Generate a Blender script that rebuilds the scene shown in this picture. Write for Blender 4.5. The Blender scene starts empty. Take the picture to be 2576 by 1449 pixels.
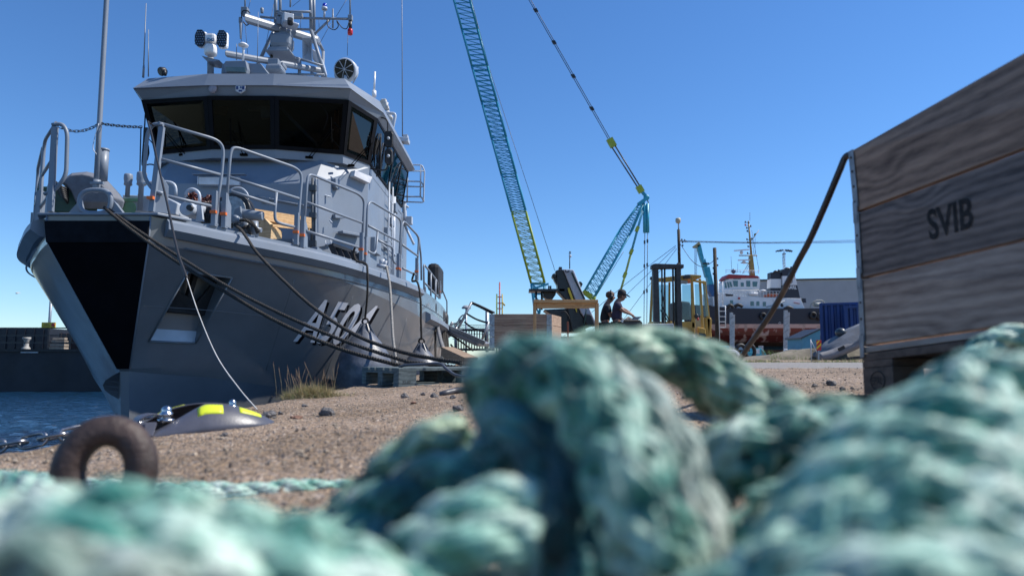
import bpy, bmesh, math, random
from math import sin, cos, pi, radians, sqrt
from mathutils import Vector as V, Matrix, Euler, noise
random.seed(7)
SC = bpy.context.scene
COL = SC.collection
# ------------------------------------------------------------------ camera, world, sun, exposure
FPX = 1717.3; HOR = 898.0; CAMZ = 0.20
TILT = math.atan((HOR - 724.5) / FPX)
cd = bpy.data.cameras.new('Camera'); cam = bpy.data.objects.new('Camera', cd); COL.objects.link(cam)
cd.lens = 24.0; cd.sensor_width = 36.0; cd.clip_start = 0.02; cd.clip_end = 6000
cam.location = (0, 0, CAMZ); cam.rotation_euler = (pi / 2 + TILT, 0, 0)
cd.dof.use_dof = True; cd.dof.focus_distance = 7.5; cd.dof.aperture_fstop = 3.2; cd.dof.aperture_blades = 0
SC.camera = cam
SUN_EL = 52.0; SUN_AZ = 8.0           # azimuth measured from +X towards +Y
w = bpy.data.worlds.new('World'); SC.world = w; w.use_nodes = True
nt = w.node_tree; bg = nt.nodes['Background']
sky = nt.nodes.new('ShaderNodeTexSky'); sky.sky_type = 'NISHITA'; sky.sun_disc = False
sky.sun_elevation = radians(SUN_EL); sky.sun_rotation = radians(90 - SUN_AZ)
sky.air_density = 1.0; sky.dust_density = 0.0; sky.ozone_density = 1.6
hsv = nt.nodes.new('ShaderNodeHueSaturation'); hsv.inputs['Saturation'].default_value = 1.08
mul = nt.nodes.new('ShaderNodeMix'); mul.data_type = 'RGBA'; mul.blend_type = 'MULTIPLY'; mul.inputs[0].default_value = 1; mul.inputs[7].default_value = (.78, 1.0, 1.30, 1)
nt.links.new(sky.outputs[0], mul.inputs[6]); nt.links.new(mul.outputs[2], hsv.inputs['Color']); nt.links.new(hsv.outputs[0], bg.inputs[0]); bg.inputs[1].default_value = 0.098
ld = bpy.data.lights.new('Sun', 'SUN'); ld.energy = 5.0; ld.angle = radians(0.55); ld.color = (1.0, 0.95, 0.87)
sun = bpy.data.objects.new('Sun', ld); COL.objects.link(sun)
sdir = V((cos(radians(SUN_EL)) * cos(radians(SUN_AZ)), cos(radians(SUN_EL)) * sin(radians(SUN_AZ)), sin(radians(SUN_EL))))
sun.location = (30, 5, 40); sun.rotation_euler = sdir.to_track_quat('Z', 'Y').to_euler()
SC.view_settings.view_transform = 'Standard'; SC.view_settings.look = 'None'
SC.view_settings.exposure = 0.33; SC.view_settings.gamma = 1.0
# ------------------------------------------------------------------ helpers
def P(px, py, Y):
    """world point at world depth Y seen at (px, py) of a 2576 x 1449 frame"""
    cx = (px - 1288) / FPX; cy = (724.5 - py) / FPX
    dy = cos(TILT) - cy * sin(TILT); dz = sin(TILT) + cy * cos(TILT)
    return V((cx / dy * Y, Y, CAMZ + dz / dy * Y))
KR = dict(c1=(500, 0, 2.07), c2=(50, 400, 2.4147), c3=(800, 500, 2.415), c4=(0, 800, 1.449), c5=(900, 900, 1.9318),
          b1=(1700, 0, 1.073), b2=(2000, 950, 2.8622), b3=(2500, 800, 2.2289), b4=(2800, 200, .99918))
def D(k, x, y):
    a, b, s = KR[k]; return ((a + x / s) / 1.5594, (b + y / s) / 1.5594)
def Q(k, x, y, Y):
    return P(*D(k, x, y), Y)
def lerp(a, b, t): return a + (b - a) * t
def interp(tab, x):
    if x <= tab[0][0]: return tab[0][1]
    for (a, va), (b, vb) in zip(tab, tab[1:]):
        if x <= b: return va + (vb - va) * (x - a) / (b - a)
    return tab[-1][1]
def sint(tab, x):
    n = len(tab)
    if x <= tab[0][0]: return tab[0][1]
    if x >= tab[-1][0]: return tab[-1][1]
    sl = [(tab[i + 1][1] - tab[i][1]) / (tab[i + 1][0] - tab[i][0]) for i in range(n - 1)]
    m = [sl[0]] + [0 if sl[i - 1] * sl[i] <= 0 else 2 * sl[i - 1] * sl[i] / (sl[i - 1] + sl[i]) for i in range(1, n - 1)] + [sl[-1]]
    for i in range(n - 1):
        if x <= tab[i + 1][0]:
            h = tab[i + 1][0] - tab[i][0]; t = (x - tab[i][0]) / h
            return (2 * t**3 - 3 * t * t + 1) * tab[i][1] + (t**3 - 2 * t * t + t) * h * m[i] + (-2 * t**3 + 3 * t * t) * tab[i + 1][1] + (t**3 - t * t) * h * m[i + 1]
def smooth_path(pts, n=8, closed=False):
    pts = [V(p) for p in pts]; out = []; m = len(pts)
    rng = m if closed else m - 1
    for i in range(rng):
        p1 = pts[i]; p2 = pts[(i + 1) % m]
        p0 = pts[i - 1] if (closed or i > 0) else p1 * 2 - p2
        p3 = pts[(i + 2) % m] if (closed or i + 2 < m) else p2 * 2 - p1
        for k in range(n):
            t = k / n
            out.append(0.5 * ((2 * p1) + (p2 - p0) * t + (2 * p0 - 5 * p1 + 4 * p2 - p3) * t * t + (3 * p1 - p0 - 3 * p2 + p3) * t ** 3))
    if not closed: out.append(pts[-1])
    return out
def rounded(pts, r, n=4, closed=False):
    """polyline with rounded corners"""
    pts = [V(p) for p in pts]; out = []; m = len(pts)
    for i in range(m):
        if not closed and (i == 0 or i == m - 1): out.append(pts[i]); continue
        p = pts[i]; a = pts[i - 1]; b = pts[(i + 1) % m]
        ra = min(r, (a - p).length * .45); rb = min(r, (b - p).length * .45)
        s = p + (a - p).normalized() * ra; e = p + (b - p).normalized() * rb
        for k in range(n + 1):
            t = k / n; out.append(s * (1 - t) ** 2 + p * 2 * t * (1 - t) + e * t * t)
    return out
def frames(pts, closed=False):
    m = len(pts); T = []
    for i in range(m):
        a = pts[i - 1] if (i > 0 or closed) else pts[i]; b = pts[(i + 1) % m] if (i < m - 1 or closed) else pts[i]
        t = b - a; T.append(t.normalized() if t.length > 1e-9 else V((0, 0, 1)))
    up = V((0, 0, 1)) if abs(T[0].z) < .9 else V((1, 0, 0))
    n = (up - T[0] * up.dot(T[0])).normalized(); N = [n]
    for i in range(1, m):
        n = n - T[i] * n.dot(T[i])
        n = n.normalized() if n.length > 1e-6 else N[-1]
        N.append(n)
    return T, N
class MB:
    def __init__(s): s.v = []; s.f = []; s.sm = []
    def add(s, vs, fs, smooth=False):
        b = len(s.v); s.v += [V(p) for p in vs]
        for f in fs: s.f.append([b + i for i in f]); s.sm.append(smooth)
        return s
    def box(s, c, size, rot=None):
        c = V(c); x, y, z = [d / 2 for d in size]
        R = Matrix.Identity(3) if rot is None else (rot if isinstance(rot, Matrix) else Euler(rot).to_matrix())
        vs = [c + R @ V((i * x, j * y, k * z)) for i in (-1, 1) for j in (-1, 1) for k in (-1, 1)]
        return s.add(vs, [(0, 1, 3, 2), (4, 6, 7, 5), (0, 4, 5, 1), (2, 3, 7, 6), (0, 2, 6, 4), (1, 5, 7, 3)])
    def bar(s, a, b, w, h, up=(0, 0, 1)):
        a = V(a); b = V(b); d = (b - a); L = d.length; d.normalize(); up = V(up)
        if abs(d.dot(up)) > .98: up = V((0, 1, 0))
        x = d.cross(up).normalized(); z = x.cross(d).normalized()
        R = Matrix((x, d, z)).transposed()
        return s.box((a + b) / 2, (w, L, h), R)
    def tube(s, pts, r, n=8, closed=False, cap=True):
        pts = [V(p) for p in pts]; m = len(pts); T, N = frames(pts, closed); vs = []; fs = []
        for i in range(m):
            rr = r[i] if isinstance(r, (list, tuple)) else r
            B = T[i].cross(N[i])
            for k in range(n):
                a = 2 * pi * k / n; vs.append(pts[i] + (N[i] * cos(a) + B * sin(a)) * rr)
        for i in range(m if closed else m - 1):
            j = (i + 1) % m
            for k in range(n):
                l = (k + 1) % n; fs.append((i * n + k, i * n + l, j * n + l, j * n + k))
        s.add(vs, fs, True)
        if cap and not closed:
            b = len(s.v) - m * n
            s.f.append([b + k for k in range(n)][::-1]); s.sm.append(False)
            s.f.append([b + (m - 1) * n + k for k in range(n)]); s.sm.append(False)
        return s
    def lathe(s, prof, org=(0, 0, 0), axis=(0, 0, 1), n=16, smooth=True, sc=(1, 1)):
        org = V(org); ax = V(axis).normalized(); up = V((0, 1, 0)) if abs(ax.y) < .9 else V((1, 0, 0))
        x = up.cross(ax).normalized(); y = ax.cross(x); m = len(prof); vs = []; fs = []
        for r, h in prof:
            for k in range(n):
                a = 2 * pi * k / n; vs.append(org + ax * h + (x * cos(a) * sc[0] + y * sin(a) * sc[1]) * max(r, 1e-4))
        for i in range(m - 1):
            for k in range(n):
                l = (k + 1) % n; fs.append((i * n + k, i * n + l, (i + 1) * n + l, (i + 1) * n + k))
        b = len(s.v); s.add(vs, fs, smooth)
        s.f.append([b + k for k in range(n)][::-1]); s.sm.append(False)
        s.f.append([b + (m - 1) * n + k for k in range(n)]); s.sm.append(False)
        return s
    def cyl(s, a, b, r, n=16):
        a = V(a); b = V(b); return s.lathe([(r, 0), (r, (b - a).length)], a, b - a, n)
    def ell(s, c, r, n=14, m=9, R=None):
        c = V(c); vs = []; fs = []; R = R or Matrix.Identity(3)
        for i in range(m + 1):
            t = pi * i / m
            for k in range(n):
                a = 2 * pi * k / n; vs.append(c + R @ V((r[0] * sin(t) * cos(a), r[1] * sin(t) * sin(a), r[2] * cos(t))))
        for i in range(m):
            for k in range(n):
                l = (k + 1) % n; fs.append((i * n + k, (i + 1) * n + k, (i + 1) * n + l, i * n + l))
        return s.add(vs, fs, True)
    def prism(s, poly, off):
        off = V(off); n = len(poly); a = [V(p) for p in poly]; b = [p + off for p in a]
        return s.add(a + b, [list(range(n))[::-1], [n + i for i in range(n)]] + [(i, (i + 1) % n, n + (i + 1) % n, n + i) for i in range(n)])
    def loft(s, rings, closed=True, cap=True, smooth=False):
        n = len(rings[0]); m = len(rings); vs = [p for r in rings for p in r]; fs = []
        for i in range(m - 1):
            for k in range(n if closed else n - 1):
                l = (k + 1) % n; fs.append((i * n + k, i * n + l, (i + 1) * n + l, (i + 1) * n + k))
        if cap: fs += [list(range(n))[::-1], [(m - 1) * n + k for k in range(n)]]
        return s.add(vs, fs, smooth)
    def islands(s):
        p = list(range(len(s.v)))
        def f(i):
            while p[i] != i: p[i] = p[p[i]]; i = p[i]
            return i
        for fc in s.f:
            for i in fc[1:]: p[f(i)] = f(fc[0])
        g = {}
        for k, fc in enumerate(s.f): g.setdefault(f(fc[0]), []).append(k)
        out = []
        for ks in g.values():
            ids = sorted({i for k in ks for i in s.f[k]}); mp = {i: j for j, i in enumerate(ids)}
            m = MB(); m.v = [s.v[i] for i in ids]; m.f = [[mp[i] for i in s.f[k]] for k in ks]; m.sm = [s.sm[k] for k in ks]; out.append(m)
        return out
    def each(s, name, mat, parent=None, **k): return [m.build(name, mat, parent, **k) for m in s.islands()]
    def build(s, name, mat, parent=None, bevel=0, label=None, cat=None, group=None, kind=None, solid=0, fix=True, sharp=0):
        org = V((0, 0, 0))
        if parent is None and s.v:
            org = V((sum(v.x for v in s.v) / len(s.v), sum(v.y for v in s.v) / len(s.v), min(v.z for v in s.v)))
        me = bpy.data.meshes.new(name); me.from_pydata([v - org for v in s.v], [], s.f); me.polygons.foreach_set('use_smooth', s.sm)
        me.validate()
        if fix:
            bm = bmesh.new(); bm.from_mesh(me); bmesh.ops.recalc_face_normals(bm, faces=bm.faces[:]); bm.to_mesh(me); bm.free()
        if sharp:
            me.polygons.foreach_set('use_smooth', [True] * len(me.polygons)); me.set_sharp_from_angle(angle=radians(sharp))
        me.materials.append(mat); o = bpy.data.objects.new(name, me); COL.objects.link(o); o.location = org
        if parent is not None:
            o.parent = parent; M_ = Matrix.Identity(4); q = parent; L = V((0, 0, 0))
            while q is not None: L += V(q.location); q = q.parent
            o.location = -L
        if solid: md = o.modifiers.new('thick', 'SOLIDIFY'); md.thickness = solid; md.offset = 0
        if bevel: md = o.modifiers.new('bev', 'BEVEL'); md.width = bevel; md.segments = 2; md.limit_method = 'ANGLE'; md.angle_limit = radians(40)
        tag(o, label, cat, group, kind); return o
def tag(o, label=None, cat=None, group=None, kind=None):
    if label: o['label'] = label
    if cat: o['category'] = cat
    if group: o['group'] = group
    if kind: o['kind'] = kind
    return o
def thing(name, label, cat, loc, group=None):
    o = bpy.data.objects.new(name, None); o.empty_display_size = .1; COL.objects.link(o); o.location = loc
    return tag(o, label, cat, group)
def kids(o): return [c for c in bpy.data.objects if c.parent == o]
def dup(o, loc, label=None, rotz=None, parent=None):
    ch = kids(o); c = o.copy(); COL.objects.link(c)
    if parent: c.parent = parent
    else: c.location = loc
    if rotz is not None: c.rotation_euler.z = rotz
    if label: c['label'] = label
    for k in ch: dup(k, None, None, None, c)
    return c
# ------------------------------------------------------------------ materials
_m = {}
def M(name, col, rough=.5, metal=0, var=.18, scale=4, col2=None, bump=0, bscale=60, spec=.5, coat=0, stretch=None, ramp=(.35, .65), detail=6, world=False):
    if name in _m: return _m[name]
    m = bpy.data.materials.new(name); m.use_nodes = True; t = m.node_tree; N = t.nodes; L = t.links
    b = N['Principled BSDF']; b.inputs['Roughness'].default_value = rough; b.inputs['Metallic'].default_value = metal
    b.inputs['Specular IOR Level'].default_value = spec; b.inputs['Coat Weight'].default_value = coat; b.inputs['Coat Roughness'].default_value = .08
    tc = N.new('ShaderNodeTexCoord'); mp = N.new('ShaderNodeMapping'); L.new(tc.outputs['Object'], mp.inputs[0])
    if stretch: mp.inputs['Scale'].default_value = stretch
    n1 = N.new('ShaderNodeTexNoise'); n1.inputs['Scale'].default_value = scale; n1.inputs['Detail'].default_value = detail; n1.inputs['Roughness'].default_value = .62
    L.new(mp.outputs[0], n1.inputs[0]); cr = N.new('ShaderNodeValToRGB'); L.new(n1.outputs[0], cr.inputs[0])
    c2 = col2 or [min(1, c * (1 + var)) for c in col]; c1 = col if col2 else [c * (1 - var) for c in col]
    cr.color_ramp.elements[0].position = ramp[0]; cr.color_ramp.elements[1].position = ramp[1]
    cr.color_ramp.elements[0].color = (*c1, 1); cr.color_ramp.elements[1].color = (*c2, 1)
    L.new(cr.outputs[0], b.inputs['Base Color'])
    mr = N.new('ShaderNodeMapRange'); mr.inputs[3].default_value = max(0, rough - .1); mr.inputs[4].default_value = min(1, rough + .12)
    n3 = N.new('ShaderNodeTexNoise'); n3.inputs['Scale'].default_value = scale * 2.3; L.new(mp.outputs[0], n3.inputs[0]); L.new(n3.outputs[0], mr.inputs[0]); L.new(mr.outputs[0], b.inputs['Roughness'])
    if bump:
        n2 = N.new('ShaderNodeTexNoise'); n2.inputs['Scale'].default_value = bscale; n2.inputs['Detail'].default_value = 5; L.new(mp.outputs[0], n2.inputs[0])
        bp = N.new('ShaderNodeBump'); bp.inputs['Strength'].default_value = min(1, bump); bp.inputs['Distance'].default_value = .01 * max(1, bump); L.new(n2.outputs[0], bp.inputs['Height']); L.new(bp.outputs[0], b.inputs['Normal'])
    _m[name] = m; return m
def glass(name, tint, rough=.02, alpha=.5, refl=1.0):
    if name in _m: return _m[name]
    m = bpy.data.materials.new(name); m.use_nodes = True; t = m.node_tree; N = t.nodes; L = t.links; N.remove(N['Principled BSDF'])
    tr = N.new('ShaderNodeBsdfTransparent'); tr.inputs[0].default_value = (*tint, 1); gl = N.new('ShaderNodeBsdfGlossy'); gl.inputs['Roughness'].default_value = rough
    gl.inputs[0].default_value = (refl, refl, refl, 1)
    fr = N.new('ShaderNodeFresnel'); fr.inputs[0].default_value = 1.6; mx = N.new('ShaderNodeMixShader')
    L.new(fr.outputs[0], mx.inputs[0]); L.new(tr.outputs[0], mx.inputs[1]); L.new(gl.outputs[0], mx.inputs[2]); L.new(mx.outputs[0], N['Material Output'].inputs[0])
    _m[name] = m; return m
def wood(name, c1, c2, axis='y', scale=9, rough=.75, dist=5, seed=0, knot=True):
    if name in _m: return _m[name]
    m = bpy.data.materials.new(name); m.use_nodes = True; t = m.node_tree; N = t.nodes; L = t.links; b = N['Principled BSDF']; b.inputs['Roughness'].default_value = rough
    tc = N.new('ShaderNodeTexCoord'); mp = N.new('ShaderNodeMapping'); L.new(tc.outputs['Object'], mp.inputs[0]); mp.inputs['Location'].default_value = (seed * 1.7, seed * .9, seed * .6)
    s = {'x': (.12, 1, 1), 'y': (1, .12, 1), 'z': (1, 1, .12)}[axis]; mp.inputs['Scale'].default_value = s
    mk = N.new('ShaderNodeMapping'); L.new(tc.outputs['Object'], mk.inputs[0]); mk.inputs['Location'].default_value = (seed * 1.3, seed * .7, seed * .4); mk.inputs['Scale'].default_value = {'x': (.55, 1, 1), 'y': (1, .55, 1), 'z': (1, 1, .55)}[axis]
    vo = N.new('ShaderNodeTexVoronoi'); vo.inputs['Scale'].default_value = 5.5; L.new(mk.outputs[0], vo.inputs[0])
    ph = N.new('ShaderNodeMapRange'); ph.interpolation_type = 'SMOOTHSTEP'; ph.inputs[1].default_value = 0; ph.inputs[2].default_value = .42; ph.inputs[3].default_value = 12; ph.inputs[4].default_value = 0; L.new(vo.outputs['Distance'], ph.inputs[0])
    kd = N.new('ShaderNodeMapRange'); kd.inputs[1].default_value = .035; kd.inputs[2].default_value = .09; kd.inputs[3].default_value = .25; kd.inputs[4].default_value = 1; L.new(vo.outputs['Distance'], kd.inputs[0])
    wv = N.new('ShaderNodeTexWave'); wv.bands_direction = 'Z' if axis != 'z' else 'X'; wv.inputs['Scale'].default_value = scale; wv.inputs['Distortion'].default_value = dist; wv.inputs['Detail'].default_value = 2.5; wv.inputs['Detail Scale'].default_value = 1.6
    L.new(mp.outputs[0], wv.inputs[0]); L.new(ph.outputs[0], wv.inputs['Phase Offset'])
    n2 = N.new('ShaderNodeTexNoise'); n2.inputs['Scale'].default_value = 14; n2.inputs['Detail'].default_value = 8; n2.inputs['Roughness'].default_value = .7; L.new(mp.outputs[0], n2.inputs[0])
    n4 = N.new('ShaderNodeTexNoise'); n4.inputs['Scale'].default_value = 120; n4.inputs['Detail'].default_value = 4; L.new(mp.outputs[0], n4.inputs[0])
    a = N.new('ShaderNodeMath'); a.operation = 'MULTIPLY_ADD'; L.new(wv.outputs[1], a.inputs[0]); a.inputs[1].default_value = .20; L.new(n2.outputs[0], a.inputs[2])
    a2 = N.new('ShaderNodeMath'); a2.operation = 'MULTIPLY_ADD'; L.new(n4.outputs[0], a2.inputs[0]); a2.inputs[1].default_value = .35; L.new(a.outputs[0], a2.inputs[2])
    cr = N.new('ShaderNodeValToRGB'); cr.color_ramp.elements[0].position = .5; cr.color_ramp.elements[1].position = 1.0; cr.color_ramp.elements[0].color = (*c1, 1); cr.color_ramp.elements[1].color = (*c2, 1)
    L.new(a2.outputs[0], cr.inputs[0]); kx = N.new('ShaderNodeMix'); kx.data_type = 'RGBA'; kx.blend_type = 'MULTIPLY'; kx.inputs[0].default_value = 1; L.new(cr.outputs[0], kx.inputs[6]); L.new(kd.outputs[0], kx.inputs[7]); L.new(kx.outputs[2], b.inputs['Base Color'])
    bp = N.new('ShaderNodeBump'); bp.inputs['Strength'].default_value = .5; bp.inputs['Distance'].default_value = .003; L.new(a2.outputs[0], bp.inputs['Height']); L.new(bp.outputs[0], b.inputs['Normal'])
    _m[name] = m; return m
def emis(name, col, s):
    m = bpy.data.materials.new(name); m.use_nodes = True; b = m.node_tree.nodes['Principled BSDF']; b.inputs['Base Color'].default_value = (*col, 1); b.inputs['Emission Color'].default_value = (*col, 1); b.inputs['Emission Strength'].default_value = s; return m
GREY = M('ship_grey', (.19, .222, .27), .42, var=.07, scale=1.3, bump=.06, bscale=9)
HULLG = M('hull_grey', (.135, .145, .16), .34, var=.14, scale=.8, bump=.35, bscale=1.6, coat=.5)
LGREY = M('light_grey', (.42, .46, .52), .4, var=.08, scale=5)
BLACK = M('black_paint', (.003, .003, .005), .85, var=.3, scale=3, spec=.08)
RUBBER = M('rubber', (.012, .012, .014), .6, var=.3)
DARK = M('dark_metal', (.02, .021, .025), .45, var=.3)
STEEL = M('steel', (.55, .55, .56), .22, 1, var=.15, scale=30)
GALV = M('galvanised', (.30, .33, .36), .45, .6, var=.25, scale=25)
WHITE = M('white_paint', (.78, .79, .80), .35, var=.06)
ORANGE = M('orange', (.75, .16, .03), .5)
RED = M('red_paint', (.42, .03, .03), .45)
RUST = M('rust', (.022, .015, .014), .6, var=.4, scale=18, col2=(.065, .042, .036), bump=.5, bscale=60)
def textmesh(s, offset=0., shear=0., cuts=14):
    cu = bpy.data.curves.new('t', 'FONT'); cu.body = s; cu.offset = offset; cu.shear = shear; cu.resolution_u = 4
    o = bpy.data.objects.new('t', cu); COL.objects.link(o); bpy.context.view_layer.update()
    me = bpy.data.meshes.new_from_object(o.evaluated_get(bpy.context.evaluated_depsgraph_get())); bpy.data.objects.remove(o); bpy.data.curves.remove(cu)
    bm = bmesh.new(); bm.from_mesh(me); bpy.data.meshes.remove(me)
    xs = [v.co.x for v in bm.verts]; ys = [v.co.y for v in bm.verts]; x0, x1, y0, y1 = min(xs), max(xs), min(ys), max(ys)
    for i in range(1, cuts):
        bmesh.ops.bisect_plane(bm, geom=bm.verts[:] + bm.edges[:] + bm.faces[:], plane_co=(lerp(x0, x1, i / cuts), 0, 0), plane_no=(1, 0, 0))
    for i in range(1, max(2, cuts // 3)):
        bmesh.ops.bisect_plane(bm, geom=bm.verts[:] + bm.edges[:] + bm.faces[:], plane_co=(0, lerp(y0, y1, i / max(2, cuts // 3)), 0), plane_no=(0, 1, 0))
    bm.verts.index_update(); vs = [((v.co.x - x0) / (x1 - x0), (v.co.y - y0) / (y1 - y0)) for v in bm.verts]; fs = [[v.index for v in f.verts] for f in bm.faces]; bm.free()
    return vs, fs
def lettering(name, s, fn, mat, parent, **k):
    vs, fs = textmesh(s, **k); mb = MB(); mb.add([fn(u, v) for u, v in vs], fs); return mb.build(name, mat, parent, fix=False)
def quadmap(a, b, c, d, off=(0, 0, 0)):
    """u,v -> bilinear patch; a bottom left, b bottom right, c top right, d top left"""
    a, b, c, d, off = map(V, (a, b, c, d, off)); return lambda u, v: (a * (1 - u) + b * u) * (1 - v) + (d * (1 - u) + c * u) * v + off
def rope_mb(pts, R, lay, nst=3, n=8, seg=10, lump=0., closed=False, mb=None, rs=.56, fuzz=0., yarns=0, braid=False):
    """stranded rope along a smooth path"""
    mb = mb or MB(); L = [0]
    for a, b in zip(pts, pts[1:]): L.append(L[-1] + (b - a).length)
    tot = L[-1]; cnt = max(4, int(tot / lay * seg)); out = []; j = 0
    for i in range(cnt + 1):
        d = tot * i / cnt
        while j < len(L) - 2 and L[j + 1] < d: j += 1
        out.append(pts[j].lerp(pts[j + 1], (d - L[j]) / max(1e-9, L[j + 1] - L[j])))
    T, N = frames(out)
    for s in range(nst):
        ph = 2 * pi * s / nst; path = []; rad = []
        for i, p in enumerate(out):
            a = ph + 2 * pi * (tot * i / cnt) / lay; B = T[i].cross(N[i])
            ro = R * (1 - rs)
            if braid: a = ph * (1 if s % 2 else 1) + (1 if s % 2 else -1) * 2 * pi * (tot * i / cnt) / lay; ro *= 1.05 + .22 * sin(a * nst / 2)
            path.append(p + (N[i] * cos(a) + B * sin(a)) * ro); r_ = R * rs
            if lump: r_ *= 1 + lump * noise.noise(p * (1.2 / R) + V((s * 7, 0, 0)))
            rad.append(r_)
        if yarns:
            T2, N2 = frames(path)
            for y in range(yarns):
                pp = []
                for i, p in enumerate(path):
                    a = 2 * pi * y / yarns - 2 * pi * (tot * i / cnt) / (lay * .8); B2 = T2[i].cross(N2[i]); pp.append(p + (N2[i] * cos(a) + B2 * sin(a)) * rad[i] * .64)
                mb.tube(pp, [q * .46 for q in rad], 6)
        else: mb.tube(path, rad, n)
    if fuzz:
        for v in mb.v: v += noise.noise_vector(v * (3.2 / R)) * fuzz * R
    return mb
# ------------------------------------------------------------------ ground, quay, road, water
QX = -1.35
def gz(x, y):
    b = max(-.06, min(.075, -.05 + .052 * (x + 1.3)))
    if y > 12: b = lerp(b, .07, min(1, (y - 12) / 6))
    return b
def edge_x(y):
    return QX + .035 * noise.noise(V((0, y * 1.3, 3))) + .02 * noise.noise(V((0, y * 6, 9)))
def gdisp(x, y):
    s = .011 * noise.noise(V((x * 2.2, y * 2.2, 0))) + .007 * noise.noise(V((x * 7, y * 7, 2))) + .006 * abs(noise.noise(V((x * 24, y * 24, 5))))
    return s * (1 if y < 14 else max(.0, 1 - (y - 14) / 6))
def ground_z(x, y): return gz(x, y) + gdisp(x, y)
def build_ground():
    xs = [0]
    while xs[-1] < 3000:
        d = .022 if xs[-1] < 4.2 else (xs[-1] - 4.2) * .18 + .03; xs.append(xs[-1] + d)
    ys = [-4, -2, -1, 0, .3]
    while ys[-1] < 4000:
        y = ys[-1]; ys.append(y + (.016 + .006 * max(0, y - 1) if y < 14 else (y - 14) * .2 + .12))
    mb = MB(); vs = []; fs = []; nx = len(xs)
    for y in ys:
        e = edge_x(y) if y < 30 else QX
        for i, u in enumerate(xs):
            x = e + u if i < 40 else QX + u
            z = ground_z(x, y)
            if u < .05: z -= (.05 - u) ** 2 * 8
            vs.append((x, y, z))
    for j in range(len(ys) - 1):
        for i in range(nx - 1): a = j * nx + i; fs.append((a, a + 1, a + nx + 1, a + nx))
    # quay wall face
    for j in range(len(ys)): vs.append((edge_x(ys[j]) if ys[j] < 30 else QX, ys[j], -4))
    b = nx * len(ys)
    for j in range(len(ys) - 1): fs.append((b + j, j * nx, (j + 1) * nx, b + j + 1))
    mb.add(vs, fs, True)
    m = bpy.data.materials.new('gravel'); m.use_nodes = True; t = m.node_tree; N = t.nodes; L = t.links; b = N['Principled BSDF']; b.inputs['Roughness'].default_value = .85; b.inputs['Specular IOR Level'].default_value = .35
    tc = N.new('ShaderNodeTexCoord')
    v = N.new('ShaderNodeTexVoronoi'); v.inputs['Scale'].default_value = 130; L.new(tc.outputs['Object'], v.inputs[0])
    v2 = N.new('ShaderNodeTexVoronoi'); v2.inputs['Scale'].default_value = 38; L.new(tc.outputs['Object'], v2.inputs[0])
    n1 = N.new('ShaderNodeTexNoise'); n1.inputs['Scale'].default_value = 1.5; n1.inputs['Detail'].default_value = 9; n1.inputs['Roughness'].default_value = .68; L.new(tc.outputs['Object'], n1.inputs[0])
    sp = N.new('ShaderNodeSeparateColor'); L.new(v.outputs['Color'], sp.inputs[0])
    r1 = N.new('ShaderNodeValToRGB'); e = r1.color_ramp; e.elements[0].color = (.075, .062, .055, 1); e.elements[1].color = (.60, .51, .42, 1)
    for p, c in ((.25, (.22, .165, .115, 1)), (.5, (.33, .245, .17, 1)), (.75, (.42, .32, .22, 1)), (.9, (.24, .22, .21, 1))): x = e.elements.new(p); x.color = c
    L.new(sp.outputs[0], r1.inputs[0])
    mx = N.new('ShaderNodeMix'); mx.data_type = 'RGBA'; mx.blend_type = 'MULTIPLY'; mx.inputs[0].default_value = 1.0
    r2 = N.new('ShaderNodeValToRGB'); r2.color_ramp.elements[0].position = .36; r2.color_ramp.elements[1].position = .6; r2.color_ramp.elements[0].color = (.68, .63, .57, 1); r2.color_ramp.elements[1].color = (1.05, 1.0, .98, 1)
    L.new(n1.outputs[0], r2.inputs[0]); L.new(r1.outputs[0], mx.inputs[6]); L.new(r2.outputs[0], mx.inputs[7]); L.new(mx.outputs[2], b.inputs['Base Color'])
    ad = N.new('ShaderNodeMath'); ad.operation = 'ADD'; L.new(v.outputs['Distance'], ad.inputs[0]); L.new(v2.outputs['Distance'], ad.inputs[1])
    bp = N.new('ShaderNodeBump'); bp.invert = True; bp.inputs['Strength'].default_value = .9; bp.inputs['Distance'].default_value = .009; L.new(ad.outputs[0], bp.inputs['Height']); L.new(bp.outputs[0], b.inputs['Normal'])
    return mb.build('ground', m, kind='structure', fix=False), m
GROUND, GRAVELM = build_ground()
asph = M('asphalt', (.12, .115, .11), .85, scale=30, col2=(.29, .27, .25), bump=.6, bscale=160)
mb = MB(); vs = []; fs = []
for i in range(241):
    x = -1.2 + i * .3
    for j in range(9): y = lerp(7.2 + .35 * noise.noise(V((x, 0, 0))) + .3 * noise.noise(V((x * 3.1, 2, 0))), 14.5, j / 8); vs.append((x, y, gz(x, y) + .016 - (.02 if j == 0 else 0)))
for i in range(240):
    for j in range(8): a = i * 9 + j; fs.append((a, a + 9, a + 10, a + 1))
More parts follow.
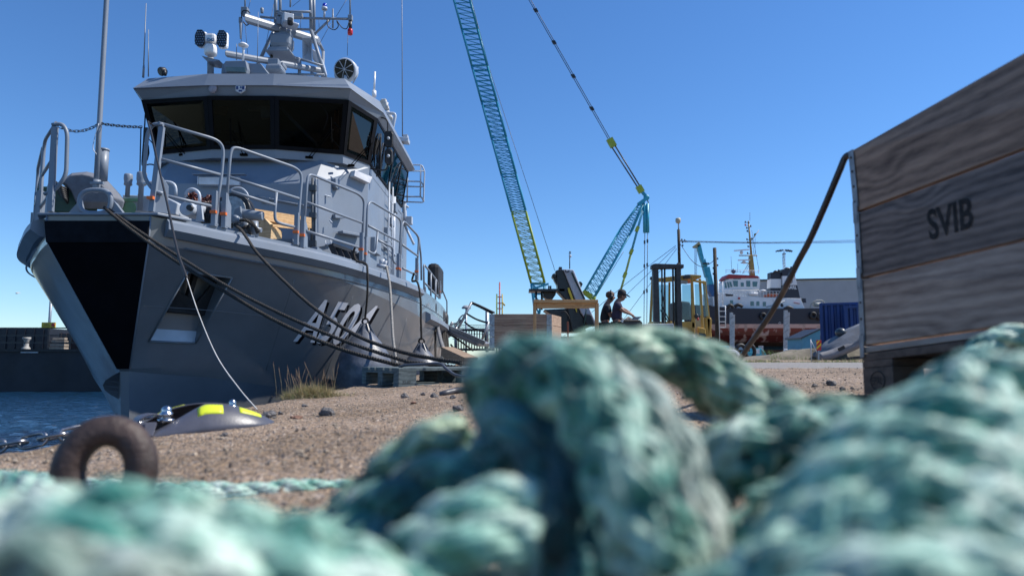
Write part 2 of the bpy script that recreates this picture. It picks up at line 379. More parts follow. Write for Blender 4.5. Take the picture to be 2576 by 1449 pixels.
# the road only runs over the right part of the yard
vs2 = vs; mb.add(vs2[9:], [[i - 9 for i in f] for f in fs if min(f) >= 9], True); mb.build('road', asph, kind='structure', fix=False)
def water():
    m = bpy.data.materials.new('water'); m.use_nodes = True; t = m.node_tree; N = t.nodes; L = t.links; b = N['Principled BSDF']
    b.inputs['Base Color'].default_value = (.006, .028, .062, 1); b.inputs['Roughness'].default_value = .06; b.inputs['IOR'].default_value = 1.33
    tc = N.new('ShaderNodeTexCoord'); mp = N.new('ShaderNodeMapping'); L.new(tc.outputs['Object'], mp.inputs[0]); mp.inputs['Scale'].default_value = (.8, 1.6, 1)
    hs = []
    for sc_, k in ((.9, .55), (3.2, .5), (9, .28)):
        n = N.new('ShaderNodeTexNoise'); n.inputs['Scale'].default_value = sc_; n.inputs['Detail'].default_value = 3; L.new(mp.outputs[0], n.inputs[0])
        q = N.new('ShaderNodeMath'); q.operation = 'MULTIPLY'; q.inputs[1].default_value = k; L.new(n.outputs[0], q.inputs[0]); hs.append(q)
    a = N.new('ShaderNodeMath'); L.new(hs[0].outputs[0], a.inputs[0]); L.new(hs[1].outputs[0], a.inputs[1]); a2 = N.new('ShaderNodeMath'); L.new(a.outputs[0], a2.inputs[0]); L.new(hs[2].outputs[0], a2.inputs[1])
    bp = N.new('ShaderNodeBump'); bp.inputs['Strength'].default_value = 1; bp.inputs['Distance'].default_value = .12; L.new(a2.outputs[0], bp.inputs['Height']); L.new(bp.outputs[0], b.inputs['Normal'])
    xs = [-1.0]
    while xs[-1] > -3000: xs.append(xs[-1] - (.13 if xs[-1] > -26 else (-26 - xs[-1]) * .3 + .3))
    ys = [-50, -10, 0, 2]
    while ys[-1] < 4000: ys.append(ys[-1] + (.16 if ys[-1] < 42 else (ys[-1] - 42) * .3 + .3))
    vs = []; fs = []; n = len(ys)
    for x in xs:
        for y in ys:
            z = -1.6
            if x > -30 and 1 < y < 46: z += .045 * noise.noise(V((x * .9, y * 1.4, 0))) + .032 * noise.noise(V((x * 2.6, y * 3.4, 4)))
            vs.append((x, y, z))
    for i in range(len(xs) - 1):
        for j in range(n - 1): a = i * n + j; fs.append((a, a + n, a + n + 1, a + 1))
    mb = MB(); mb.add(vs, fs, True); mb.build('water', m, kind='structure', fix=False)
water()
# loose gravel (uncountable) and larger stones
def pebble(mb, c, r, seed):
    rr = random.Random(seed); vs = []
    base = [(0, 0, 1), (0, 0, -1), (1, 0, 0), (-1, 0, 0), (0, 1, 0), (0, -1, 0)]
    f = [(0, 2, 4), (0, 4, 3), (0, 3, 5), (0, 5, 2), (1, 4, 2), (1, 3, 4), (1, 5, 3), (1, 2, 5)]
    R = Euler((rr.random() * 6, rr.random() * 6, rr.random() * 6)).to_matrix(); s = (rr.uniform(.7, 1.3), rr.uniform(.7, 1.2), rr.uniform(.5, .9))
    for p in base: v = V(p) * rr.uniform(.75, 1.2); v = R @ V((v.x * s[0], v.y * s[1], v.z * s[2])); vs.append(V(c) + v * r)
    mb.add(vs, f)
def pebbles(name, mat, n, r0, r1, seed, kind):
    rr = random.Random(seed); mb = MB()
    for i in range(n):
        y = .7 + 10 * rr.random() ** 1.4; x = rr.uniform(QX + .03, min(4.5, .5 + .95 * y)); r = r0 + (r1 - r0) * rr.random() ** 3
        pebble(mb, (x, y, ground_z(x, y) + r * .25), r, i * 7 + seed)
    mb.build(name, mat, kind=kind, label='loose small gravel strewn over the quay', cat='gravel')
PEB = M('pebble', (.12, .095, .07), .8, scale=14, col2=(.44, .36, .28), ramp=(.3, .7), bump=.4, bscale=200)
pebbles('gravel', PEB, 14000, .0016, .0085, 3, 'stuff')
STM = M('stone', (.045, .045, .05), .75, scale=25, col2=(.17, .16, .155), bump=.8, bscale=120)
STM2 = M('stone_red', (.13, .06, .04), .8, scale=25, col2=(.24, .13, .09), bump=.8, bscale=120)
def stone(px, py, w, label, mat=STM, h=.75):
    r = (py - HOR); Y = 1.5
    for _ in range(30):
        p = P(px, py, Y); g = gz(p.x, Y); Y = max(.3, Y + (p.z - g) * FPX / r * .6)
    p = P(px, py, Y); rad = w / FPX * Y / 2
    bm = bmesh.new(); bmesh.ops.create_icosphere(bm, subdivisions=3, radius=1)
    sd = V((px * .1, py * .1, 0))
    for v in bm.verts:
        d = v.co.normalized(); k = 1 + .55 * noise.noise(d * 1.1 + sd) + .22 * noise.noise(d * 3 + sd)
        q = d * k; q = V((round(q.x * 3.5) / 3.5, round(q.y * 3.5) / 3.5, round(q.z * 3.5) / 3.5)).lerp(q, .55); v.co = V((q.x * rad, q.y * rad * .9, q.z * rad * h))
    me = bpy.data.meshes.new('stone'); bm.to_mesh(me); bm.free(); me.materials.append(mat); o = bpy.data.objects.new('stone', me); COL.objects.link(o)
    o.location = (p.x, Y, ground_z(p.x, Y) + rad * h * .55); tag(o, label, 'stone', 'stones lying on the quay')
for a in ((678, 1052, 34, 'largest grey stone touching the pointed tip of the black plastic line guard'),
          (1092, 1001, 19, 'dark stone standing nearest the left pallet, right of the dry grass tuft'),
          (1140, 1003, 14, 'small dark stone below the stamped pallet block'),
          (1018, 1002, 20, 'dark round stone in front of the left pallet corner'),
          (822, 1047, 36, 'flat grey stone in front of the dry grass tuft'),
          (1152, 1033, 24, 'black stone in open gravel below the grey hose end'),
          (1128, 1048, 13, 'tiny black stone just left below the black stone under the hose end'),
          (565, 1101, 16, 'small dark pebble alone in front of the black line guard'),
          (765, 1025, 13, 'small black stone at the foot of the dry grass'),
          (1065, 996, 12, 'tiny stone between the two dark stones before the pallet'),
          (705, 1045, 13, 'small dark stone just right of the largest grey stone'),
          (1690, 1040, 22, 'dark stone seen in the gap under the green rope arch'),
          (2090, 968, 22, 'dark stone on gravel left of the crate pallet block'),
          (2050, 975, 15, 'small stone on gravel furthest left before the road'),
          (2120, 985, 14, 'small stone touching the foot of the crate pallet')): stone(*a)
stone(745, 1056, 26, 'flat reddish stone right of the line guard tip', STM2, .4)
stone(1040, 1018, 15, 'small reddish chip between dark stones before the pallet', STM2, .4)
# dry grass tuft at the quay edge
GRASSM = M('dry_grass', (.26, .20, .09), .7, scale=18, col2=(.46, .37, .20), var=.3)
SEEDM = M('seed_heads', (.13, .06, .05), .8, scale=20, col2=(.30, .16, .11))
GREENM = M('green_grass', (.10, .16, .03), .7, scale=18, col2=(.22, .30, .07))
def blade(mb, b, h, lean, w, seed):
    rr = random.Random(seed); a = rr.random() * 6.28; pts = []
    for i in range(5):
        t = i / 4; pts.append(V(b) + V((cos(a) * lean * t * t, sin(a) * lean * t * t, h * (t - .25 * lean / max(h, .01) * t * t))))
    s = V((-sin(a), cos(a), 0)) if rr.random() < .5 else V((1, 0, 0)); vs = []
    for i, p in enumerate(pts): ww = w * (1 - i / 4.3) / 2; vs += [p - s * ww, p + s * ww]
    mb.add(vs, [(2 * i, 2 * i + 1, 2 * i + 3, 2 * i + 2) for i in range(4)])
    return pts
def tuft(name, label, c, sx, sy, n, h, seed, stems, mat=GRASSM, green=.15, w=.0028, cat='grass'):
    rr = random.Random(seed); t = thing(name, label, cat, c); mb = MB(); mg = MB(); ms = MB(); mh = MB()
    for i in range(n):
        x = c[0] + rr.gauss(0, sx / 2.2); y = c[1] + rr.gauss(0, sy / 2.2)
        x = max(QX - .01, x) if y < 20 else x
        d = math.hypot((x - c[0]) / sx, (y - c[1]) / sy)
        blade(mg if rr.random() < green else mb, (x, y, ground_z(x, y) if y < 20 else c[2]), h * rr.uniform(.4, 1.1) * max(.35, 1 - d * .6), rr.uniform(.1, 1.1) * h, w, seed * 1000 + i)
    for k in range(stems):
        x = c[0] + rr.uniform(-.95, .8) * sx; y = c[1] + rr.gauss(0, sy / 3); hh = h * rr.uniform(.8, 1.75); l = rr.uniform(-.5, .25) * hh
        p0 = V((x, y, c[2])); p1 = p0 + V((l, rr.uniform(-.2, .2) * hh, hh)); pm = p0.lerp(p1, .5) + V((-l * .15, 0, 0)); pts = smooth_path([p0, pm, p1], 4)
        ms.tube(pts, w * .3, 4); q = pts[-1]; d = (pts[-1] - pts[-3]).normalized()
        for j in range(9):
            a = j * 2.4; mh.ell(q - d * (j - 1) * h * .062 + V((cos(a), sin(a), 0)) * w * .5, (w * .6, w * .6, w * 1.6), 5, 4)
    mb.build('blades', mat, t, fix=False, kind='stuff'); mg.build('green_blades', GREENM, t, fix=False, kind='stuff')
    if stems: ms.build('stems', mat, t, fix=False, kind='stuff'); mh.build('seed_heads', SEEDM, t, fix=False, kind='stuff')
    return t
gp = P(775, 1005, 4.15)
tuft('grass_tuft', 'dry yellow grass tuft with reddish seed heads on the quay edge', (-1.215, 4.15, ground_z(-1.2, 4.15)), .20, .10, 2400, .125, 5, 30, w=.002)
# ------------------------------------------------------------------ barge on the left
def barge():
    NAVY = M('barge_black', (.006, .008, .013), .6, scale=.6, col2=(.014, .018, .028), bump=.3, bscale=8)
    t = thing('barge', 'long black flat barge with a railed deck lying behind the grey ship bow', 'barge', (-30, 40, -1.6))
    zt = P(100, 880, 36).z
    mb = MB(); mb.box((-33, 42, (zt - 2.1) / 2), (36, 12, zt + 2.1)); mb.build('hull', NAVY, t, bevel=.05)
    mb = MB()
    for x0 in range(-50, -16, 4): mb.box((x0 + .7, 35.96, zt - .12), (.9 if x0 % 3 else .5, .05, .07))
    mb.build('name_plates', LGREY, t)
    mb = MB(); mb.box((-33, 35.97, zt - .03), (36, .12, .14)); mb.build('fender_strip', RUBBER, t)
    r = MB(); zr = P(100, 825, 36).z
    for h in (zr, lerp(zt, zr, .66), lerp(zt, zr, .33)): r.bar((-51, 36.1, h), (-15.2, 36.1, h), .06, .06)
    for i in range(9): r.bar((-47.6 + i * 4.05, 36.1, zt), (-47.6 + i * 4.05, 36.1, zr), .07, .07)
    r.build('railing', DARK, t)
    # cargo standing on deck
    BOXM = M('dark_box', (.012, .014, .022), .5)
    for i, (x0, x1, y0, lab, m, nm, ct) in enumerate(((-20, 138, 826, 'wide black container at the left end of the barge deck', BOXM, 'deck_container', 'container'),
                                      (168, 252, 838, 'low brown deck box in the middle of the barge deck', M('brown_box', (.05, .035, .035), .6), 'deck_box', 'box'),
                                      (272, 350, 826, 'olive green container on the barge deck next to the ship bow', M('olive', (.10, .115, .05), .6, scale=.8, col2=(.16, .15, .07)), 'deck_container', 'container'))):
        a = Q('c4', x0 if 0 else 0, 0, 38.); p0 = P(x0 * .883, y0, 38); p1 = P(x1 * .883, y0, 38)
        c = thing(nm, lab, ct, (p0.x, 38, zt)); mb = MB(); mb.box(((p0.x + p1.x) / 2, 39, (p0.z + zt) / 2), (p1.x - p0.x, 2, p0.z - zt)); mb.build('body', m, c, bevel=.02)
        mb = MB(); n = 6
        for k in range(n): x = lerp(p0.x, p1.x, (k + .5) / n); mb.box((x, 37.98, (p0.z + zt) / 2), (.06, .06, (p0.z - zt) * .94))
        mb.build('ribs', m, c)
    # winches / drums between boxes
    for px, lab in ((66, 'small pale capstan on the barge deck before the black container'), (262, 'small pale capstan on the barge deck before the olive container')):
        p = P(px, 870, 36.8); mb = MB(); mb.lathe([(.22, 0), (.2, .1), (.12, .2), (.12, .5), (.2, .6), (.2, .68)], (p.x, 36.8, zt), n=12); mb.build('capstan', M('pale_paint', (.33, .32, .30), .6), label=lab, cat='capstan', group='capstans on the barge')
    for px, lab in ((150, 'stack of pale timber on the barge deck by the black container'), (252, 'pale canvas bundle on the barge deck')):
        p = P(px, 870, 37.2); mb = MB()
        for k in range(4): mb.box((p.x, 37.2, zt + .1 + k * .17), (.8 - .08 * k, .5, .12), (0, 0, .1 * k))
        mb.build('timber_stack', M('pale_wood', (.3, .25, .2), .7), label=lab, cat='timber')
    # yellow sign and lamp post
    YEL = M('sign_yellow', (.55, .38, .02), .5)
    s = thing('warning_sign', 'yellow warning sign with a red roundel fixed above the barge railing', 'sign', P(122, 880, 36))
    a = P(105, 824, 35.9); b = P(140, 811, 35.9); mb = MB(); mb.box(((a.x + b.x) / 2, 35.9, (a.z + b.z) / 2), (b.x - a.x, .06, b.z - a.z)); mb.build('panel', YEL, s)
    mb = MB(); c = P(133, 817.5, 35.84); mb.cyl(c, c + V((0, .03, 0)), .09, 14); mb.build('roundel', RED, s)
    mb = MB()
    for k in range(3): mb.box((a.x + .28, 35.865, a.z + .07 + k * .06), (.36 - .06 * k, .012, .018))
    mb.build('lines', DARK, s); mb = MB(); mb.bar((s.location.x, 35.96, zt), (s.location.x, 35.96, a.z + .1), .05, .05); mb.build('post', DARK, s)
    p = P(120, 880, 41); q = P(122, 733, 41)
    l = thing('lamp_post', 'slim lamp post with a boxy head rising behind the yellow warning sign', 'lamp post', (p.x, 41, zt)); mb = MB(); mb.tube([(p.x, 41, zt), (p.x, 41, q.z)], .08, 8); mb.build('pole', GALV, l)
    mb = MB(); mb.box((p.x - .03, 41, q.z + .1), (.32, .5, .25)); mb.build('lamp_head', DARK, l)
barge()
# bird
p = P(42, 738, 30); mb = MB(); mb.ell(p, (.07, .025, .022), 10, 6); mb.prism([p + V((0, 0, .02)), p + V((.02, -.05, .05)), p + V((.07, -.14, .045)), p + V((.03, -.04, .01))], (0, 0, .012)); mb.prism([p + V((0, 0, .02)), p + V((.02, .05, .05)), p + V((.07, .14, .035)), p + V((.03, .04, .01))], (0, 0, .012))
mb.build('gull', M('feathers', (.45, .45, .45), .8), label='small gull in flight over the harbour left of the ship', cat='bird')
# ------------------------------------------------------------------ the grey naval ship
CX = -4.95
SHIP = thing('naval_ship', 'grey naval vessel with black bow plate moored stern away along the quay', 'ship', (CX, 12, -1.6))
ST = 18
# rows: deck edge, knuckle, chine, spray rail bottom, keel side; each (Y, half breadth, z)
def station(u):
    deck = (sint([(0, 8.05), (.12, 8.35), (.25, 8.8), (.4, 10.), (.5, 11.3), (.65, 14.), (1, 21)], u), sint([(0, .62), (.12, .92), (.25, 1.3), (.4, 2.15), (.5, 2.56), (.65, 3.06), (.8, 3.15), (1, 3.0)], u), sint([(0, 1.88), (.25, 1.80), (.4, 1.72), (.5, 1.68), (.65, 1.6), (1, 1.45)], u))
    kn = (deck[0] + .02, sint([(0, .60), (.12, .88), (.25, 1.26), (.4, 2.13), (.5, 2.57), (.65, 3.08), (.8, 3.16), (1, 3.0)], u), sint([(0, 1.56), (.25, 1.49), (.4, 1.42), (.5, 1.28), (.65, 1.0), (.8, .85), (1, .8)], u))
    ch = (sint([(0, 8.76), (.12, 9.05), (.25, 9.5), (.4, 10.6), (.5, 11.6), (.65, 14), (1, 21)], u), sint([(0, .075), (.12, .32), (.25, .72), (.4, 1.5), (.5, 2.05), (.65, 2.75), (.8, 2.95), (1, 2.85)], u), sint([(0, .05), (.25, .08), (.4, -.04), (.5, -.2), (.65, -.5), (1, -.75)], u))
    sp = (ch[0] + .03, max(.05, ch[1] - .02 - .14 * min(1, u * 3)), ch[2] - .03 - .22 * min(1, u * 2.2))
    ke = (sint([(0, 9.02), (.12, 9.3), (.25, 9.9), (.4, 11), (1, 21)], u), sint([(0, .05), (.12, .12), (.25, .3), (.4, .7), (.5, 1.1), (.65, 1.8), (1, 2.4)], u), -2.1)
    return deck, kn, ch, sp, ke
US = [i / 110 for i in range(111)]
mb = MB(); rings = []
for u in US:
    s = station(u); rings.append([V((CX + b, y, z)) for y, b, z in s] + [V((CX - b, y, z)) for y, b, z in s[::-1]])
mb.loft(rings, closed=True, cap=False)
for b0_ in (0, 110 * 10):
    mb.f += [[b0_ + i, b0_ + 9 - i, b0_ + 8 - i, b0_ + i + 1] for i in range(4)]; mb.sm += [False] * 4
mb.build('hull', HULLG, SHIP, sharp=9)
def hull_pt(u, v, off=0):
    """point on the starboard... quay side plating between knuckle (v=1) and chine (v=0)"""
    s = station(u); a, b = V((CX + s[2][1], s[2][0], s[2][2])), V((CX + s[1][1], s[1][0], s[1][2]))
    p = a.lerp(b, v)
    if off:
        e = .004; s2 = station(u + e); q = V((CX + s2[2][1], s2[2][0], s2[2][2])).lerp(V((CX + s2[1][1], s2[1][0], s2[1][2])), v)
        n = (q - p).cross(b - a).normalized(); n = n if n.x > 0 else -n; p = p + n * off
    return p
def proj(p):
    d = V(p) - V((0, 0, CAMZ)); f = d.y * cos(TILT) + d.z * sin(TILT); up = -d.y * sin(TILT) + d.z * cos(TILT)
    return 1288 + FPX * d.x / f, 724.5 - FPX * up / f
def hull_find2(px, py):
    u, v = .3, .5
    for _ in range(30):
        x, y = proj(hull_pt(u, v)); e = .003; xu, yu = proj(hull_pt(u + e, v)); xv, yv = proj(hull_pt(u, v + e))
        a, b, c, d = (xu - x) / e, (xv - x) / e, (yu - y) / e, (yv - y) / e; det = a * d - b * c; rx, ry = px - x, py - y
        if abs(rx) + abs(ry) < .05: break
        u += .7 * (rx * d - b * ry) / det; v += .7 * (a * ry - rx * c) / det; u = min(.98, max(0.01, u))
    return u, v
# black bow plate (flat, slightly proud)
s0 = station(0)
def bowp(i, side, off): y, b, z = s0[i]; return V((CX + side * (b - .0), y - off, z))
mb = MB(); zt_ = 1.80
a = [bowp(0, -1, .012), bowp(0, 1, .012), bowp(1, 1, .012), bowp(2, 1, .012), bowp(2, -1, .012), bowp(1, -1, .012)]
a[0].z = a[1].z = 1.82
mb.prism([a[0], a[1], a[2], a[5]], (0, .03, 0)); mb.prism([a[5] + V((0, -.004, .002)), a[2] + V((0, -.004, .002)), a[3] + V((0, -.004, 0)), a[4] + V((0, -.004, 0))], (0, .03, 0)); mb.build('bow_plate', BLACK, SHIP)
mb = MB(); mb.prism([a[0] + V((.0, -.03, -.01)), a[1] + V((0, -.03, -.01)), V((CX + .605, 8.04, 1.56)), V((CX - .605, 8.04, 1.56))], (0, .03, 0)); mb.build('bow_fender', M('bow_rubber', (.006, .007, .011), .8, var=.3, scale=6, bump=.3, bscale=30, spec=.15), SHIP)
# edge trims of the bow plate and forefoot
mb = MB()
for sd in (-1, 1):
    mb.tube([bowp(0, sd, 0), bowp(1, sd, 0), bowp(2, sd, 0)], .014, 6)
mb.build('bow_edge_bead', GREY, SHIP)
# forefoot: bulb like flare on the far side
mb = MB()
rg = []
for k in range(9):
    t = k / 8; a1 = t * pi; rg.append([V((CX - .03 - .50 * sin(a1) * (1 - .35 * t), 8.85 + .55 * t, .04 - .55 * t)), V((CX - .03 - .42 * sin(a1) * (1 - .3 * t), 8.95 + .55 * t, .0 - .58 * t)), V((CX - .02, 9.2 + .3 * t, -.1 - .5 * t))])
mb.loft(rg, closed=True, cap=True, smooth=False); mb.build('forefoot_flare', HULLG, SHIP)
# rubbing strake: thick faceted band along both deck edges
def band(name, u0, u1, prof, mat, sides=(1, -1), n=70, bevel=0):
    mb = MB()
    for sd in sides:
        rg = []
        for i in range(n + 1):
            u = lerp(u0, u1, i / n); d, kn = station(u)[:2]; up = V((0, 0, 1)); d2 = station(min(1, u + .01))[0]; d1 = station(max(0, u - .01))[0]
            tg = V((d2[1] - d1[1], d2[0] - d1[0], 0)).normalized(); nx, ny = tg.y, -tg.x
            rg.append([V((CX + sd * (d[1] + nx * o), d[0] + ny * o, d[2] + z)) for o, z in prof])
        mb.loft(rg, closed=True, cap=True)
    return mb.build(name, mat, SHIP, bevel=bevel, sharp=12)
band('rubbing_strake', .05, .64, [(-.03, .0), (.03, .0), (.12, -.05), (.13, -.14), (.02, -.215), (-.03, -.215)], GREY)
band('lower_strake', .68, 1, [(-.03, -.42), (.03, -.42), (.12, -.47), (.13, -.58), (.02, -.66), (-.03, -.66)], GREY)
band('toe_rail', 0.0, .62, [(-.10, 0), (-.06, 0), (-.06, .055), (-.10, .055)], GREY)
band('knuckle_bead', .12, .98, [(.0, -.30), (.022, -.31), (0, -.325)], GREY)
# bow collar in front of the strake
mb = MB(); mb.prism([(CX - .72, 8.02, 1.885), (CX + .72, 8.02, 1.885), (CX + .95, 8.4, 1.885), (CX - .95, 8.4, 1.885)], (0, 0, .03)); mb.build('bow_cap', GREY, SHIP, bevel=.006)
# deck
rg = []
for u in US: d = station(u)[0]; rg.append([V((CX + d[1] - .06, d[0] + .05, d[2] - .04)), V((CX - d[1] + .06, d[0] + .05, d[2] - .04))])
mb = MB(); mb.loft(rg, closed=False, cap=False); mb.build('deck', M('deck_grey', (.16, .18, .19), .8, bump=.4, bscale=90), SHIP, solid=.03)
# plating weld lines
mb = MB()
for v in (.52,): mb.tube([hull_pt(u / 60, v, .001) for u in range(1, 56)], .0045, 5)
for u in (.36, .47, .6): mb.tube([hull_pt(u, v / 10, .001) for v in range(0, 10)], .0045, 5)
mb.build('weld_seams', HULLG, SHIP)
# anchor pocket (recess modelled as a framed trapezoid box)
pk = [hull_pt(*hull_find2(*D('c4', *q))) for q in ((1068, 385), (1318, 420), (1112, 792), (845, 780))]
nrm = (pk[1] - pk[0]).cross(pk[3] - pk[0]).normalized(); nrm = nrm if nrm.x > 0 else -nrm
inn = [p - nrm * .28 for p in pk]; ctr = sum(inn, V((0, 0, 0))) / 4
def cut(o, verts, faces):
    m_ = MB(); m_.add(verts, faces); c = m_.build('cutter', HULLG); md = o.modifiers.new('b', 'BOOLEAN'); md.operation = 'DIFFERENCE'; md.object = c; md.solver = 'EXACT'
    bpy.context.view_layer.update(); me = bpy.data.meshes.new_from_object(o.evaluated_get(bpy.context.evaluated_depsgraph_get())); o.modifiers.remove(md); old = o.data; o.data = me; me.name = old.name
    me.set_sharp_from_angle(angle=radians(9)); bpy.data.objects.remove(c)
hull = [c for c in kids(SHIP) if c.name.startswith('hull')][0]
out_ = [p + nrm * .25 for p in pk]; dep = (.55, .55, .06, .06)
inn = [p - nrm * d for p, d in zip(pk, dep)]
inn[0] = lerp(inn[0], ctr, .12); inn[1] = lerp(inn[1], ctr, .12)
bpy.context.view_layer.update()
cut(hull, out_ + inn, [(0, 1, 2, 3), (7, 6, 5, 4), (0, 4, 5, 1), (1, 5, 6, 2), (2, 6, 7, 3), (3, 7, 4, 0)])
mb = MB()
for i in range(4):
    mb.tube([pk[i] + nrm * .004, pk[(i + 1) % 4] + nrm * .004], .013, 6)
mb.build('anchor_pocket_rim', HULLG, SHIP)
ql, qr = pk[3].lerp(pk[0], .36), pk[2].lerp(pk[1], .36)
mb = MB(); mb.prism([pk[3] - nrm * .03, pk[2] - nrm * .03, qr - nrm * .30, ql - nrm * .30], V((0, 0, .012))); mb.build('pocket_plate', LGREY, SHIP)  # sky light on the sloping plate put into its paler grey
mb = MB()  # anchor lying in the pocket
am = pk[0].lerp(pk[1], .42) - nrm * .32; ab = pk[3].lerp(pk[2], .62) - nrm * .10; mid_ = am.lerp(ab, .62)
mb.bar(am, mid_, .07, .07); sd_ = (pk[1] - pk[0]).normalized()
mb.prism([mid_ - sd_ * .42 - nrm * .02, mid_ + sd_ * .36, mid_ + sd_ * .3 + (am - ab) * .5, mid_ + (am - ab) * .02 + sd_ * .05, mid_ - sd_ * .30 + (am - ab) * .35], nrm * .05)
mb.bar(mid_ - sd_ * .45, mid_ + sd_ * .4, .09, .09); mb.build('anchor', M('anchor_iron', (.012, .012, .014), .7, bump=1, bscale=12), SHIP, bevel=.01)
# hull number
TXTM = M('pennant_grey', (.60, .60, .64), .4, var=.04)
def hullmap(bl, br, tr, tl, off):
    def f(u, v):
        a = V((*bl, 0)).lerp(V((*br, 0)), u); b = V((*tl, 0)).lerp(V((*tr, 0)), u); p = a.lerp(b, v)
        return hull_pt(*hull_find2(*D('c5', p.x, p.y)), off)
    return f
sh = (16, 20)
cn = [(478, 850), (965, 884), (1139, 582), (652, 520)]
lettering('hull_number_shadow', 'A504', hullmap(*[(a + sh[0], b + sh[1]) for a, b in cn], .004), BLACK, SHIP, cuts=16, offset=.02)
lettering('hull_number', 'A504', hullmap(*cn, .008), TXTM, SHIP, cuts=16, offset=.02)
def S(t, Y, z): return V((CX + t, Y, z))
# deckhouse
mb = MB(); zb, zs, zt2 = 1.5, 3.30, 3.93
L_ = [S(s * t, y, z) for s in (1, -1) for t, y, z in ((1.39, 12.0, zb), (2.11, 13.2, zb), (2.11, 18.2, zb), (1.39, 12.0, zs), (2.11, 13.2, zt2), (2.11, 18.2, zt2), (1.4, 12.5, 3.88))]
mb.add(L_, [(0, 1, 4, 3), (1, 2, 5, 4), (7, 8, 11, 10), (8, 9, 12, 11), (0, 3, 10, 7), (2, 9, 12, 5), (3, 6, 13, 10), (3, 4, 6), (10, 13, 11), (4, 5, 12, 11, 13, 6), (0, 7, 9 - 1, 9, 2, 1)])
mb.build('deckhouse', GREY, SHIP, bevel=.012)
# wheelhouse
WB = [(.59, 12.245), (1.755, 12.58), (2.11, 13.25), (2.12, 17.2)]
WT = [(.61, 12.06), (1.91, 12.25), (2.25, 13.23), (2.27, 17.2)]
BB = [(.62, 11.93), (1.985, 12.06), (2.36, 13.33), (2.4, 17.5)]
BT = [(.60, 12.03), (1.83, 12.25), (2.27, 13.39), (2.3, 17.5)]
ZW0, ZW1, ZB0, ZB1 = 4.00, 4.94, 5.09, 5.35
def ring(pl, z, k=1): return [S(-t * k, y, z) for t, y in pl[::-1]] + [S(t * k, y, z) for t, y in pl]
mb = MB(); mb.loft([ring([(a, b + .02) for a, b in WB], 3.84), ring(WB, ZW0)]); mb.build('wheelhouse_skirt', GREY, SHIP)
mb = MB(); mb.loft([ring(BB, ZB0), ring(BT, ZB1), ring([(t * .5, 12.03 + (y - 12.03) * .9 + .4) for t, y in BT], ZB1 + .07)]); mb.build('roof', GREY, SHIP)
mb = MB(); mb.loft([ring([(a, b + .015) for a, b in WT], ZW1), ring([(a, b + .05) for a, b in BB], ZB0 + .004)]); mb.build('soffit', GREY, SHIP)
DGL = glass('dark_glass', (.40, .44, .46), .02, refl=.07)
SIDEGL = M('side_glass', (.012, .016, .02), .04, spec=1.0, var=.1)
FR = M('window_frame_black', (.003, .003, .005), .6, spec=.15)
b_, t_ = ring(WB, ZW0), ring(WT, ZW1)
segs = [(i, i + 1) for i in range(7)]
lab = {2: 'left front window', 3: 'centre front window', 4: 'right front window', 5: 'narrow corner window', 1: 'far corner window'}
for i, j in segs:
    A, B, Cc, Dd = b_[i], b_[j], t_[j], t_[i]
    if i in (0, 6):
        n = 4
    else: n = 1
    for k in range(n):
        a, b, c, d = A.lerp(B, k / n), A.lerp(B, (k + 1) / n), Dd.lerp(Cc, (k + 1) / n), Dd.lerp(Cc, k / n)
        nn = (b - a).cross(d - a).normalized(); ctr_ = (a + b + c + d) / 4; o_ = ctr_ - S(0, 14.5, 4.6); nn = nn if nn.dot(o_) > 0 else -nn
        f = .075 if n == 1 else .05; m_ = quadmap(a, b, c, d); W_ = (b - a).length; H_ = (d - a).length; fu, fv = f / W_, f / H_
        fr = MB()
        for q in (((0, 0), (1, 0), (1, fv), (0, fv)), ((0, 1 - fv), (1, 1 - fv), (1, 1), (0, 1)), ((0, fv), (fu, fv), (fu, 1 - fv), (0, 1 - fv)), ((1 - fu, fv), (1, fv), (1, 1 - fv), (1 - fu, 1 - fv))):
            fr.prism([m_(*x) for x in q], nn * .02)
        w_ = fr.build('window', FR, SHIP, label=lab.get(i))
        pn = MB(); pn.prism([m_(*x) for x in ((fu, fv), (1 - fu, fv), (1 - fu, 1 - fv), (fu, 1 - fv))], nn * .008)
        pn.build('pane', glass('side_window_glass', (.42, .46, .48), .02, refl=.55) if i in (0, 6) else DGL, w_)
# interior: floor, back wall, posts, console, seats
INT = M('interior_dark', (.014, .014, .016), .8)
mb = MB(); mb.box(S(0, 14.9, ZW0 - .03), (3.4, 4.2, .05)); mb.box(S(0, 16.9, 4.5), (3.9, .08, .9)); mb.box(S(0, 15.0, ZW1 + .06), (3.7, 4.6, .05)); mb.build('interior_shell', INT, SHIP)
mb = MB(); mb.box(S(0, 12.95, 4.1), (2.9, .5, .3), (radians(-15), 0, 0)); mb.build('console', M('console', (.012, .014, .018), .4), SHIP, bevel=.03)
for t0, yy in ((-1.0, 13.7), (.15, 13.7), (1.15, 13.9)):
    mb = MB(); mb.box(S(t0, yy + .2, 4.55), (.5, .14, .62)); mb.box(S(t0, yy, 4.25), (.5, .5, .14)); mb.box(S(t0 , yy + .2, 4.84), (.26, .12, .16)); mb.build('helm_seat', M('seat_cloth', (.05, .045, .04), .8), SHIP, bevel=.04)
WD = M('trim_reflection_orange', (.32, .10, .03), .5)
mb = MB(); mb.bar(Q('c1', 1965, 935, 13.45), Q('c1', 1925, 1300, 13.45), .09, .05); mb.bar(Q('c1', 215, 840, 12.75), Q('c1', 285, 1190, 12.85), .09, .05); mb.box(Q('c1', 765, 890, 12.6), (.22, .05, .22), (0, .2, 0)); mb.bar(Q('c1', 1700, 860, 12.8), Q('c1', 1690, 1220, 12.9), .08, .05); mb.each('trim_and_reflection', WD, SHIP)  # inner trim posts, plus brown pieces shaped after reflections in the panes
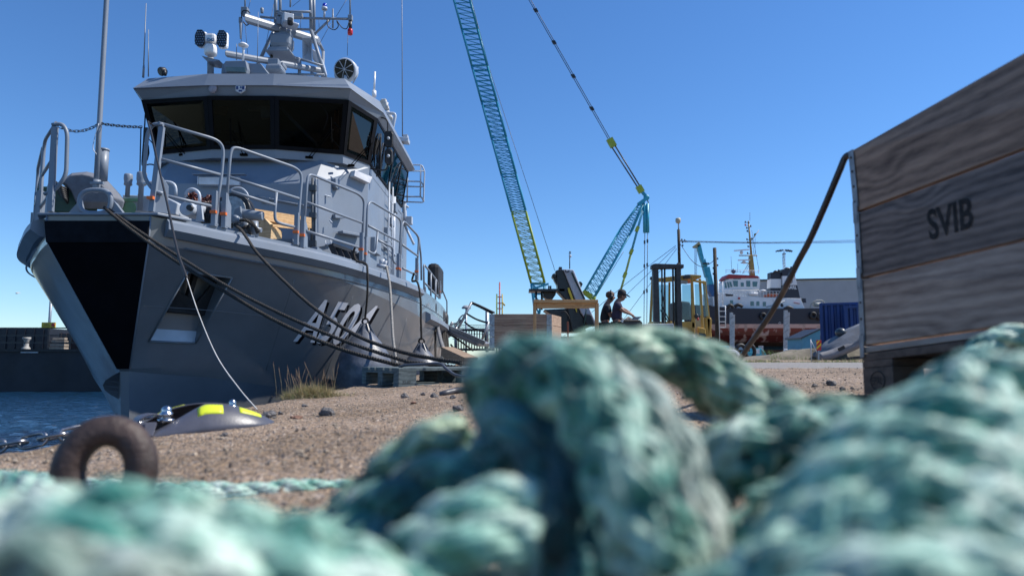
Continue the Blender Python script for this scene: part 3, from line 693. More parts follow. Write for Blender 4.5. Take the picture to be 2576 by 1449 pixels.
mb = MB(); mb.prism([Q('c1', a, b, 12.55) for a, b in ((1000, 800), (1190, 795), (1195, 950), (1085, 960), (1080, 895), (975, 890))], (0, .1, 0)); mb.box(Q('c1', 1865, 1225, 13.5), (.2, .06, .28)); mb.box(Q('c1', 870, 1165, 12.7), (.34, .1, .035)); mb.box(Q('c1', 430, 1140, 12.8), (.3, .1, .06)); mb.each('window_reflection', M('reflection_white', (.62, .63, .62), .6), SHIP)  # added pale shapes standing in for reflections and outside view in the panes
mb = MB(); mb.tube([Q('c1', 1225, 860, 12.55), Q('c1', 1460, 1100, 12.6), Q('c1', 1550, 1190, 12.65)], .032, 8); mb.tube(smooth_path([Q('c1', a, b, 12.5) for a, b in ((1530, 815), (1600, 890), (1625, 960), (1590, 1060))], 5), .014, 8); mb.tube([Q('c1', 470, 1180, 12.6), Q('c1', 665, 1000, 12.5)], .010, 6); mb.tube([Q('c1', 1680, 1000, 12.6), Q('c1', 1745, 1060, 12.6)], .014, 6); mb.tube([Q('c1', 1650, 1120, 12.6), Q('c1', 1735, 1210, 12.6)], .014, 6); mb.each('reflection_pipe', LGREY, SHIP)  # pipes added behind the glass to imitate reflected lines
# windscreen wipers
def wiper(px, py, qx, qy, Yw, spread):
    a = Q('c1', px, py, Yw); mb = MB(); b = Q('c1', qx, qy, Yw - .28); c = Q('c1', qx + spread, qy - 60, Yw - .30)
    mb.tube([a + V((0, -.03, 0)), b], .008, 5); mb.tube([a + V((.06, -.03, .0)), b + V((.05, 0, 0))], .008, 5)
    mb.bar(b + V((0, 0, .22)), b - V((-.03, 0, .25)), .012, .03); mb.box(a, (.13, .05, .04)); mb.build('wiper', M('wiper_black', (.004, .004, .004), .9, spec=.05), SHIP)
wiper(450, 1260, 300, 1080, 12.45, 0); wiper(945, 1258, 830, 1060, 12.24, 0); wiper(1475, 1280, 1650, 1050, 12.42, 0); wiper(1815, 1345, 1970, 1160, 12.75, 0)
# crest and round lamp on the brow
mb = MB(); c = Q('c1', 916, 725, 11.92); mb.prism([c + V(p) for p in ((-.085, 0, .06), (.085, 0, .06), (.085, 0, -.03), (0, 0, -.08), (-.085, 0, -.03))], (0, .03, 0)); cr = mb.build('crest', M('crest_white', (.6, .6, .62), .5), SHIP)
mb = MB(); mb.box(c + V((-.055, -.004, .02)), (.035, .006, .06)); mb.box(c + V((.055, -.004, .02)), (.04, .006, .06)); mb.box(c + V((0.005, -.004, -.035)), (.06, .006, .03)); mb.box(c + V((0.01, -.004, .03)), (.025, .006, .03)); mb.build('crest_field', M('crest_blue', (.02, .04, .16), .5), cr)
mb = MB(); mb.lathe([(.10, 0), (.098, .02), (.03, .03)], Q('c1', 695, 722, 11.96), (0, -1, .1), 18, sc=(1, .75)); mb.build('round_lamp', M('lamp_pink', (.30, .27, .30), .4), SHIP)
# roof equipment
mb = MB()  # twin LED searchlight
pc = Q('c1', 672, 300, 12.35); W2 = M('white_plastic', (.75, .76, .78), .3)
sl = thing('x', None, None, pc); bpy.data.objects.remove(sl)
mb.box(Q('c1', 676, 322, 12.35), (.22, .18, .19)); mb.cyl(Q('c1', 676, 455, 12.35), Q('c1', 676, 370, 12.35), .118, 20); mb.box(Q('c1', 588, 312, 12.35) + V((.015, .08, 0)), (.17, .13, .32)); mb.box(Q('c1', 762, 318, 12.35) + V((0.01, .08, 0)), (.18, .13, .32))
slm = mb.build('searchlight_head', W2, SHIP, bevel=.05, label='white twin panel searchlight head')
for x_, y_ in ((583, 312), (760, 316)):
    c = Q('c1', x_, y_, 12.25); mb = MB(); r0 = [(a * .57, b * .57) for a, b in [(-.12, -.2), (-.15, -.1), (-.15, .12), (-.08, .29), (.08, .29), (.17, .18), (.17, -.16), (.09, -.29), (-.06, -.27)]]
    mb.prism([c + V((a, 0, b)) for a, b in r0], (0, .03, 0)); f_ = mb.build('lamp_face', M('lamp_black', (.006, .008, .014), .25), slm)
    mb = MB()
    for a in range(4):
        for b in range(6):
            px_ = (-.115 + a * .075 + (b % 2) * .03) * .57; pz_ = (-.2 + b * .082) * .57
            if abs(px_) < .08: mb.lathe([(.015, 0), (.013, .008)], c + V((px_, 0, pz_)), (0, -1, 0), 8)
    mb.build('lenses', M('lens', (.10, .14, .20), .1, spec=1), f_)
mb = MB(); c = Q('c1', 668, 316, 12.2)
mb.tube([c + V((.062 * sin(2 * pi * k / 24), .04, .028 * sin(4 * pi * k / 24))) for k in range(24)], .008, 5, closed=True); mb.build('loop_emblem', M('emblem_blue', (.06, .20, .40), .4), slm)
mb = MB(); mb.prism([Q('c1', a, b, 12.35) for a, b in ((600, 455), (745, 490), (700, 505), (640, 495))], (0, .3, 0)); mb.cyl(Q('c1', 675, 610, 12.55), Q('c1', 675, 470, 12.55), .06, 12); mb.build('searchlight_post', GREY, SHIP)
mb = MB()  # floodlight box on the roof front
c = Q('c1', 880, 545, 12.15); mb.prism([Q('c1', a, b, 12.1) for a, b in ((795, 495), (960, 492), (975, 560), (965, 597), (795, 590), (778, 530))], (0, .35, 0)); fb = mb.build('floodlight', GREY, SHIP, bevel=.015)
mb = MB(); mb.prism([Q('c1', a, b, 12.08) for a, b in ((795, 545), (950, 548), (962, 590), (805, 580))], (0, .02, 0)); mb.build('floodlight_glass', M('flood_glass', (.12, .16, .14), .08, spec=1), fb)
mb = MB(); mb.prism([Q('c1', a, b, 12.25) for a, b in ((760, 598), (765, 530), (800, 500), (1085, 520), (1145, 600))], (0, .7, 0)); mb.build('roof_box', GREY, SHIP, bevel=.01)
mb = MB(); mb.lathe([(.02, 0), (.02, .2), (.03, .26)], Q('c1', 938, 500, 12.25), n=10); mb.lathe([(.04, 0), (.09, .02), (.09, .045), (.05, .075)], Q('c1', 940, 385, 12.25), n=16); mb.build('gps_dome', W2, SHIP)
mb = MB()  # round searchlight, tilted
c = Q('c1', 1785, 560, 12.55); ax = V((-.12, -.85, -.2)).normalized(); mb.lathe([(k_ * .58, h_ * .62) for k_, h_ in [(.34, 0), (.385, .03), (.385, .1), (.37, .12), (.36, .30), (.30, .46), (.16, .55), (.02, .57)]], c - V((.04, .05, .04)), -ax, 26); drum = mb.build('round_searchlight', LGREY, SHIP)
mb = MB(); mb.lathe([(.175, 0), (.19, .008)], c - V((.04, .05, .04)) + ax * .008, ax, 24); mb.build('searchlight_glass', M('glass_black', (.006, .006, .008), .25, spec=.25), drum)
mb = MB()
for k in range(4):
    a = k * pi / 4 + .3; x_ = ax.cross(V((0, 0, 1))).normalized(); z_ = x_.cross(ax); d_ = (x_ * cos(a) + z_ * sin(a)) * .18; q_ = c - V((.04, .05, .04)) + ax * .02; mb.tube([q_ - d_, q_ + d_], .006, 5)
mb.build('searchlight_wires', LGREY, drum)
mb = MB(); mb.tube(rounded([Q('c1', 1690, 545, 12.65), Q('c1', 1680, 640, 12.65), Q('c1', 1775, 655, 12.55)], .1), .012, 6); mb.tube(rounded([Q('c1', 1870, 545, 12.65), Q('c1', 1870, 615, 12.65), Q('c1', 1830, 680, 12.65)], .1), .012, 6); mb.cyl(Q('c1', 1775, 668, 12.55), Q('c1', 1775, 620, 12.55), .05); mb.build('searchlight_yoke', LGREY, SHIP)
mb = MB(); c = Q('c1', 262, 585, 12.25); mb.lathe([(.07, 0), (.085, .03), (.07, .11), (.03, .14)], c, (.5, .7, .4), 16); mb.cyl(Q('c1', 305, 615, 12.25), Q('c1', 300, 570, 12.25), .03); mb.build('spot_lamp', DARK, SHIP)
mb = MB()  # bracket lamp + horn on right (cable hook)
for x0, y0, x1, y1, r in ((152, 30, 128, 632, .014), (170, 245, 170, 625, .012), (2228, -420, 2233, 1110, .010), (1062, 100, 1055, 520, .008), (886, 360, 886, 490, .01)):
    mb.tube([Q('c1', x0, y0, 12.25), Q('c1', x1, y1, 12.25)], [r * .6, r], 6)
mb.lathe([(.02, 0), (.02, .2), (.012, .25)], Q('c1', 128, 632, 12.25), n=8); mb.each('whip_aerial', GREY, SHIP)
mb = MB(); mb.cyl(Q('c1', 2003, 790, 15.), Q('c1', 2003, 740, 15.), .05, 8); mb.cyl(Q('c1', 2003, 740, 15.), Q('c1', 2010, 585, 15.), .022, 8); mb.build('stub_aerial', W2, SHIP)
# mast
YM = 13.7
mb = MB()
def seg(k, a, b, Ya, r, Yb=None, n=8): mb.tube([Q(k, *a, Ya), Q(k, *b, Yb or Ya)], r, n)
for a, b in (((1205, -120), (1203, 205)), ((1195, 240), (1060, 520)), ((1486, -120), (1492, 250)), ((1492, 250), (1610, 640)), ((1203, 205), (1195, 240))): seg('c1', a, b, YM, .038)
for a, b in (((1240, -120), (1240, 150)), ((1515, -120), (1515, 260)), ((1515, 260), (1590, 420))): seg('c1', a, b, YM + .7, .034)
for a, b in (((1205, 95), (1490, 100)), ((1080, 140), (1200, 150)), ((1350, 150), (1810, 157)), ((1370, 240), (1490, 243)), ((1640, 165), (1520, 280)), ((1330, 460), (1590, 540)), ((1180, 470), (1400, 480)), ((1490, 590), (1560, 640)), ((1270, 605), (1600, 610)), ((1085, 470), (1180, 480)), ((1150, 395), (1170, 450))): seg('c1', a, b, YM - .1, .026)
for a, b in (((1668, 75), (1668, 232)), ((1808, -150), (1808, 130)), ((955, -100), (955, 80)), ((1325, -60), (1322, 60))): seg('c1', a, b, YM - .1, .018)
for x_, y_, Y_ in ((1060, 520, YM), (1610, 640, YM), (1590, 420, YM + .7), (1400, 480, YM - .1)): p_ = Q('c1', x_, y_, Y_); mb.tube([p_, V((p_.x, p_.y, 5.36))], .035, 8)
mb.each('mast_frame', GREY, SHIP)
mb = MB(); mb.box(Q('c1', 1810, 150, YM - .1), (.09, .09, .12)); mb.box(Q('c1', 955, 100, YM - .5), (.13, .13, .16)); mb.box(Q('c1', 918, 168, YM - .5), (.06, .06, .12)); mb.tube([Q('c1', 918, 180, YM - .5), Q('c1', 918, 320, YM - .5)], [.03, .014], 8)
mb.box(Q('c1', 1380, 130, YM - .2), (.22, .1, .09)); mb.box(Q('c1', 1235, 170, YM - .3), (.09, .12, .2)); mb.box(Q('c1', 1250, 130, YM - .3), (.12, .12, .12), (0, .5, 0)); mb.lathe([(.03, 0), (.04, .08), (.022, .12)], Q('c1', 1092, 110, YM - .1), n=10); mb.each('mast_fitting', GREY, SHIP, bevel=.01)
mb = MB(); mb.tube(smooth_path([Q('c1', a, b, YM - .2) for a, b in ((1620, 160), (1630, 220), (1680, 245), (1712, 215), (1700, 175))], 5), .010, 5); mb.tube(smooth_path([Q('c1', a, b, YM - .2) for a, b in ((1700, 170), (1740, 225), (1780, 235), (1800, 180))], 5), .010, 5)
mb.tube(smooth_path([Q('c1', a, b, YM - .6) for a, b in ((925, 150), (935, 95), (975, 92), (995, 110))], 5), .012, 5); mb.tube(smooth_path([Q('c1', a, b, YM - .6) for a, b in ((940, 180), (965, 208), (990, 195))], 5), .012, 5); mb.tube(smooth_path([Q('c1', a, b, YM - .3) for a, b in ((1215, 110), (1235, 135), (1225, 180), (1260, 140), (1300, 130), (1330, 100))], 5), .014, 5); mb.tube([Q('c1', 1168, 360, YM - .3), Q('c1', 1170, 470, YM - .3)], .03, 6)
mb.build('mast_cables', RUBBER, SHIP)
mb = MB(); mb.lathe([(.04, 0), (.045, .02), (.042, .07), (.02, .095)], Q('c1', 1600, 65, YM - .1), n=12); mb.build('blue_beacon', M('beacon_blue', (.01, .03, .45), .2), SHIP)
mb = MB(); mb.cyl(Q('c1', 1598, 140, YM - .1), Q('c1', 1600, 80, YM - .1), .022, 8); mb.cyl(Q('c1', 1600, 82, YM - .1), Q('c1', 1600, 64, YM - .1), .06, 12); mb.build('beacon_stem', LGREY, SHIP)
mb = MB(); mb.lathe([(.045, 0), (.055, .02), (.055, .1), (.045, .12)], Q('c1', 1808, 285, YM - .1), n=12); mb.build('red_lamp', M('lamp_red', (.5, .01, .01), .25), SHIP)
mb = MB(); mb.cyl(Q('c1', 1810, 242, YM - .1), Q('c1', 1810, 170, YM - .1), .035, 10); mb.build('lamp_socket', DARK, SHIP)
mb = MB(); mb.box(Q('c1', 1300, 165, YM - .4), (.20, .25, .2), (0, 0, .5)); mb.box(Q('c1', 1325, 208, YM - .4), (.28, .3, .05), (0, .1, .5)); mb.build('night_camera_housing', LGREY, SHIP, bevel=.02)
mb = MB(); mb.cyl(Q('c1', 1322, 200, YM - .5), Q('c1', 1322, 155, YM - .6), .055, 16); mb.build('night_camera', DARK, SHIP)
# radars
def radar(a, b, Ya, Yb, r, nm, ped, Yp):
    pa, pb = Q('c1', *a, Ya), Q('c1', *b, Yb); mb = MB(); d = (pb - pa)
    mb.loft([[p + V((0, -r * .75, -r)), p + V((0, -r, 0)), p + V((0, -r * .7, r * .75)), p + V((0, 0, r)), p + V((0, r * .7, r * .75)), p + V((0, r, 0)), p + V((0, r * .75, -r))] for p in (pa, pb)], smooth=False)
    mb.box(pa.lerp(pb, .5) - V((0, 0, r * 1.2)), (.3, .25, .08)); mb.build(nm, GREY, SHIP, bevel=.02)
    mb = MB(); x0, y0, x1, y1 = ped; p0, p1 = Q('c1', x0, y0, Yp), Q('c1', x1, y1, Yp); w_ = p1.x - p0.x; h_ = p0.z - p1.z; c_ = (p0 + p1) / 2
    mb.loft([[c_ + V((sx * w_ * k * .5, sy * w_ * k * .45, z_)) for sx, sy in ((-1, -1), (1, -1), (1, 1), (-1, 1))] for k, z_ in ((.8, -h_ / 2), (1, -h_ * .2), (1, h_ * .25), (.72, h_ / 2))]); mb.build('radar_gearbox', GREY, SHIP, bevel=.05)
radar((962, 150), (1560, 335), 12.9, 14.2, .092, 'radar_scanner', (1180, 285, 1335, 420), 13.5)
radar((800, 437), (1600, 580), 12.5, 13.9, .062, 'radar_scanner', (1140, 535, 1268, 605), 13.0)
mb = MB(); mb.box(Q('c1', 1255, 440, 13.5), (.38, .5, .08)); mb.box(Q('c1', 1265, 470, 13.55), (.5, .7, .04)); mb.box(Q('c1', 1195, 520, 13.0), (.2, .2, .14)); mb.each('radar_platform', GREY, SHIP, bevel=.01)
mb = MB()  # horn
pa = [Q('c1', a, b, 13.7) for a, b in ((1420, 312), (1495, 310), (1497, 505), (1422, 500))]; c_ = Q('c1', 1470, 405, 13.9)
mb.add(pa + [c_ + V((-.01, 0, .03)), c_ + V((.03, 0, .03)), c_ + V((.03, 0, -.03)), c_ + V((-.01, 0, -.03))], [(0, 1, 5, 4), (1, 2, 6, 5), (2, 3, 7, 6), (3, 0, 4, 7), (4, 5, 6, 7)]); hn = mb.build('horn', LGREY, SHIP, solid=.02, fix=False)
mb = MB(); mb.prism([Q('c1', a, b, 14.0) for a, b in ((1497, 395), (1545, 425), (1575, 545), (1500, 480))], (0, .5, 0)); mb.build('horn_driver', LGREY, SHIP, bevel=.02)
# rigging wires and hanging block with hook
mb = MB()
for a, b in (((1785, -10), (1690, 145)), ((1650, 195), (1545, 385)), ((1790, 285), (1785, 455)), ((1195, 5), (1120, 385)), ((948, 60), (920, 380)), ((955, 185), (975, 440)), ((1005, -20), (975, 100)), ((1420, -10), (1340, 55)), ((1555, 165), (1556, 230)), ((1408, 160), (1405, 240))): seg('c1', a, b, 14.2, .005, n=4)
mb.build('rigging_wires', DARK, SHIP)
# deckhouse fittings: long lamp, door, strip lamp, boxes
def wallbox(k, pts, Y0, Y1, name, mat, th=.05, parent=SHIP, off=0, label=None, bevel=.008):
    """outline on a wall that runs from depth Y0 (left) to Y1 (right)"""
    xs = [p[0] for p in pts]; x0, x1 = min(xs), max(xs)
    q = [Q(k, x, y, lerp(Y0, Y1, (x - x0) / (x1 - x0 + 1e-6)) - off) for x, y in pts]; n_ = (q[1] - q[0]).cross(q[2] - q[0]).normalized(); n_ = n_ if n_.y < 0 else -n_
    mb = MB(); mb.prism(q, n_ * th); return mb.build(name, mat, parent, bevel=bevel, label=label)
def wallY(k, x, y=0):
    px = D(k, x, y)[0]; # intersection with the oblique front wall
    tx = (px - 1288) / FPX / .98; a = V((CX + 1.39, 12.0)); b = V((CX + 2.11, 13.2)); d = b - a; s_ = (tx * a.y - a.x) / (d.x - tx * d.y); return max(12.0, a.y + d.y * s_)
FB = 12.0
ll = wallbox('c2', [(1765, 712), (2155, 716), (2160, 800), (1762, 792)], FB, FB, 'work_lamp', M('lamp_frost', (.62, .62, .64), .4), .07, label='long wall lamp')
mb = MB(); mb.tube([Q('c2', a, b, FB - .07) for a, b in ((1762, 710), (2158, 714), (2163, 803), (1760, 795))], .009, 5, closed=True); mb.box(Q('c2', 1960, 690, FB - .05), (.95, .1, .02)); mb.build('lamp_guard', GREY, ll)
dx0, dx1 = 1030, 1210; dq = [(1048, 485), (1205, 520), (1205, 1110), (1045, 1145)]
wallbox('c3', dq, wallY('c3', 1045), wallY('c3', 1205), 'door', GREY, .03, off=.0, label='watertight door')
mb = MB(); q0, q1 = wallY('c3', 1028), 0; mb.tube([Q('c3', 1030, 480, q0 - .04), Q('c3', 1020, 1150, q0 - .04)], .024, 8)
for y_ in (575, 835, 1100): mb.box(Q('c3', 1032, y_, q0 - .05), (.12, .08, .10))
mb.build('door_hinges', M('hinge_dark', (.05, .06, .07), .5), SHIP)
mb = MB(); y_ = wallY('c3', 1165) - .06; mb.tube(rounded([Q('c3', 1120, 628, y_ + .05), Q('c3', 1125, 640, y_ - .02), Q('c3', 1205, 660, y_)], .02), .014, 6); mb.tube(rounded([Q('c3', a, b, y_) for a, b in ((1150, 1070), (1150, 1108), (1200, 1108), (1200, 1060))], .03), .012, 6); mb.tube(rounded([Q('c3', a, b, y_ - .04) for a, b in ((1190, 880), (1215, 905))], .01), .014, 6); mb.build('door_handle', LGREY, SHIP)
for pts, nm, m_, th in (([(1210, 490), (1262, 500), (1262, 590), (1240, 600), (1210, 570)], 'vent_cowl', GREY, .10), ([(1205, 825), (1305, 850), (1300, 868), (1210, 865)], 'step_lamp', GREY, .10), ([(1265, 985), (1465, 1020), (1465, 1045), (1265, 1010)], 'shelf', GREY, .14), ([(1390, 415), (1555, 480), (1530, 540), (1380, 470)], 'wall_lamp', M('lamp_frost', (0, 0, 0)), .12), ([(1225, 370), (1262, 375), (1262, 390), (1225, 385)], 'small_cap', LGREY, .05)):
    xs = [p[0] for p in pts]; wallbox('c3', pts, wallY('c3', min(xs)), wallY('c3', max(xs)), nm, m_, th)
mb = MB(); mb.tube([Q('c3', 490, 655, FB - .03), Q('c3', 1000, 750, FB - .03)], .02, 6); mb.box(Q('c3', 585, 690, FB - .02), (.14, .04, .10)); mb.box(Q('c3', 980, 745, FB), (.2, .06, .06)); mb.build('front_handrail', GREY, SHIP)
# aft side: windows pipes, ladder, fittings on the bright side wall
sideY = lambda px: 2.85 / max(.02, (1288 - px) / FPX) / 1.0
for x_, y_, w_, h_ in ((1735, 900, .16, .3), (1690, 985, .16, .12), (1300 + 390, 1125, .2, .12), (1590, 1130, .3, .5), (1770, 770, .2, .25)):
    px, py = D('c3', x_, y_); Y_ = min(17.6, sideY(px)); p = P(px, py, Y_); mb = MB(); mb.box(S(2.14, p.y, p.z), (.12, h_ * 1.3, w_)); mb.build('side_fitting', GREY, SHIP, bevel=.01)
mb = MB()
for k in range(7):
    z_ = 1.9 + k * .3; mb.tube([S(2.2, 15.0, z_), S(2.2, 15.45, z_)], .014, 5)
for y_ in (15.0, 15.45): mb.tube([S(2.2, y_, 1.6), S(2.2, y_, 4.1)], .018, 6)
mb.tube([S(2.16, 14.2, 2.6), S(2.2, 16.9, 2.6)], .018, 6); mb.tube([S(2.13, 16, 1.6), S(2.13, 16, 4.0)], .05, 8)
mb.build('side_ladder', LGREY, SHIP)
# mirrors and cable bundle at the bridge wing
for k, (x0, y0, x1, y1) in enumerate(((2085, 1062, 2155, 1195), (2090, 1205, 2150, 1338))):
    a, b = Q('c1', x0, y0, 13.35), Q('c1', x1, y1, 13.35); mb = MB(); mb.prism([V((a.x + .03, 13.35, a.z)), V((b.x - .03, 13.35, a.z)), V((b.x, 13.37, a.z - .06)), V((b.x, 13.37, b.z + .06)), V((b.x - .04, 13.35, b.z)), V((a.x + .04, 13.35, b.z)), V((a.x, 13.33, b.z + .06)), V((a.x, 13.33, a.z - .06))], (0, .08, 0)); mr = mb.build('mirror', RUBBER, SHIP, bevel=.02)
    c_ = (a + b) / 2; mb = MB(); mb.lathe([(.03, 0), (.033, .02), (.014, .035)], V((c_.x, 13.34, c_.z)), (0, -1, 0), 12); mb.build('mirror_boss', LGREY, mr)
for k, (x0, y0, x1, y1) in enumerate(((1235, 240, 1282, 385), (1232, 400, 1278, 555))):
    a, b = Q('c2', x0, y0, 12.7), Q('c2', x1, y1, 12.7); mb = MB(); mb.prism([V((a.x, 12.7, a.z)), V((b.x - .02, 12.7, a.z)), V((b.x, 12.7, (a.z + b.z) / 2)), V((b.x - .03, 12.7, b.z)), V((a.x, 12.7, b.z))], (0, .07, 0)); mb.build('mirror', RUBBER, SHIP, bevel=.02)
mb = MB(); mb.tube(rounded([Q('c1', a, b, 13.4) for a, b in ((2030, 955), (2090, 960), (2115, 985), (2110, 1370), (2080, 1385), (1930, 1365))], .06), .016, 6)
mb.tube(rounded([Q('c2', a, b, 12.75) for a, b in ((1255, 120), (1250, 230), (1225, 560), (1225, 610), (1300, 590), (1365, 605))], .04), .014, 6); mb.tube([Q('c2', 1215, 240, 12.8), Q('c2', 1200, 850, 12.6), Q('c2', 1145, 1025, 12.4)], .012, 5); mb.tube([Q('c2', 1255, 120, 12.75), Q('c2', 1345, 250, 12.7)], .01, 5); mb.tube([Q('c2', 1285, 350, 12.75), Q('c2', 1350, 420, 12.7)], .01, 5); mb.build('mirror_bracket', DARK, SHIP)
rr = random.Random(4); mb = MB()
for k in range(11):
    x_ = 2055 + rr.uniform(-20, 25); y0 = 1120 + rr.uniform(-40, 60); x1 = 2000 + rr.uniform(-30, 60); y1 = 1400 + rr.uniform(-60, 50)
    mb.tube(smooth_path([Q('c1', x_, y0, 13.6), Q('c1', (x_ + x1) / 2 + rr.uniform(-15, 15), (y0 + y1) / 2, 13.5), Q('c1', x1, y1, 13.5)], 5), .013, 5)
mb.build('cable_bundle', RUBBER, SHIP)
# gear aft of the bridge: folded awning, rail basket, antenna blocks, post
mb = MB()
for i, (x0, y0, x1, y1, r) in enumerate(((2075, 820, 2105, 900, .10), (2105, 900, 2150, 1010, .08), (2180, 1200, 2205, 1320, .09), (2200, 1320, 2215, 1449, .10))):
    mb.tube(smooth_path([Q('c1', x0, y0, 17.3), Q('c1', (x0 + x1) / 2 + 6, (y0 + y1) / 2, 17.3), Q('c1', x1, y1, 17.3)], 4), [r * k for k in (.5, 1, .8, 1.1, .9, 1, .8, .9, .5)], 9)
for v in mb.v: v += noise.noise_vector(v * 6) * .07
mb.build('folded_awning', M('canvas', (.50, .49, .47), .9, var=.25, scale=8, bump=1, bscale=10), SHIP)
mb = MB(); mb.tube(rounded([Q('c1', a, b, 16.) for a, b in ((2085, 920), (2178, 925), (2150, 1060))], .08), .04, 8); mb.box(Q('c1', 2235, 1145, 16.5), (.32, .3, .10), (0, .1, 0)); mb.box(Q('c1', 2260, 1115, 16.5), (.12, .2, .08)); mb.box(Q('c1', 2200, 1180, 16.5), (.22, .3, .06), (0, -.5, 0)); mb.each('bridge_wing_bracket', LGREY, SHIP, bevel=.01)
mb = MB(); YB = 17.4
def bsk(pts, Y=YB, r=.018): mb.tube(rounded([Q('c3', a, b, Y) for a, b in pts], .05), r, 6)
bsk([(1785, 352), (2065, 358), (2090, 415), (2080, 712), (1760, 700)]); bsk([(1785, 412), (2090, 415)], YB, .018); bsk([(1760, 505), (2060, 515), (2085, 565), (1770, 555)], YB, .018); bsk([(1740, 655), (2060, 658), (2085, 705)], YB, .02); bsk([(2055, 360), (2050, 660)], YB, .02); bsk([(1905, 355), (1890, 660)], YB, .02); bsk([(1930, 420), (1925, 715)], YB, .02); bsk([(1770, 740), (1900, 670)], YB, .02); bsk([(1810, 780), (1930, 700)], YB, .02)
bsk([(1740, 360), (1760, 500), (1740, 655), (1700, 760)], YB, .02)
mb.build('wing_basket', LGREY, SHIP)
mb = MB(); mb.tube([Q('c3', 1895, 700, 17.6), Q('c3', 1905, 930, 17.6)], .06, 10); mb.box(Q('c3', 1945, 885, 17.5), (.16, .2, .2)); mb.tube([Q('c3', 1900, 920, 17.6), Q('c3', 1990, 1110, 17.6)], .035, 8); mb.tube([Q('c3', 1940, 760, 17.6), Q('c3', 1870, 720, 17.6)], .03, 6); mb.build('boat_davit', LGREY, SHIP, bevel=.01)
mb = MB(); mb.prism([S(2.0, 17.9, 1.5), S(2.0, 17.9, 4.0), S(1.6, 19.5, 3.0), S(1.6, 20.3, 1.5)], (-3.4, 0, 0)); mb.build('aft_casing', GREY, SHIP, bevel=.03)
# guard rails
def u_px(px, z=1.8, inset=.05):
    lo, hi = 0., 1.
    for _ in range(40):
        m_ = (lo + hi) / 2; d = station(m_)[0]
        if proj(V((CX + d[1] - inset, d[0], z)))[0] < px: lo = m_
        else: hi = m_
    return lo
def rp(k, x, y, sd=1, xo=0):
    px, py = D(k, x, y); u = u_px(px); d = station(u)[0]; z = P(px, py, d[0]).z
    return V((CX + sd * (d[1] - .05), d[0], z))
RAILS = [
 ('c2', [[(1300, 860), (1365, 240)]], .045, [[(1380, 545), (1940, 690)], [(1350, 870), (1900, 995)], [(1330, 200), (1900, 360), (1965, 440), (1955, 690), (1905, 1165)]], True),
 ('c3', [], 0, [[(190, 940), (220, 220), (260, 185), (850, 385), (908, 450), (895, 700), (875, 1100)], [(215, 470), (885, 675)], [(235, 605), (660, 735)], [(672, 618), (660, 860), (690, 905), (860, 945)]], True),
 ('c3', [], 0, [[(935, 1130), (960, 470), (990, 445), (1450, 630), (1508, 690), (1490, 1250)], [(950, 705), (1490, 905)], [(960, 980), (1460, 1135)]], False),
 ('c3', [], 0, [[(1525, 1290), (1540, 735), (1570, 700), (1840, 860), (1862, 900), (1840, 1420)], [(1545, 930), (1840, 1080)], [(1645, 1070), (1790, 1140), (1785, 1260), (1815, 1290)], [(1550, 1175), (1625, 1205), (1640, 990)]], False),
 ('c3', [], 0, [[(1852, 1430), (1870, 910), (1890, 890), (2015, 1020), (2030, 1060), (2015, 1440)], [(1870, 1110), (2025, 1220)], [(1880, 1335), (2005, 1395)], [(2030, 1040), (2055, 1240), (2060, 1449)]], False),
 ('c5', [], 0, [[(1480, 590), (1470, 262), (1525, 330), (1575, 395), (1592, 520)], [(1475, 400), (1590, 520)], [(1528, 600), (1525, 330)], [(1562, 620), (1562, 375)], [(1480, 480), (1590, 610)], [(1650, 760), (1648, 545), (1600, 430)]], False)]
for k, posts, r, lines, mir in RAILS:
    for sd in ((1, -1) if mir else (1,)):
        mb = MB()
        for ln in lines: mb.tube(rounded([rp(k, x, y, sd) for x, y in ln], .12, 5), .021, 8)
        # the thicker pipe sockets at both ends of the first long line
        big = max(lines, key=len)
        for e in ((big[-1],) if posts else (big[0], big[-1])):
            p = rp(k, *e, sd); top = p + V((0, 0, .42)); mb.box((p + top) / 2, (.055, .085, (top - p).length + .04)); mb.prism([p + V((.03, -.03, 0)), p + V((.03, .14, 0)), p + V((.03, .12, .3)), p + V((.03, -.01, .42))], (-.012, 0, 0))
        if posts:
            a = rp('c2', 1310, 1040, sd); b = rp('c2', 1365, 240, sd); mb.bar(a, b, .06, .05); mb.prism([a + V((0, 0, 0)), a + V((sd * .14, .1, 0)), a + V((sd * .13, .1, .34)), b.lerp(a, .5)], (0, .012, 0))
            hp = [(-.0, 0, .0)]; zz = [P(*D('c2', q, w_), 8.05).z for q, w_ in ((1300, 860), (1200, 830), (1135, 690), (1160, 270), (1240, 188), (1330, 200))]; tt = [.72, .60, .47, .49, .56, .68]
            mb.tube(rounded([S(sd * t0, 8.12, z0) for t0, z0 in zip(tt, zz)], .1, 5), .024, 8)
        g = mb.build('guard_rail', GREY, SHIP)
        mb = MB()
        for e in (((1310, 1040), big[-1]) if posts else (big[0], big[-1])): p = rp(k, *e, sd) + V((0.0, -.04, .16)); mb.box(p, (.075, .05, .035))
        if not mir or sd == 1: mb.each('rail_pin_tag', ORANGE, g)
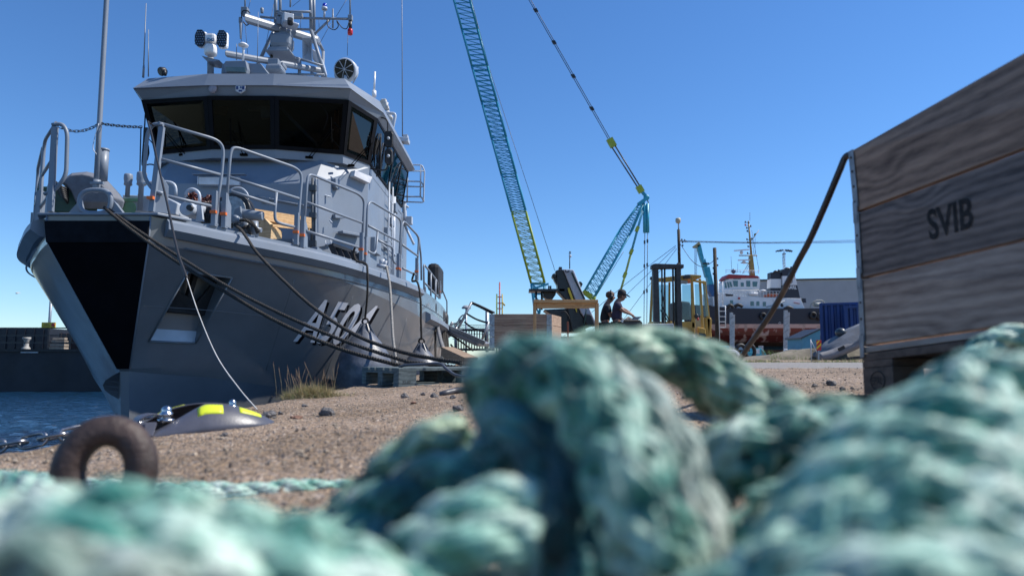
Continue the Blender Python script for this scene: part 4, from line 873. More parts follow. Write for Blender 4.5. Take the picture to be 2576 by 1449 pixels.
# rope hung wire from flagstaff to hoops
def chain_mb(pts, link, r, mb=None, n=5):
    mb = mb or MB(); L = [0]
    for a, b in zip(pts, pts[1:]): L.append(L[-1] + (b - a).length)
    tot = L[-1]; step = link * .72; cnt = int(tot / step); j = 0
    for i in range(cnt):
        c = [];
        for d in (i * step, min(tot, i * step + link)):
            jj = 0
            while jj < len(L) - 2 and L[jj + 1] < d: jj += 1
            c.append(pts[jj].lerp(pts[jj + 1], min(1, (d - L[jj]) / max(1e-9, L[jj + 1] - L[jj]))))
        a, b = c; t = (b - a).normalized(); s = t.cross(V((0, 0, 1)) if abs(t.z) < .9 else V((1, 0, 0))).normalized(); u = s.cross(t)
        s = (s + u * .3).normalized() if i % 2 else (u - s * .3).normalized(); w_ = link * .26; m_ = (a + b) / 2; h = link / 2 - w_
        lp = []
        for q in range(12):
            an = 2 * pi * q / 12; lp.append(m_ + t * (h * (1 if cos(an) > 0 else -1) + w_ * cos(an)) + s * (w_ * sin(an)))
        mb.tube(lp, r, n, closed=True)
    return mb
FX = P(*D('c2', 800, 860), 8.3)
def sag(a, b, s, n=14): return [a.lerp(b, i / n) - V((0, 0, s * 4 * (i / n) * (1 - i / n))) for i in range(n + 1)]
fs = Q('c2', 825, 205, 8.3)
mb = chain_mb(sag(Q('c2', 430, 230, 8.12), fs, .085), .06, .0048); chain_mb(sag(fs, Q('c2', 1240, 240, 8.12), .012), .06, .0048, mb); mb.build('bow_chain', DARK, SHIP)
mb = MB(); mb.tube([Q('c2', 785, 860, 8.3), Q('c2', 822, 200, 8.3), P(268, 0, 8.3), P(277, -160, 8.3)], .030, 10); mb.box(Q('c2', 800, 770, 8.27), (.16, .04, .03)); mb.tube([Q('c2', 790, 850, 8.3), Q('c2', 800, 740, 8.3)], .042, 10); mb.build('flagstaff', GREY, SHIP)
mb = MB(); mb.tube(smooth_path([Q('c2', a, b, 8.25) for a, b in ((815, 205), (775, 350), (760, 440), (795, 500))], 5), .005, 4); mb.build('halyard', LGREY, SHIP)
mb = MB(); mb.tube([Q('c2', 845, 745, 8.5), Q('c2', 862, 455, 8.5)], .062, 14); mb.tube([Q('c2', 862, 465, 8.5), Q('c2', 863, 447, 8.5)], .067, 14); mb.build('flag_canister', GREY, SHIP)
# bow fairlead ring with wings
ry = 8.15; rc = Q('c2', 782, 945, ry); mb = MB(); loop = []
for k in range(28): a = 2 * pi * k / 28; loop.append(rc + V((.19 * math.copysign(abs(cos(a)) ** .7, cos(a)), 0, .145 * math.copysign(abs(sin(a)) ** .8, sin(a)))))
mb.tube(loop, .029, 9, closed=True)
for sd in (-1, 1): mb.prism([rc + V((sd * .20, .02, .03)), rc + V((sd * .36, .02, -.17)), rc + V((sd * .05, .02, -.17)), rc + V((sd * .17, .02, -.1))], (0, .06, 0))
mb.build('bow_fairlead', GREY, SHIP)
# covered winch, electric chest, vents, windlass, bitts
TARP = M('tarp_grey', (.13, .14, .165), .75, var=.2, scale=5, bump=1, bscale=7)
mb = MB(); pts = [(450, 760), (560, 685), (700, 672), (790, 690), (860, 715), (1010, 880), (1060, 945), (1040, 1020), (620, 1010), (560, 870), (500, 800)]
o0 = [Q('c2', a, b, 9.2) for a, b in pts]; o1 = [Q('c2', a, b + 6, 9.75) for a, b in pts]; c0 = sum(o0, V((0, 0, 0))) / len(o0)
mb.loft([[lerp(p, c0, .25) + V((0, -.12, 0)) for p in o0], o0, [lerp(a, b, .5) + V((0, 0, .02)) for a, b in zip(o0, o1)], o1]); mb.build('winch_cover', TARP, SHIP, bevel=.015)
mb = MB(); mb.box(Q('c2', 520, 960, 9.4), (.55, .5, .36)); mb.build('winch_chest', M('deck_green', (.03, .07, .05), .6), SHIP, bevel=.02)
mb = MB()
for a in range(6): mb.tube(smooth_path([Q('c2', 405 + a * 5, 760 + a * 20, 9.2), Q('c2', 450 + a * 8, 800 + a * 22, 9.0), Q('c2', 520, 830 + a * 25, 9.1)], 4), .02, 6)
mb.build('winch_hoses', RUBBER, SHIP)
mb = MB(); ch_ = [Q('c2', a, b, 9.6) for a, b in ((1040, 880), (1300, 890), (1300, 1040), (1040, 1030))]; mb.prism(ch_, (0, .5, 0)); mb.build('hatch_coaming', LGREY, SHIP, bevel=.01)
mb = MB(); mb.box(Q('c2', 1110, 930, 9.58), (.3, .02, .04)); mb.lathe([(.10, 0), (.10, .01)], Q('c2', 1105, 1010, 9.59), (0, -1, 0), 14); mb.build('hatch_marks', M('pale_green', (.20, .38, .22), .6), SHIP)
for x_, w_ in ((1085, 66), (1205, 76)):
    mb = MB(); Yv = 9.5; b = Q('c2', x_, 900 if x_ < 1100 else 1030, Yv); t1 = Q('c2', x_, 800, Yv); t2 = Q('c2', x_, 685 if x_ < 1100 else 668, Yv); r_ = w_ / 2.4147 / 1.5594 / FPX * Yv / 2 * 1.15
    mb.lathe([(r_ * .55, 0), (r_ * .55, (t1 - b).z), (r_, (t1 - b).z + .02), (r_ * .9, (t1 - b).z + .06), (r_ * 1.05, (t1 - b).z + .1), (r_ * 1.05, (t2 - b).z - .02), (r_ * .9, (t2 - b).z)], b, n=16); mb.build('vent_post', GREY, SHIP)
mb = MB(); mb.tube(rounded([Q('c2', a, b, 9.3) for a, b in ((1240, 780), (1350, 755), (1500, 760), (1545, 800), (1545, 890))], .1), .022, 8); mb.tube(rounded([Q('c2', a, b, 9.5) for a, b in ((1640, 900), (1645, 850), (1700, 820), (1770, 860), (1770, 960))], .12), .024, 8); mb.tube(smooth_path([Q('c3', a, b, 10.2) for a, b in ((245, 600), (290, 575), (360, 580), (415, 640), (400, 720), (330, 670))], 5), .014, 6); mb.each('pipe_hoop', LGREY, SHIP)
mb = MB(); mb.prism([Q('c2', a, b, 9.7) for a, b in ((1340, 910), (1460, 905), (1565, 960), (1545, 1070), (1340, 1050))], (0, .4, 0)); mb.build('deck_locker', LGREY, SHIP, bevel=.015)
mb = MB(); mb.cyl(Q('c2', 1645, 1010, 9.2), Q('c2', 1645, 1010, 9.2) + V((0, .25, 0)), .10, 20); mb.cyl(Q('c2', 1730, 1000, 9.4), Q('c2', 1730, 1000, 9.4) + V((0, .2, 0)), .095, 20); mb.each('warping_drum', LGREY, SHIP, bevel=.01)
mb = MB(); mb.cyl(Q('c2', 1670, 1000, 9.15), Q('c2', 1670, 1000, 9.15) + V((0, .1, 0)), .04, 14)
mb.cyl(Q('c3', 270, 780, 9.3), Q('c3', 270, 780, 9.3) + V((.0, .2, 0)), .24, 22); mb.build('windlass_gear', DARK, SHIP)
mb = MB(); mb.cyl(Q('c3', 262, 780, 9.27), Q('c3', 262, 780, 9.27) + V((0, .03, 0)), .19, 20); mb.build('windlass_disc', GALV, SHIP)
mb = MB(); rr = random.Random(2)
for k in range(34):
    c_ = Q('c2', rr.uniform(1690, 1960), rr.uniform(900, 985), 9.7) + V((0, rr.uniform(-.15, .15), 0)); mb.tube([c_ + Euler((rr.random() * 6, rr.random() * 6, 0)).to_matrix() @ V((.05 * cos(a * pi / 4), .035 * sin(a * pi / 4), 0)) for a in range(8)], .014, 5, closed=True)
mb.build('red_chain', M('chain_red', (.16, .03, .02), .5, col2=(.05, .03, .03)), SHIP)
mb = MB()
for k in range(7): chain_mb([Q('c2', 1795 + k * 20, 960, 9.55), Q('c2', 1798 + k * 20, 1140, 9.55)], .075, .013, mb)
mb.build('anchor_chain', DARK, SHIP)
mb = MB(); mb.prism([Q('c2', a, b, 9.3) for a, b in ((1745, 980), (1785, 980), (1800, 1130), (1735, 1130))], (0, .05, 0)); mb.build('chain_stopper', LGREY, SHIP)
# bitts with flange body near the second mooring line
mb = MB(); YBt = 9.15
c_ = Q('c3', 320, 880, YBt); mb.lathe([(.04, 0), (.06, .02), (.06, .08), (.04, .1)], c_, (-.2, -1, 0), 14); mb.tube([Q('c3', 320, 815, YBt + .1), Q('c3', 560, 840, YBt + .1)], [.072, .062], 16); mb.prism([Q('c3', a, b, YBt) for a, b in ((290, 770), (345, 745), (360, 900), (330, 1000), (275, 990), (275, 850))], (0, .06, 0)); mb.build('hydraulic_motor', GREY, SHIP, bevel=.01)
mb = MB(); mb.cyl(Q('c3', 400, 1010, YBt), Q('c3', 400, 890, YBt), .05, 14); mb.cyl(Q('c3', 480, 1040, YBt), Q('c3', 480, 890, YBt), .05, 14); mb.tube([Q('c3', 318, 930, YBt), Q('c3', 545, 975, YBt)], .032, 12); mb.build('bitts', GREY, SHIP)
mb = MB()
for k, (a0, b0) in enumerate((((345, 880), (440, 905)), ((350, 970), (430, 940)), ((430, 900), (520, 990)), ((450, 895), (510, 1000)), ((415, 960), (440, 1020)))):
    rope_mb(smooth_path([Q('c3', *a0, YBt - .1), Q('c3', (a0[0] + b0[0]) / 2, (a0[1] + b0[1]) / 2 - 12, YBt - .14), Q('c3', *b0, YBt - .06)], 5), .024, .09, mb=mb, n=6)
LINEM = M('black_rope', (.010, .009, .009), .8, var=.5, scale=60, col2=(.05, .043, .036), bump=.6, bscale=300)
mb.build('rope_turns', LINEM, SHIP)
# plywood crate and battens on deck
PLY = wood('plywood', (.42, .27, .13), (.62, .45, .26), 'x', 6)
mb = MB(); mb.prism([Q('c3', a, b, 10.6) for a, b in ((515, 870), (580, 860), (575, 1060), (515, 1045))], (0, .03, 0)); mb.prism([Q('c3', a, b, 10.6) for a, b in ((575, 860), (640, 935), (630, 1075), (575, 1060))], (.0, .5, 0)); mb.each('plywood_panel', PLY, SHIP)
mb = MB()
for k in range(4): mb.bar(Q('c3', 360 + k * 6, 778 + k * 22, 10.5), Q('c3', 990, 865 + k * 24 + 10, 11.5), .16, .05)
mb.bar(Q('c3', 640, 930, 10.6), Q('c3', 990, 965, 11.5), .05, .04); mb.each('batten', wood('pine', (.46, .27, .12), (.68, .44, .22), 'x', 6), SHIP)
mb = MB()
for k in range(5):
    a = Q('c3', 1200 + k * 62, 1110 + k * 22, 12.2 + k * .1); b = Q('c3', 1250 + k * 62, 1215 + k * 16, 12.2 + k * .1); mb.bar(a, b, .06, .09)
mb.bar(Q('c3', 1220, 1110, 12.1), Q('c3', 1440, 1190, 12.6), .04, .05); mb.build('gangway_rack', DARK, SHIP)
mb = MB(); mb.box(Q('c3', 735, 1090, 9.9), (.42, .3, .05)); mb.box(Q('c3', 1070, 1160, 11.3), (.1, .3, .05)); mb.each('deck_pad', GREY, SHIP)
mb = MB()  # aft roller bitts
Yb2 = 12.7; mb.cyl(Q('c3', 1690, 1330, Yb2), Q('c3', 1690, 1250, Yb2), .06, 14); mb.cyl(Q('c3', 1725, 1345, Yb2), Q('c3', 1722, 1265, Yb2), .05, 14); mb.tube([Q('c3', 1640, 1305, Yb2 - .1), Q('c3', 1740, 1325, Yb2 - .1)], .035, 10); mb.each('aft_bitt', LGREY, SHIP)
mb = MB(); mb.box(V((-1.98, 17.6, 2.2)), (.3, 1.2, .7)); mb.build('covered_raft', RUBBER, SHIP, bevel=.1)
mb = MB()
for k in range(4): mb.lathe([(.12, -.04), (.2, 0), (.2, .06), (.12, .1)], (-1.9, 16.2 + k * 1.0, 1.35 - k * .03), (1, 0, 0), 14)
mb.each('side_tyre', RUBBER, SHIP)
# ------------------------------------------------------------------ fenders and mooring lines
FENM = M('fender_rubber', (.10, .11, .135), .42, var=.3, scale=6, bump=.3, bscale=20)
def fender(px, Y, ztip, zbot, r, label):
    x = (px - 1288) / FPX * Y / .995; H = ztip - zbot
    t = thing('fender', label, 'fender', (x, Y, zbot), 'ball fenders between hull and quay'); mb = MB()
    pr = [(0, 0), (.35, .01), (.68, .08), (.9, .2), (1, .36), (.97, .5), (.83, .64), (.6, .77), (.36, .87), (.2, .93), (.15, .97), (.13, 1)]
    mb.lathe([(a * r, b * H) for a, b in [(0.001, 0)] + [(interp([(q[1], q[0]) for q in pr], i / 28), i / 28) for i in range(1, 29)]], (x, Y, zbot), n=28); mb.build('ball', FENM, t)
    mb = MB()
    for k in range(8): a = k * pi / 4; mb.bar((x + cos(a) * r * .12, Y + sin(a) * r * .12, ztip + .01), (x + cos(a) * r * .34, Y + sin(a) * r * .34, zbot + H * .865), .02, .03)
    mb.build('neck_ribs', FENM, t)
    mb = MB(); mb.tube([V((x + .05 * cos(a * .785), Y + .02, ztip + .05 + .05 * sin(a * .785))) for a in range(8)], .018, 6, closed=True); mb.build('eye', RUBBER, t); return V((x, Y, ztip + .08))
f1 = fender(920, 11.0, .72, -.56, .46, 'large grey teardrop fender nearest the bow, below the hull number')
f2 = fender(1062, 12.2, .43, -.6, .40, 'smaller looking teardrop fender farther aft, right of the first one')
def line(name, pts, R, label, lay=.09, mat=None, group=None, n=5, nst=3):
    mb = rope_mb(smooth_path(pts, 8), R, lay, mb=None, n=n, seg=8, nst=nst); return mb.build(name, mat or LINEM, label=label, cat='rope', group=group)
def dl(pts, Y0, Y1, zend=None):
    x0, x1 = pts[0][0], pts[-1][0]; out = []
    d = [0]
    for a, b in zip(pts, pts[1:]): d.append(d[-1] + math.hypot(a[0] - b[0], a[1] - b[1]))
    return [P(x, y, 1 / lerp(1 / Y0, 1 / Y1, k / d[-1])) for (x, y), k in zip(pts, d)]
line('mooring_line', dl([(262, 522), (330, 578), (440, 655), (560, 730), (700, 810), (850, 875), (1000, 918), (1040, 924), (1100, 928)], 8.05, 6.1), .021, 'black bow line, lower of the two running together from the bow ring', group='black mooring lines of the ship')
line('mooring_line', dl([(275, 527), (345, 578), (460, 652), (575, 722), (700, 786), (860, 855), (1010, 905), (1060, 914), (1160, 925)], 8.1, 5.9), .019, 'black bow line, upper of the two running together from the bow ring', group='black mooring lines of the ship')
line('mooring_line', [P(590, 566, 9.1), P(606, 578, 8.85)] + dl([(622, 600), (650, 640), (720, 712), (800, 782), (900, 845), (1000, 882), (1090, 902), (1160, 912)], 8.55, 6.0), .021, 'black mooring line running from the deck bitts over the hull number', group='black mooring lines of the ship')
line('spring_line', dl([D('c5', *q) for q in ((1190, 280), (1215, 420), (1228, 620), (1240, 820), (1262, 985), (1275, 1060))], 11.5, 10.2), .024, 'grey and white braided line hanging from the aft bitts past the large fender', mat=M('grey_rope', (.16, .15, .14), .8, var=.4, scale=50, col2=(.34, .33, .31)), lay=.14)
line('fender_line', [Q('c5', 960, 120, 11.0), Q('c5', 940, 180, 11.0), Q('c5', 965, 240, 11.0), Q('c5', 1035, 262, 10.85), Q('c5', 1046, 330, 10.8), Q('c5', 1045, 500, 10.85), f1], .02, 'black line holding the large fender nearest the bow')
line('fender_line', [Q('c5', 1400, 330, 12.6), Q('c5', 1385, 390, 12.6), Q('c5', 1425, 400, 12.3), Q('c5', 1448, 520, 12.15), Q('c5', 1452, 700, 12.15), f2], .022, 'doubled black line holding the farther fender')
line('fender_line', [Q('c5', 1545, 640, 16.), Q('c5', 1560, 760, 16.), Q('c5', 1562, 980, 15.5)], .03, 'black line hanging at the stern quarter, left of the grey hose')
for k, (a, b, l) in enumerate((((1615, 700), (1640, 1000), 'black line'), ((1630, 730), (1655, 1010), 'black line'), ((1650, 800), (1670, 960), 'black line'))):
    line('stern_line', [Q('c5', *a, 18.), Q('c5', (a[0] + b[0]) / 2 - 4, (a[1] + b[1]) / 2, 17.5), Q('c5', *b, 16.5)], .035, 'one of the black lines hanging side by side at the ship stern', group='black lines at the stern')
line('grey_hose', [Q('c5', 1565, 680, 16.5), Q('c5', 1600, 840, 15.5), Q('c5', 1640, 950, 14.5), Q('c5', 1675, 990, 13.5)], .05, 'pale grey hose drooping from the stern quarter to the quay', mat=M('hose_grey', (.20, .20, .21), .6), nst=1, n=8)
hp = dl([(372, 306), (382, 340), (398, 415), (420, 510), (446, 630), (470, 700), (500, 790), (545, 895), (600, 975), (647, 1030)], 8.0, 3.3)
mb = MB(); mb.tube([hp[0] + V((.02, .1, -.02))] + smooth_path(hp[:6], 8), .010, 6); hl = thing('heaving_line', 'thin line from the bow rail crossing the mooring lines down to the quay edge', 'rope', hp[0]); mb.build('black_section', RUBBER, hl)
mb = MB(); mb.tube(smooth_path(hp[5:], 8), [.003] * 33, 6); mb.build('white_section', M('line_white', (.48, .47, .45), .7), hl)
# ------------------------------------------------------------------ pallets on the quay edge
BW = wood('blue_pallet_wood', (.035, .05, .055), (.12, .155, .16), 'x', 10); 
def pallet(corner, du, dv, z, name, label, mat, lu=.8, lv=1.2, cat='pallet'):
    """EUR pallet: corner point, du = short side direction, dv = long side direction"""
    t = thing(name, label, cat, (corner[0], corner[1], z), 'blue grey pallets on the quay' if cat == 'pallet' and mat is BW else None)
    O = V((corner[0], corner[1], z)); u = V((*du, 0)).normalized(); v = V((*dv, 0)).normalized()
    def bx(u0, u1, v0, v1, z0, z1, nm):
        m_ = MB(); m_.prism([O + u * a + v * b + V((0, 0, z0)) for a, b in ((u0, v0), (u1, v0), (u1, v1), (u0, v1))], (0, 0, z1 - z0)); m_.build(nm, mat, t, bevel=.002)
    for a in (0, .33, .70): bx(a, a + .10, 0, lv, .002, .022, 'bottom_board')
    for a in (0, .33, .70):
        for b in (0, .53, 1.055): bx(a, a + .10, b, b + .145, .0225, .1, 'block')
    for b in (0, .53, 1.055): bx(0, lu, b, b + .145, .1005, .121, 'stringer')
    for a, w_ in ((0, .145), (.19, .1), (.328, .145), (.51, .1), (.655, .145)): bx(a, a + w_, 0, lv, .1215, .144, 'deck_board')
    return t, O, u, v
pt, O, u, v = pallet((-.849, 5.15), (-.53, .85), (.85, .53), ground_z(-.85, 5.15) - .004, 'pallet', 'blue grey wooden pallet with a stamped corner block under the mooring lines', BW)
PT = M('stamp', (.02, .018, .016), .8)
bl = O + v * .012 - u * .0015
lettering('stamp_text', '22-02', quadmap(bl + v * .02 + V((0, 0, .028)), bl + v * .085 + V((0, 0, .028)), bl + v * .085 + V((0, 0, .048)), bl + v * .02 + V((0, 0, .048))), PT, pt, cuts=4)
lettering('stamp_text', 'WOOD', quadmap(bl + v * .01 + V((0, 0, .062)), bl + v * .09 + V((0, 0, .062)), bl + v * .09 + V((0, 0, .084)), bl + v * .01 + V((0, 0, .084))), PT, pt, cuts=4) if False else None
pallet((.02, 6.7), (-.53, .85), (.85, .53), ground_z(0, 6.7), 'pallet', 'second blue grey pallet behind the stamped one, mostly hidden by green rope', BW)
mb = MB(); mb.bar(Q('c5', 1650, 925, 8.8), Q('c5', 1830, 1010, 7.6), .16, .12); mb.build('plank', wood('brown_plank', (.20, .13, .08), (.36, .26, .17), 'x', 8), label='thick brown plank sloping up at the stern behind the pallets', cat='plank', bevel=.005)
HOSE = M('cable_grey', (.07, .075, .09), .5)
a_ = [Q('c5', 1290, 1040, 5.5), Q('c5', 1340, 1028, 5.4), Q('c5', 1450, 1022, 5.3), Q('c5', 1590, 1018, 5.2), Q('c5', 1650, 1060, 5.0), Q('c5', 1720, 1105, 4.8), Q('c5', 1850, 1120, 4.5)]
mb = MB(); mb.tube(smooth_path(a_, 8), .011, 8); mb.build('power_cable', HOSE, label='thin grey cable lying over the stamped pallet and down to the gravel', cat='cable')
g3 = P(*D('c5', 1600, 1245), 3.6)
mb = MB(); mb.tube(smooth_path([Q('c5', 1598, 1252, 3.55), Q('c5', 1640, 1240, 3.55), Q('c5', 1720, 1222, 3.6), Q('c5', 1850, 1210, 3.6), Q('c5', 2100, 1210, 3.5)], 6), .016, 10); mb.build('hose_end', M('hose_dark', (.06, .06, .07), .45), label='cut end of a dark grey hose lying on gravel beside the green rope', cat='hose')
mb = MB(); mb.tube(smooth_path([Q('c5', a, b, 6.2) for a, b in ((1440, 1125), (1480, 1108), (1540, 1115), (1600, 1130))], 6), .012, 8); mb.tube(smooth_path([Q('c5', a, b, 6.4) for a, b in ((1440, 1140), (1500, 1130), (1560, 1140))], 6), .012, 8); mb.build('cable_loop', HOSE, label='grey cable loop lying between the two blue grey pallets', cat='cable')
# ------------------------------------------------------------------ black line guard with chain
GPL = M('guard_plastic', (.075, .078, .10), .38, var=.2, scale=7, bump=.06, bscale=140)
def guard():
    Y0 = 2.2; c = P(505, 1080, Y0); zg = ground_z(c.x, Y0) + .004; t = thing('line_guard', 'black plastic line guard with yellow reflectors and steel bolts on the quay', 'line guard', (c.x, Y0, zg))
    R = Euler((0, radians(-3), radians(27))).to_matrix(); L = .222; B = .115; H = .082; O = V((c.x, Y0, zg))
    def g(s, q, side, off=0):
        """s along -1..1, q 0 outer rim .. 1 crest"""
        wd = max(0.02, (1 - abs(s) ** 2.4)) ** .6; wy = B * wd * (1 - q) + .030 * q * wd
        h = H * (1 - s * s * .95) * (1 - (1 - q) ** 2.0) ** .8
        if side == 1 and s < .05: h *= max(.12, 1 - 1.25 * (.05 - s))
        elif s < -.5: h *= 1 - .35 * (-.5 - s) / .5
        return O + R @ V((s * L, side * -wy, h + off))
    for side, nm in ((1, 'near_shell'), (-1, 'far_shell')):
        mb = MB(); vs = []; fs = []; n, m = 34, 10
        for i in range(n + 1):
            s = -1 + 2 * i / n
            if side == 1: s = -.62 + 1.62 * i / n
            for j in range(m + 1): vs.append(g(s, j / m, side))
        for i in range(n):
            for j in range(m): a = i * (m + 1) + j; fs.append((a, a + 1, a + m + 2, a + m + 1))
        mb.add(vs, fs, True); sh_ = mb.build('shell', GPL, t, solid=.005)
        for s0, s1, q0, q1 in (((-.05, .28, .35, .80), (.50, .80, .45, .95)) if side == 1 else ((-.6, -.2, .55, .98),)):
            mb = MB(); vs = []; fs = []
            for i in range(7):
                for j in range(5): vs.append(g(lerp(s0, s1, i / 6), lerp(q0, q1, j / 4), side, .0035))
            for i in range(6):
                for j in range(4): a = i * 5 + j; fs.append((a, a + 1, a + 6, a + 5))
            mb.add(vs, fs, True); mb.build('reflector', M('reflector_yellow', (.60, .68, .03), .4), sh_, fix=False, solid=.001)
    # curled lip at the left end of the near shell
    mb = MB(); vs = []; fs = []
    for i in range(15):
        a = pi * 1.15 * i / 14; 
        for j in range(6): vs.append(O + R @ V((-.68 * L - .042 * sin(a) + .004 * j, -.02 - .012 * j - .008, .034 - .034 * cos(a) + .0)))
    for i in range(14):
        for j in range(5): q = i * 6 + j; fs.append((q, q + 1, q + 7, q + 6))
    mb.add(vs, fs, True); mb.build('curled_lip', GPL, t, solid=.004)
    mb = MB(); mb.prism([O + R @ V(p) for p in ((-.95 * L, -.06, .002), (-.6 * L, -.095, .002), (-.55 * L, -.02, .035), (-.85 * L, .0, .035))], (0, 0, .006)); mb.build('front_flap', GPL, t, bevel=.002)
    mb = MB(); mb.box(O + R @ V((.02, 0, .018)), (.30, .05, .03), R); mb.build('core', M('guard_core', (.05, .035, .025), .8), t, bevel=.006)
    for s, h, k in ((-.44, .050, 1.15), (.42, .054, .85)):
        p = O + R @ V((s * L, -.012 if s < 0 else .0, h - .012)); mb = MB(); mb.lathe([(.022 * k, 0), (.022 * k, .008), (.012 * k, .009), (.012 * k, .016), (.017 * k, .017), (.017 * k, .026), (.013 * k, .028), (.013 * k, .034), (.0125 * k, .040), (.008 * k, .046), (.002, .048)], p, (0, 0, 1), 16); mb.build('bolt', STEEL, t)
    return O
GO = guard()
def gp_on(px, Y, h=.02): x = (px - 1288) / FPX * Y / .99; return V((x, Y, ground_z(x, Y) + h))
cp = [P(-60, 1132, 1.95), P(60, 1112, 1.98), P(150, 1096, 2.0), P(215, 1084, 2.05), P(300, 1074, 2.1), P(352, 1066, 2.15), P(410, 1060, 2.18)]
chain_mb(smooth_path(cp, 10), .072, .0055, n=8).build('steel_chain', M('chain_steel', (.30, .30, .31), .3, 1, var=.3, scale=30), label='shiny steel chain running along the quay edge into the line guard', cat='chain')
mb = chain_mb(smooth_path([P(-60, 1075, 2.2), P(90, 1062, 2.25), P(200, 1058, 2.3), P(300, 1052, 2.35)], 8), .078, .0065, n=6) if False else None
# mooring ring
rc = P(264, 1184, 1.0); mb = MB(); Rr = Euler((radians(-6), 0, radians(14))).to_matrix()
mb.tube([rc + Rr @ V((.0475 * cos(2 * pi * k / 40), 0, .0565 * sin(2 * pi * k / 40))) for k in range(40)], .0225, 14, closed=True); mb.build('mooring_ring', RUST, label='rusty iron mooring ring standing upright from the quay', cat='ring')
# ------------------------------------------------------------------ crate of pallet collars at the right
LY, RY = 2.02, 1.42
Lx = [P(2137, 380, LY), P(2151, 536, LY), P(2160, 703, LY), P(2168, 872, LY), P(2168, 889, LY)]
Rx = [P(2576, 130, RY), P(2576, 376, RY), P(2576, 604, RY), P(2576, 815, RY), P(2576, 834, RY)]
EXT = 1.9
Rx = [a + (b - a) * EXT for a, b in zip(Lx, Rx)]
wid = V((.8, .17, 0))
SHADES = [((.09, .058, .045), (.38, .26, .19)), ((.06, .046, .042), (.26, .20, .17)), ((.16, .105, .08), (.48, .35, .27))]
labs = ['topmost weathered board frame of the crate with bold curved grain', 'middle weathered board frame of the crate stencilled with black letters', 'lowest paler board frame of the crate with dark knots']
LETT = M('stencil_black', (.005, .005, .006), .85, var=.5, scale=30, col2=(.03, .027, .025))
for i in range(3):
    t = thing('pallet_collar', labs[i], 'crate', Lx[i + 1], 'wooden collars stacked into the crate')
    g_ = V((0, 0, .003)); a, b, c, d = Lx[i + 1] + g_, Rx[i + 1] + g_, Rx[i] - g_, Lx[i] - g_; q = wid.normalized() * .022
    wm = wood('crate_wood_%s' % 'abc'[i], *SHADES[i], 'y', (9, 13, 11)[i], .8, (5, 4, 5)[i], seed=i * 3 + 1)
    mb = MB(); mb.prism([a, b, c, d], q); mb.build('side_board', wm, t, bevel=.003)
    mb = MB(); mb.prism([p + wid for p in (a, b, c, d)], q); mb.build('side_board', wm, t, bevel=.003)
    for e0, e1 in ((a, d), (b, c)):
        mb = MB(); w2 = wid - q * 1.1; dd = (b - a).normalized() * .022 * (1 if e0 is a else -1); mb.prism([e0 + q, e0 + wid, e1 + wid, e1 + q], dd); mb.build('end_board', wm, t, bevel=.003)
    # galvanised corner hinge
    o_ = -q.normalized() * .0025; al = (b - a).normalized(); mb = MB(); mb.prism([a + o_ - V((0, 0, -.012)), a + o_ + al * .024 + V((0, 0, .012)), d + o_ + al * .024, d + o_], o_); mb.prism([a + o_, d + o_, d + q * 2.4 - al * .003, a + q * 2.4 - al * .003], -al * .003)
    mb.prism([a + o_ * 2 + V((0, 0, -.035)), a + o_ * 2 + al * .018 + V((0, 0, -.035)), a + o_ * 2 + al * .022 + V((0, 0, .03)), a + o_ * 2 + V((0, 0, .03))], o_)
    h_ = mb.build('corner_hinge', GALV, t)
    for s_ in (.15, .4, .65, .88): p = a.lerp(d, s_) + o_ * 2 + al * .012; mb = MB(); mb.lathe([(.0045, 0), (.003, .002)], p, o_, 8); mb.build('nail', RUST, h_)
    if i == 1:
        T = [P(2335, 530, 1.70), P(2447, 492, 1.62), P(2447, 596, 1.62), P(2335, 640, 1.70)]
        # drop the four corners onto the board plane
        nn = (b - a).cross(d - a).normalized()
        def onp(px, py): o0 = V((0, 0, CAMZ)); dr = P(px, py, 1) - o0; k = (a - o0).dot(nn) / dr.dot(nn); return o0 + dr * k
        q4 = [onp(*z) for z in ((2341, 606), (2450, 572), (2447, 492), (2330, 530))]; nb = nn if nn.x < 0 else -nn
        vs, fs = textmesh('SVIB', offset=.022, cuts=10)
        f = quadmap(q4[0], q4[1], q4[2], q4[3], nb * .0015); rr = random.Random(1)
        mb = MB(); mb.add([f(u_, v_) for u_, v_ in vs], fs); mb.build('stencil_letters', LETT, t, fix=False)
mb = MB(); mb.prism([Lx[4], Rx[4], Rx[3] - V((0, 0, .002)), Lx[3] - V((0, 0, .002))], wid); mb.build('base_board', wood('base_ply', (.20, .15, .12), (.42, .35, .30), 'y', 5), label='thin plywood base sheet between the crate and its pallet', cat='board', bevel=.002)
BP = wood('dark_pallet_wood', (.05, .035, .028), (.15, .10, .075), 'x', 9)
tp = thing('pallet', 'dark brown pallet with a stamped round mark carrying the weathered crate', 'pallet', P(2160, 1000, 2.02)); al = (Rx[4] - Lx[4]).normalized(); wn = wid.normalized(); O2 = Lx[4] + V((0, 0, -.001))
def bx2(u0, u1, w0, w1, z0, z1, nm, m=BP):
    mb = MB(); mb.prism([O2 + al * a + wn * b + V((0, 0, -z1)) for a, b in ((u0, w0), (u1, w0), (u1, w1), (u0, w1))], (0, 0, z1 - z0)); return mb.build(nm, m, tp, bevel=.002)
bx2(0, 1.2, .0, .8, .0015, .0225, 'deck_board'); LL = (Rx[4] - Lx[4]).length
for a in (0, .53, 1.05): bx2(a, a + .145, 0, .8, .023, .043, 'stringer')
for a in (0, .53, 1.05):
    for b in (0, .33, .70): bx2(a, a + .145, b, b + .1, .0435, .118, 'block')
for b in (0, .33, .70): bx2(-.003, 1.2, b - .003, b + .103, .1185, .142, 'bottom_board')
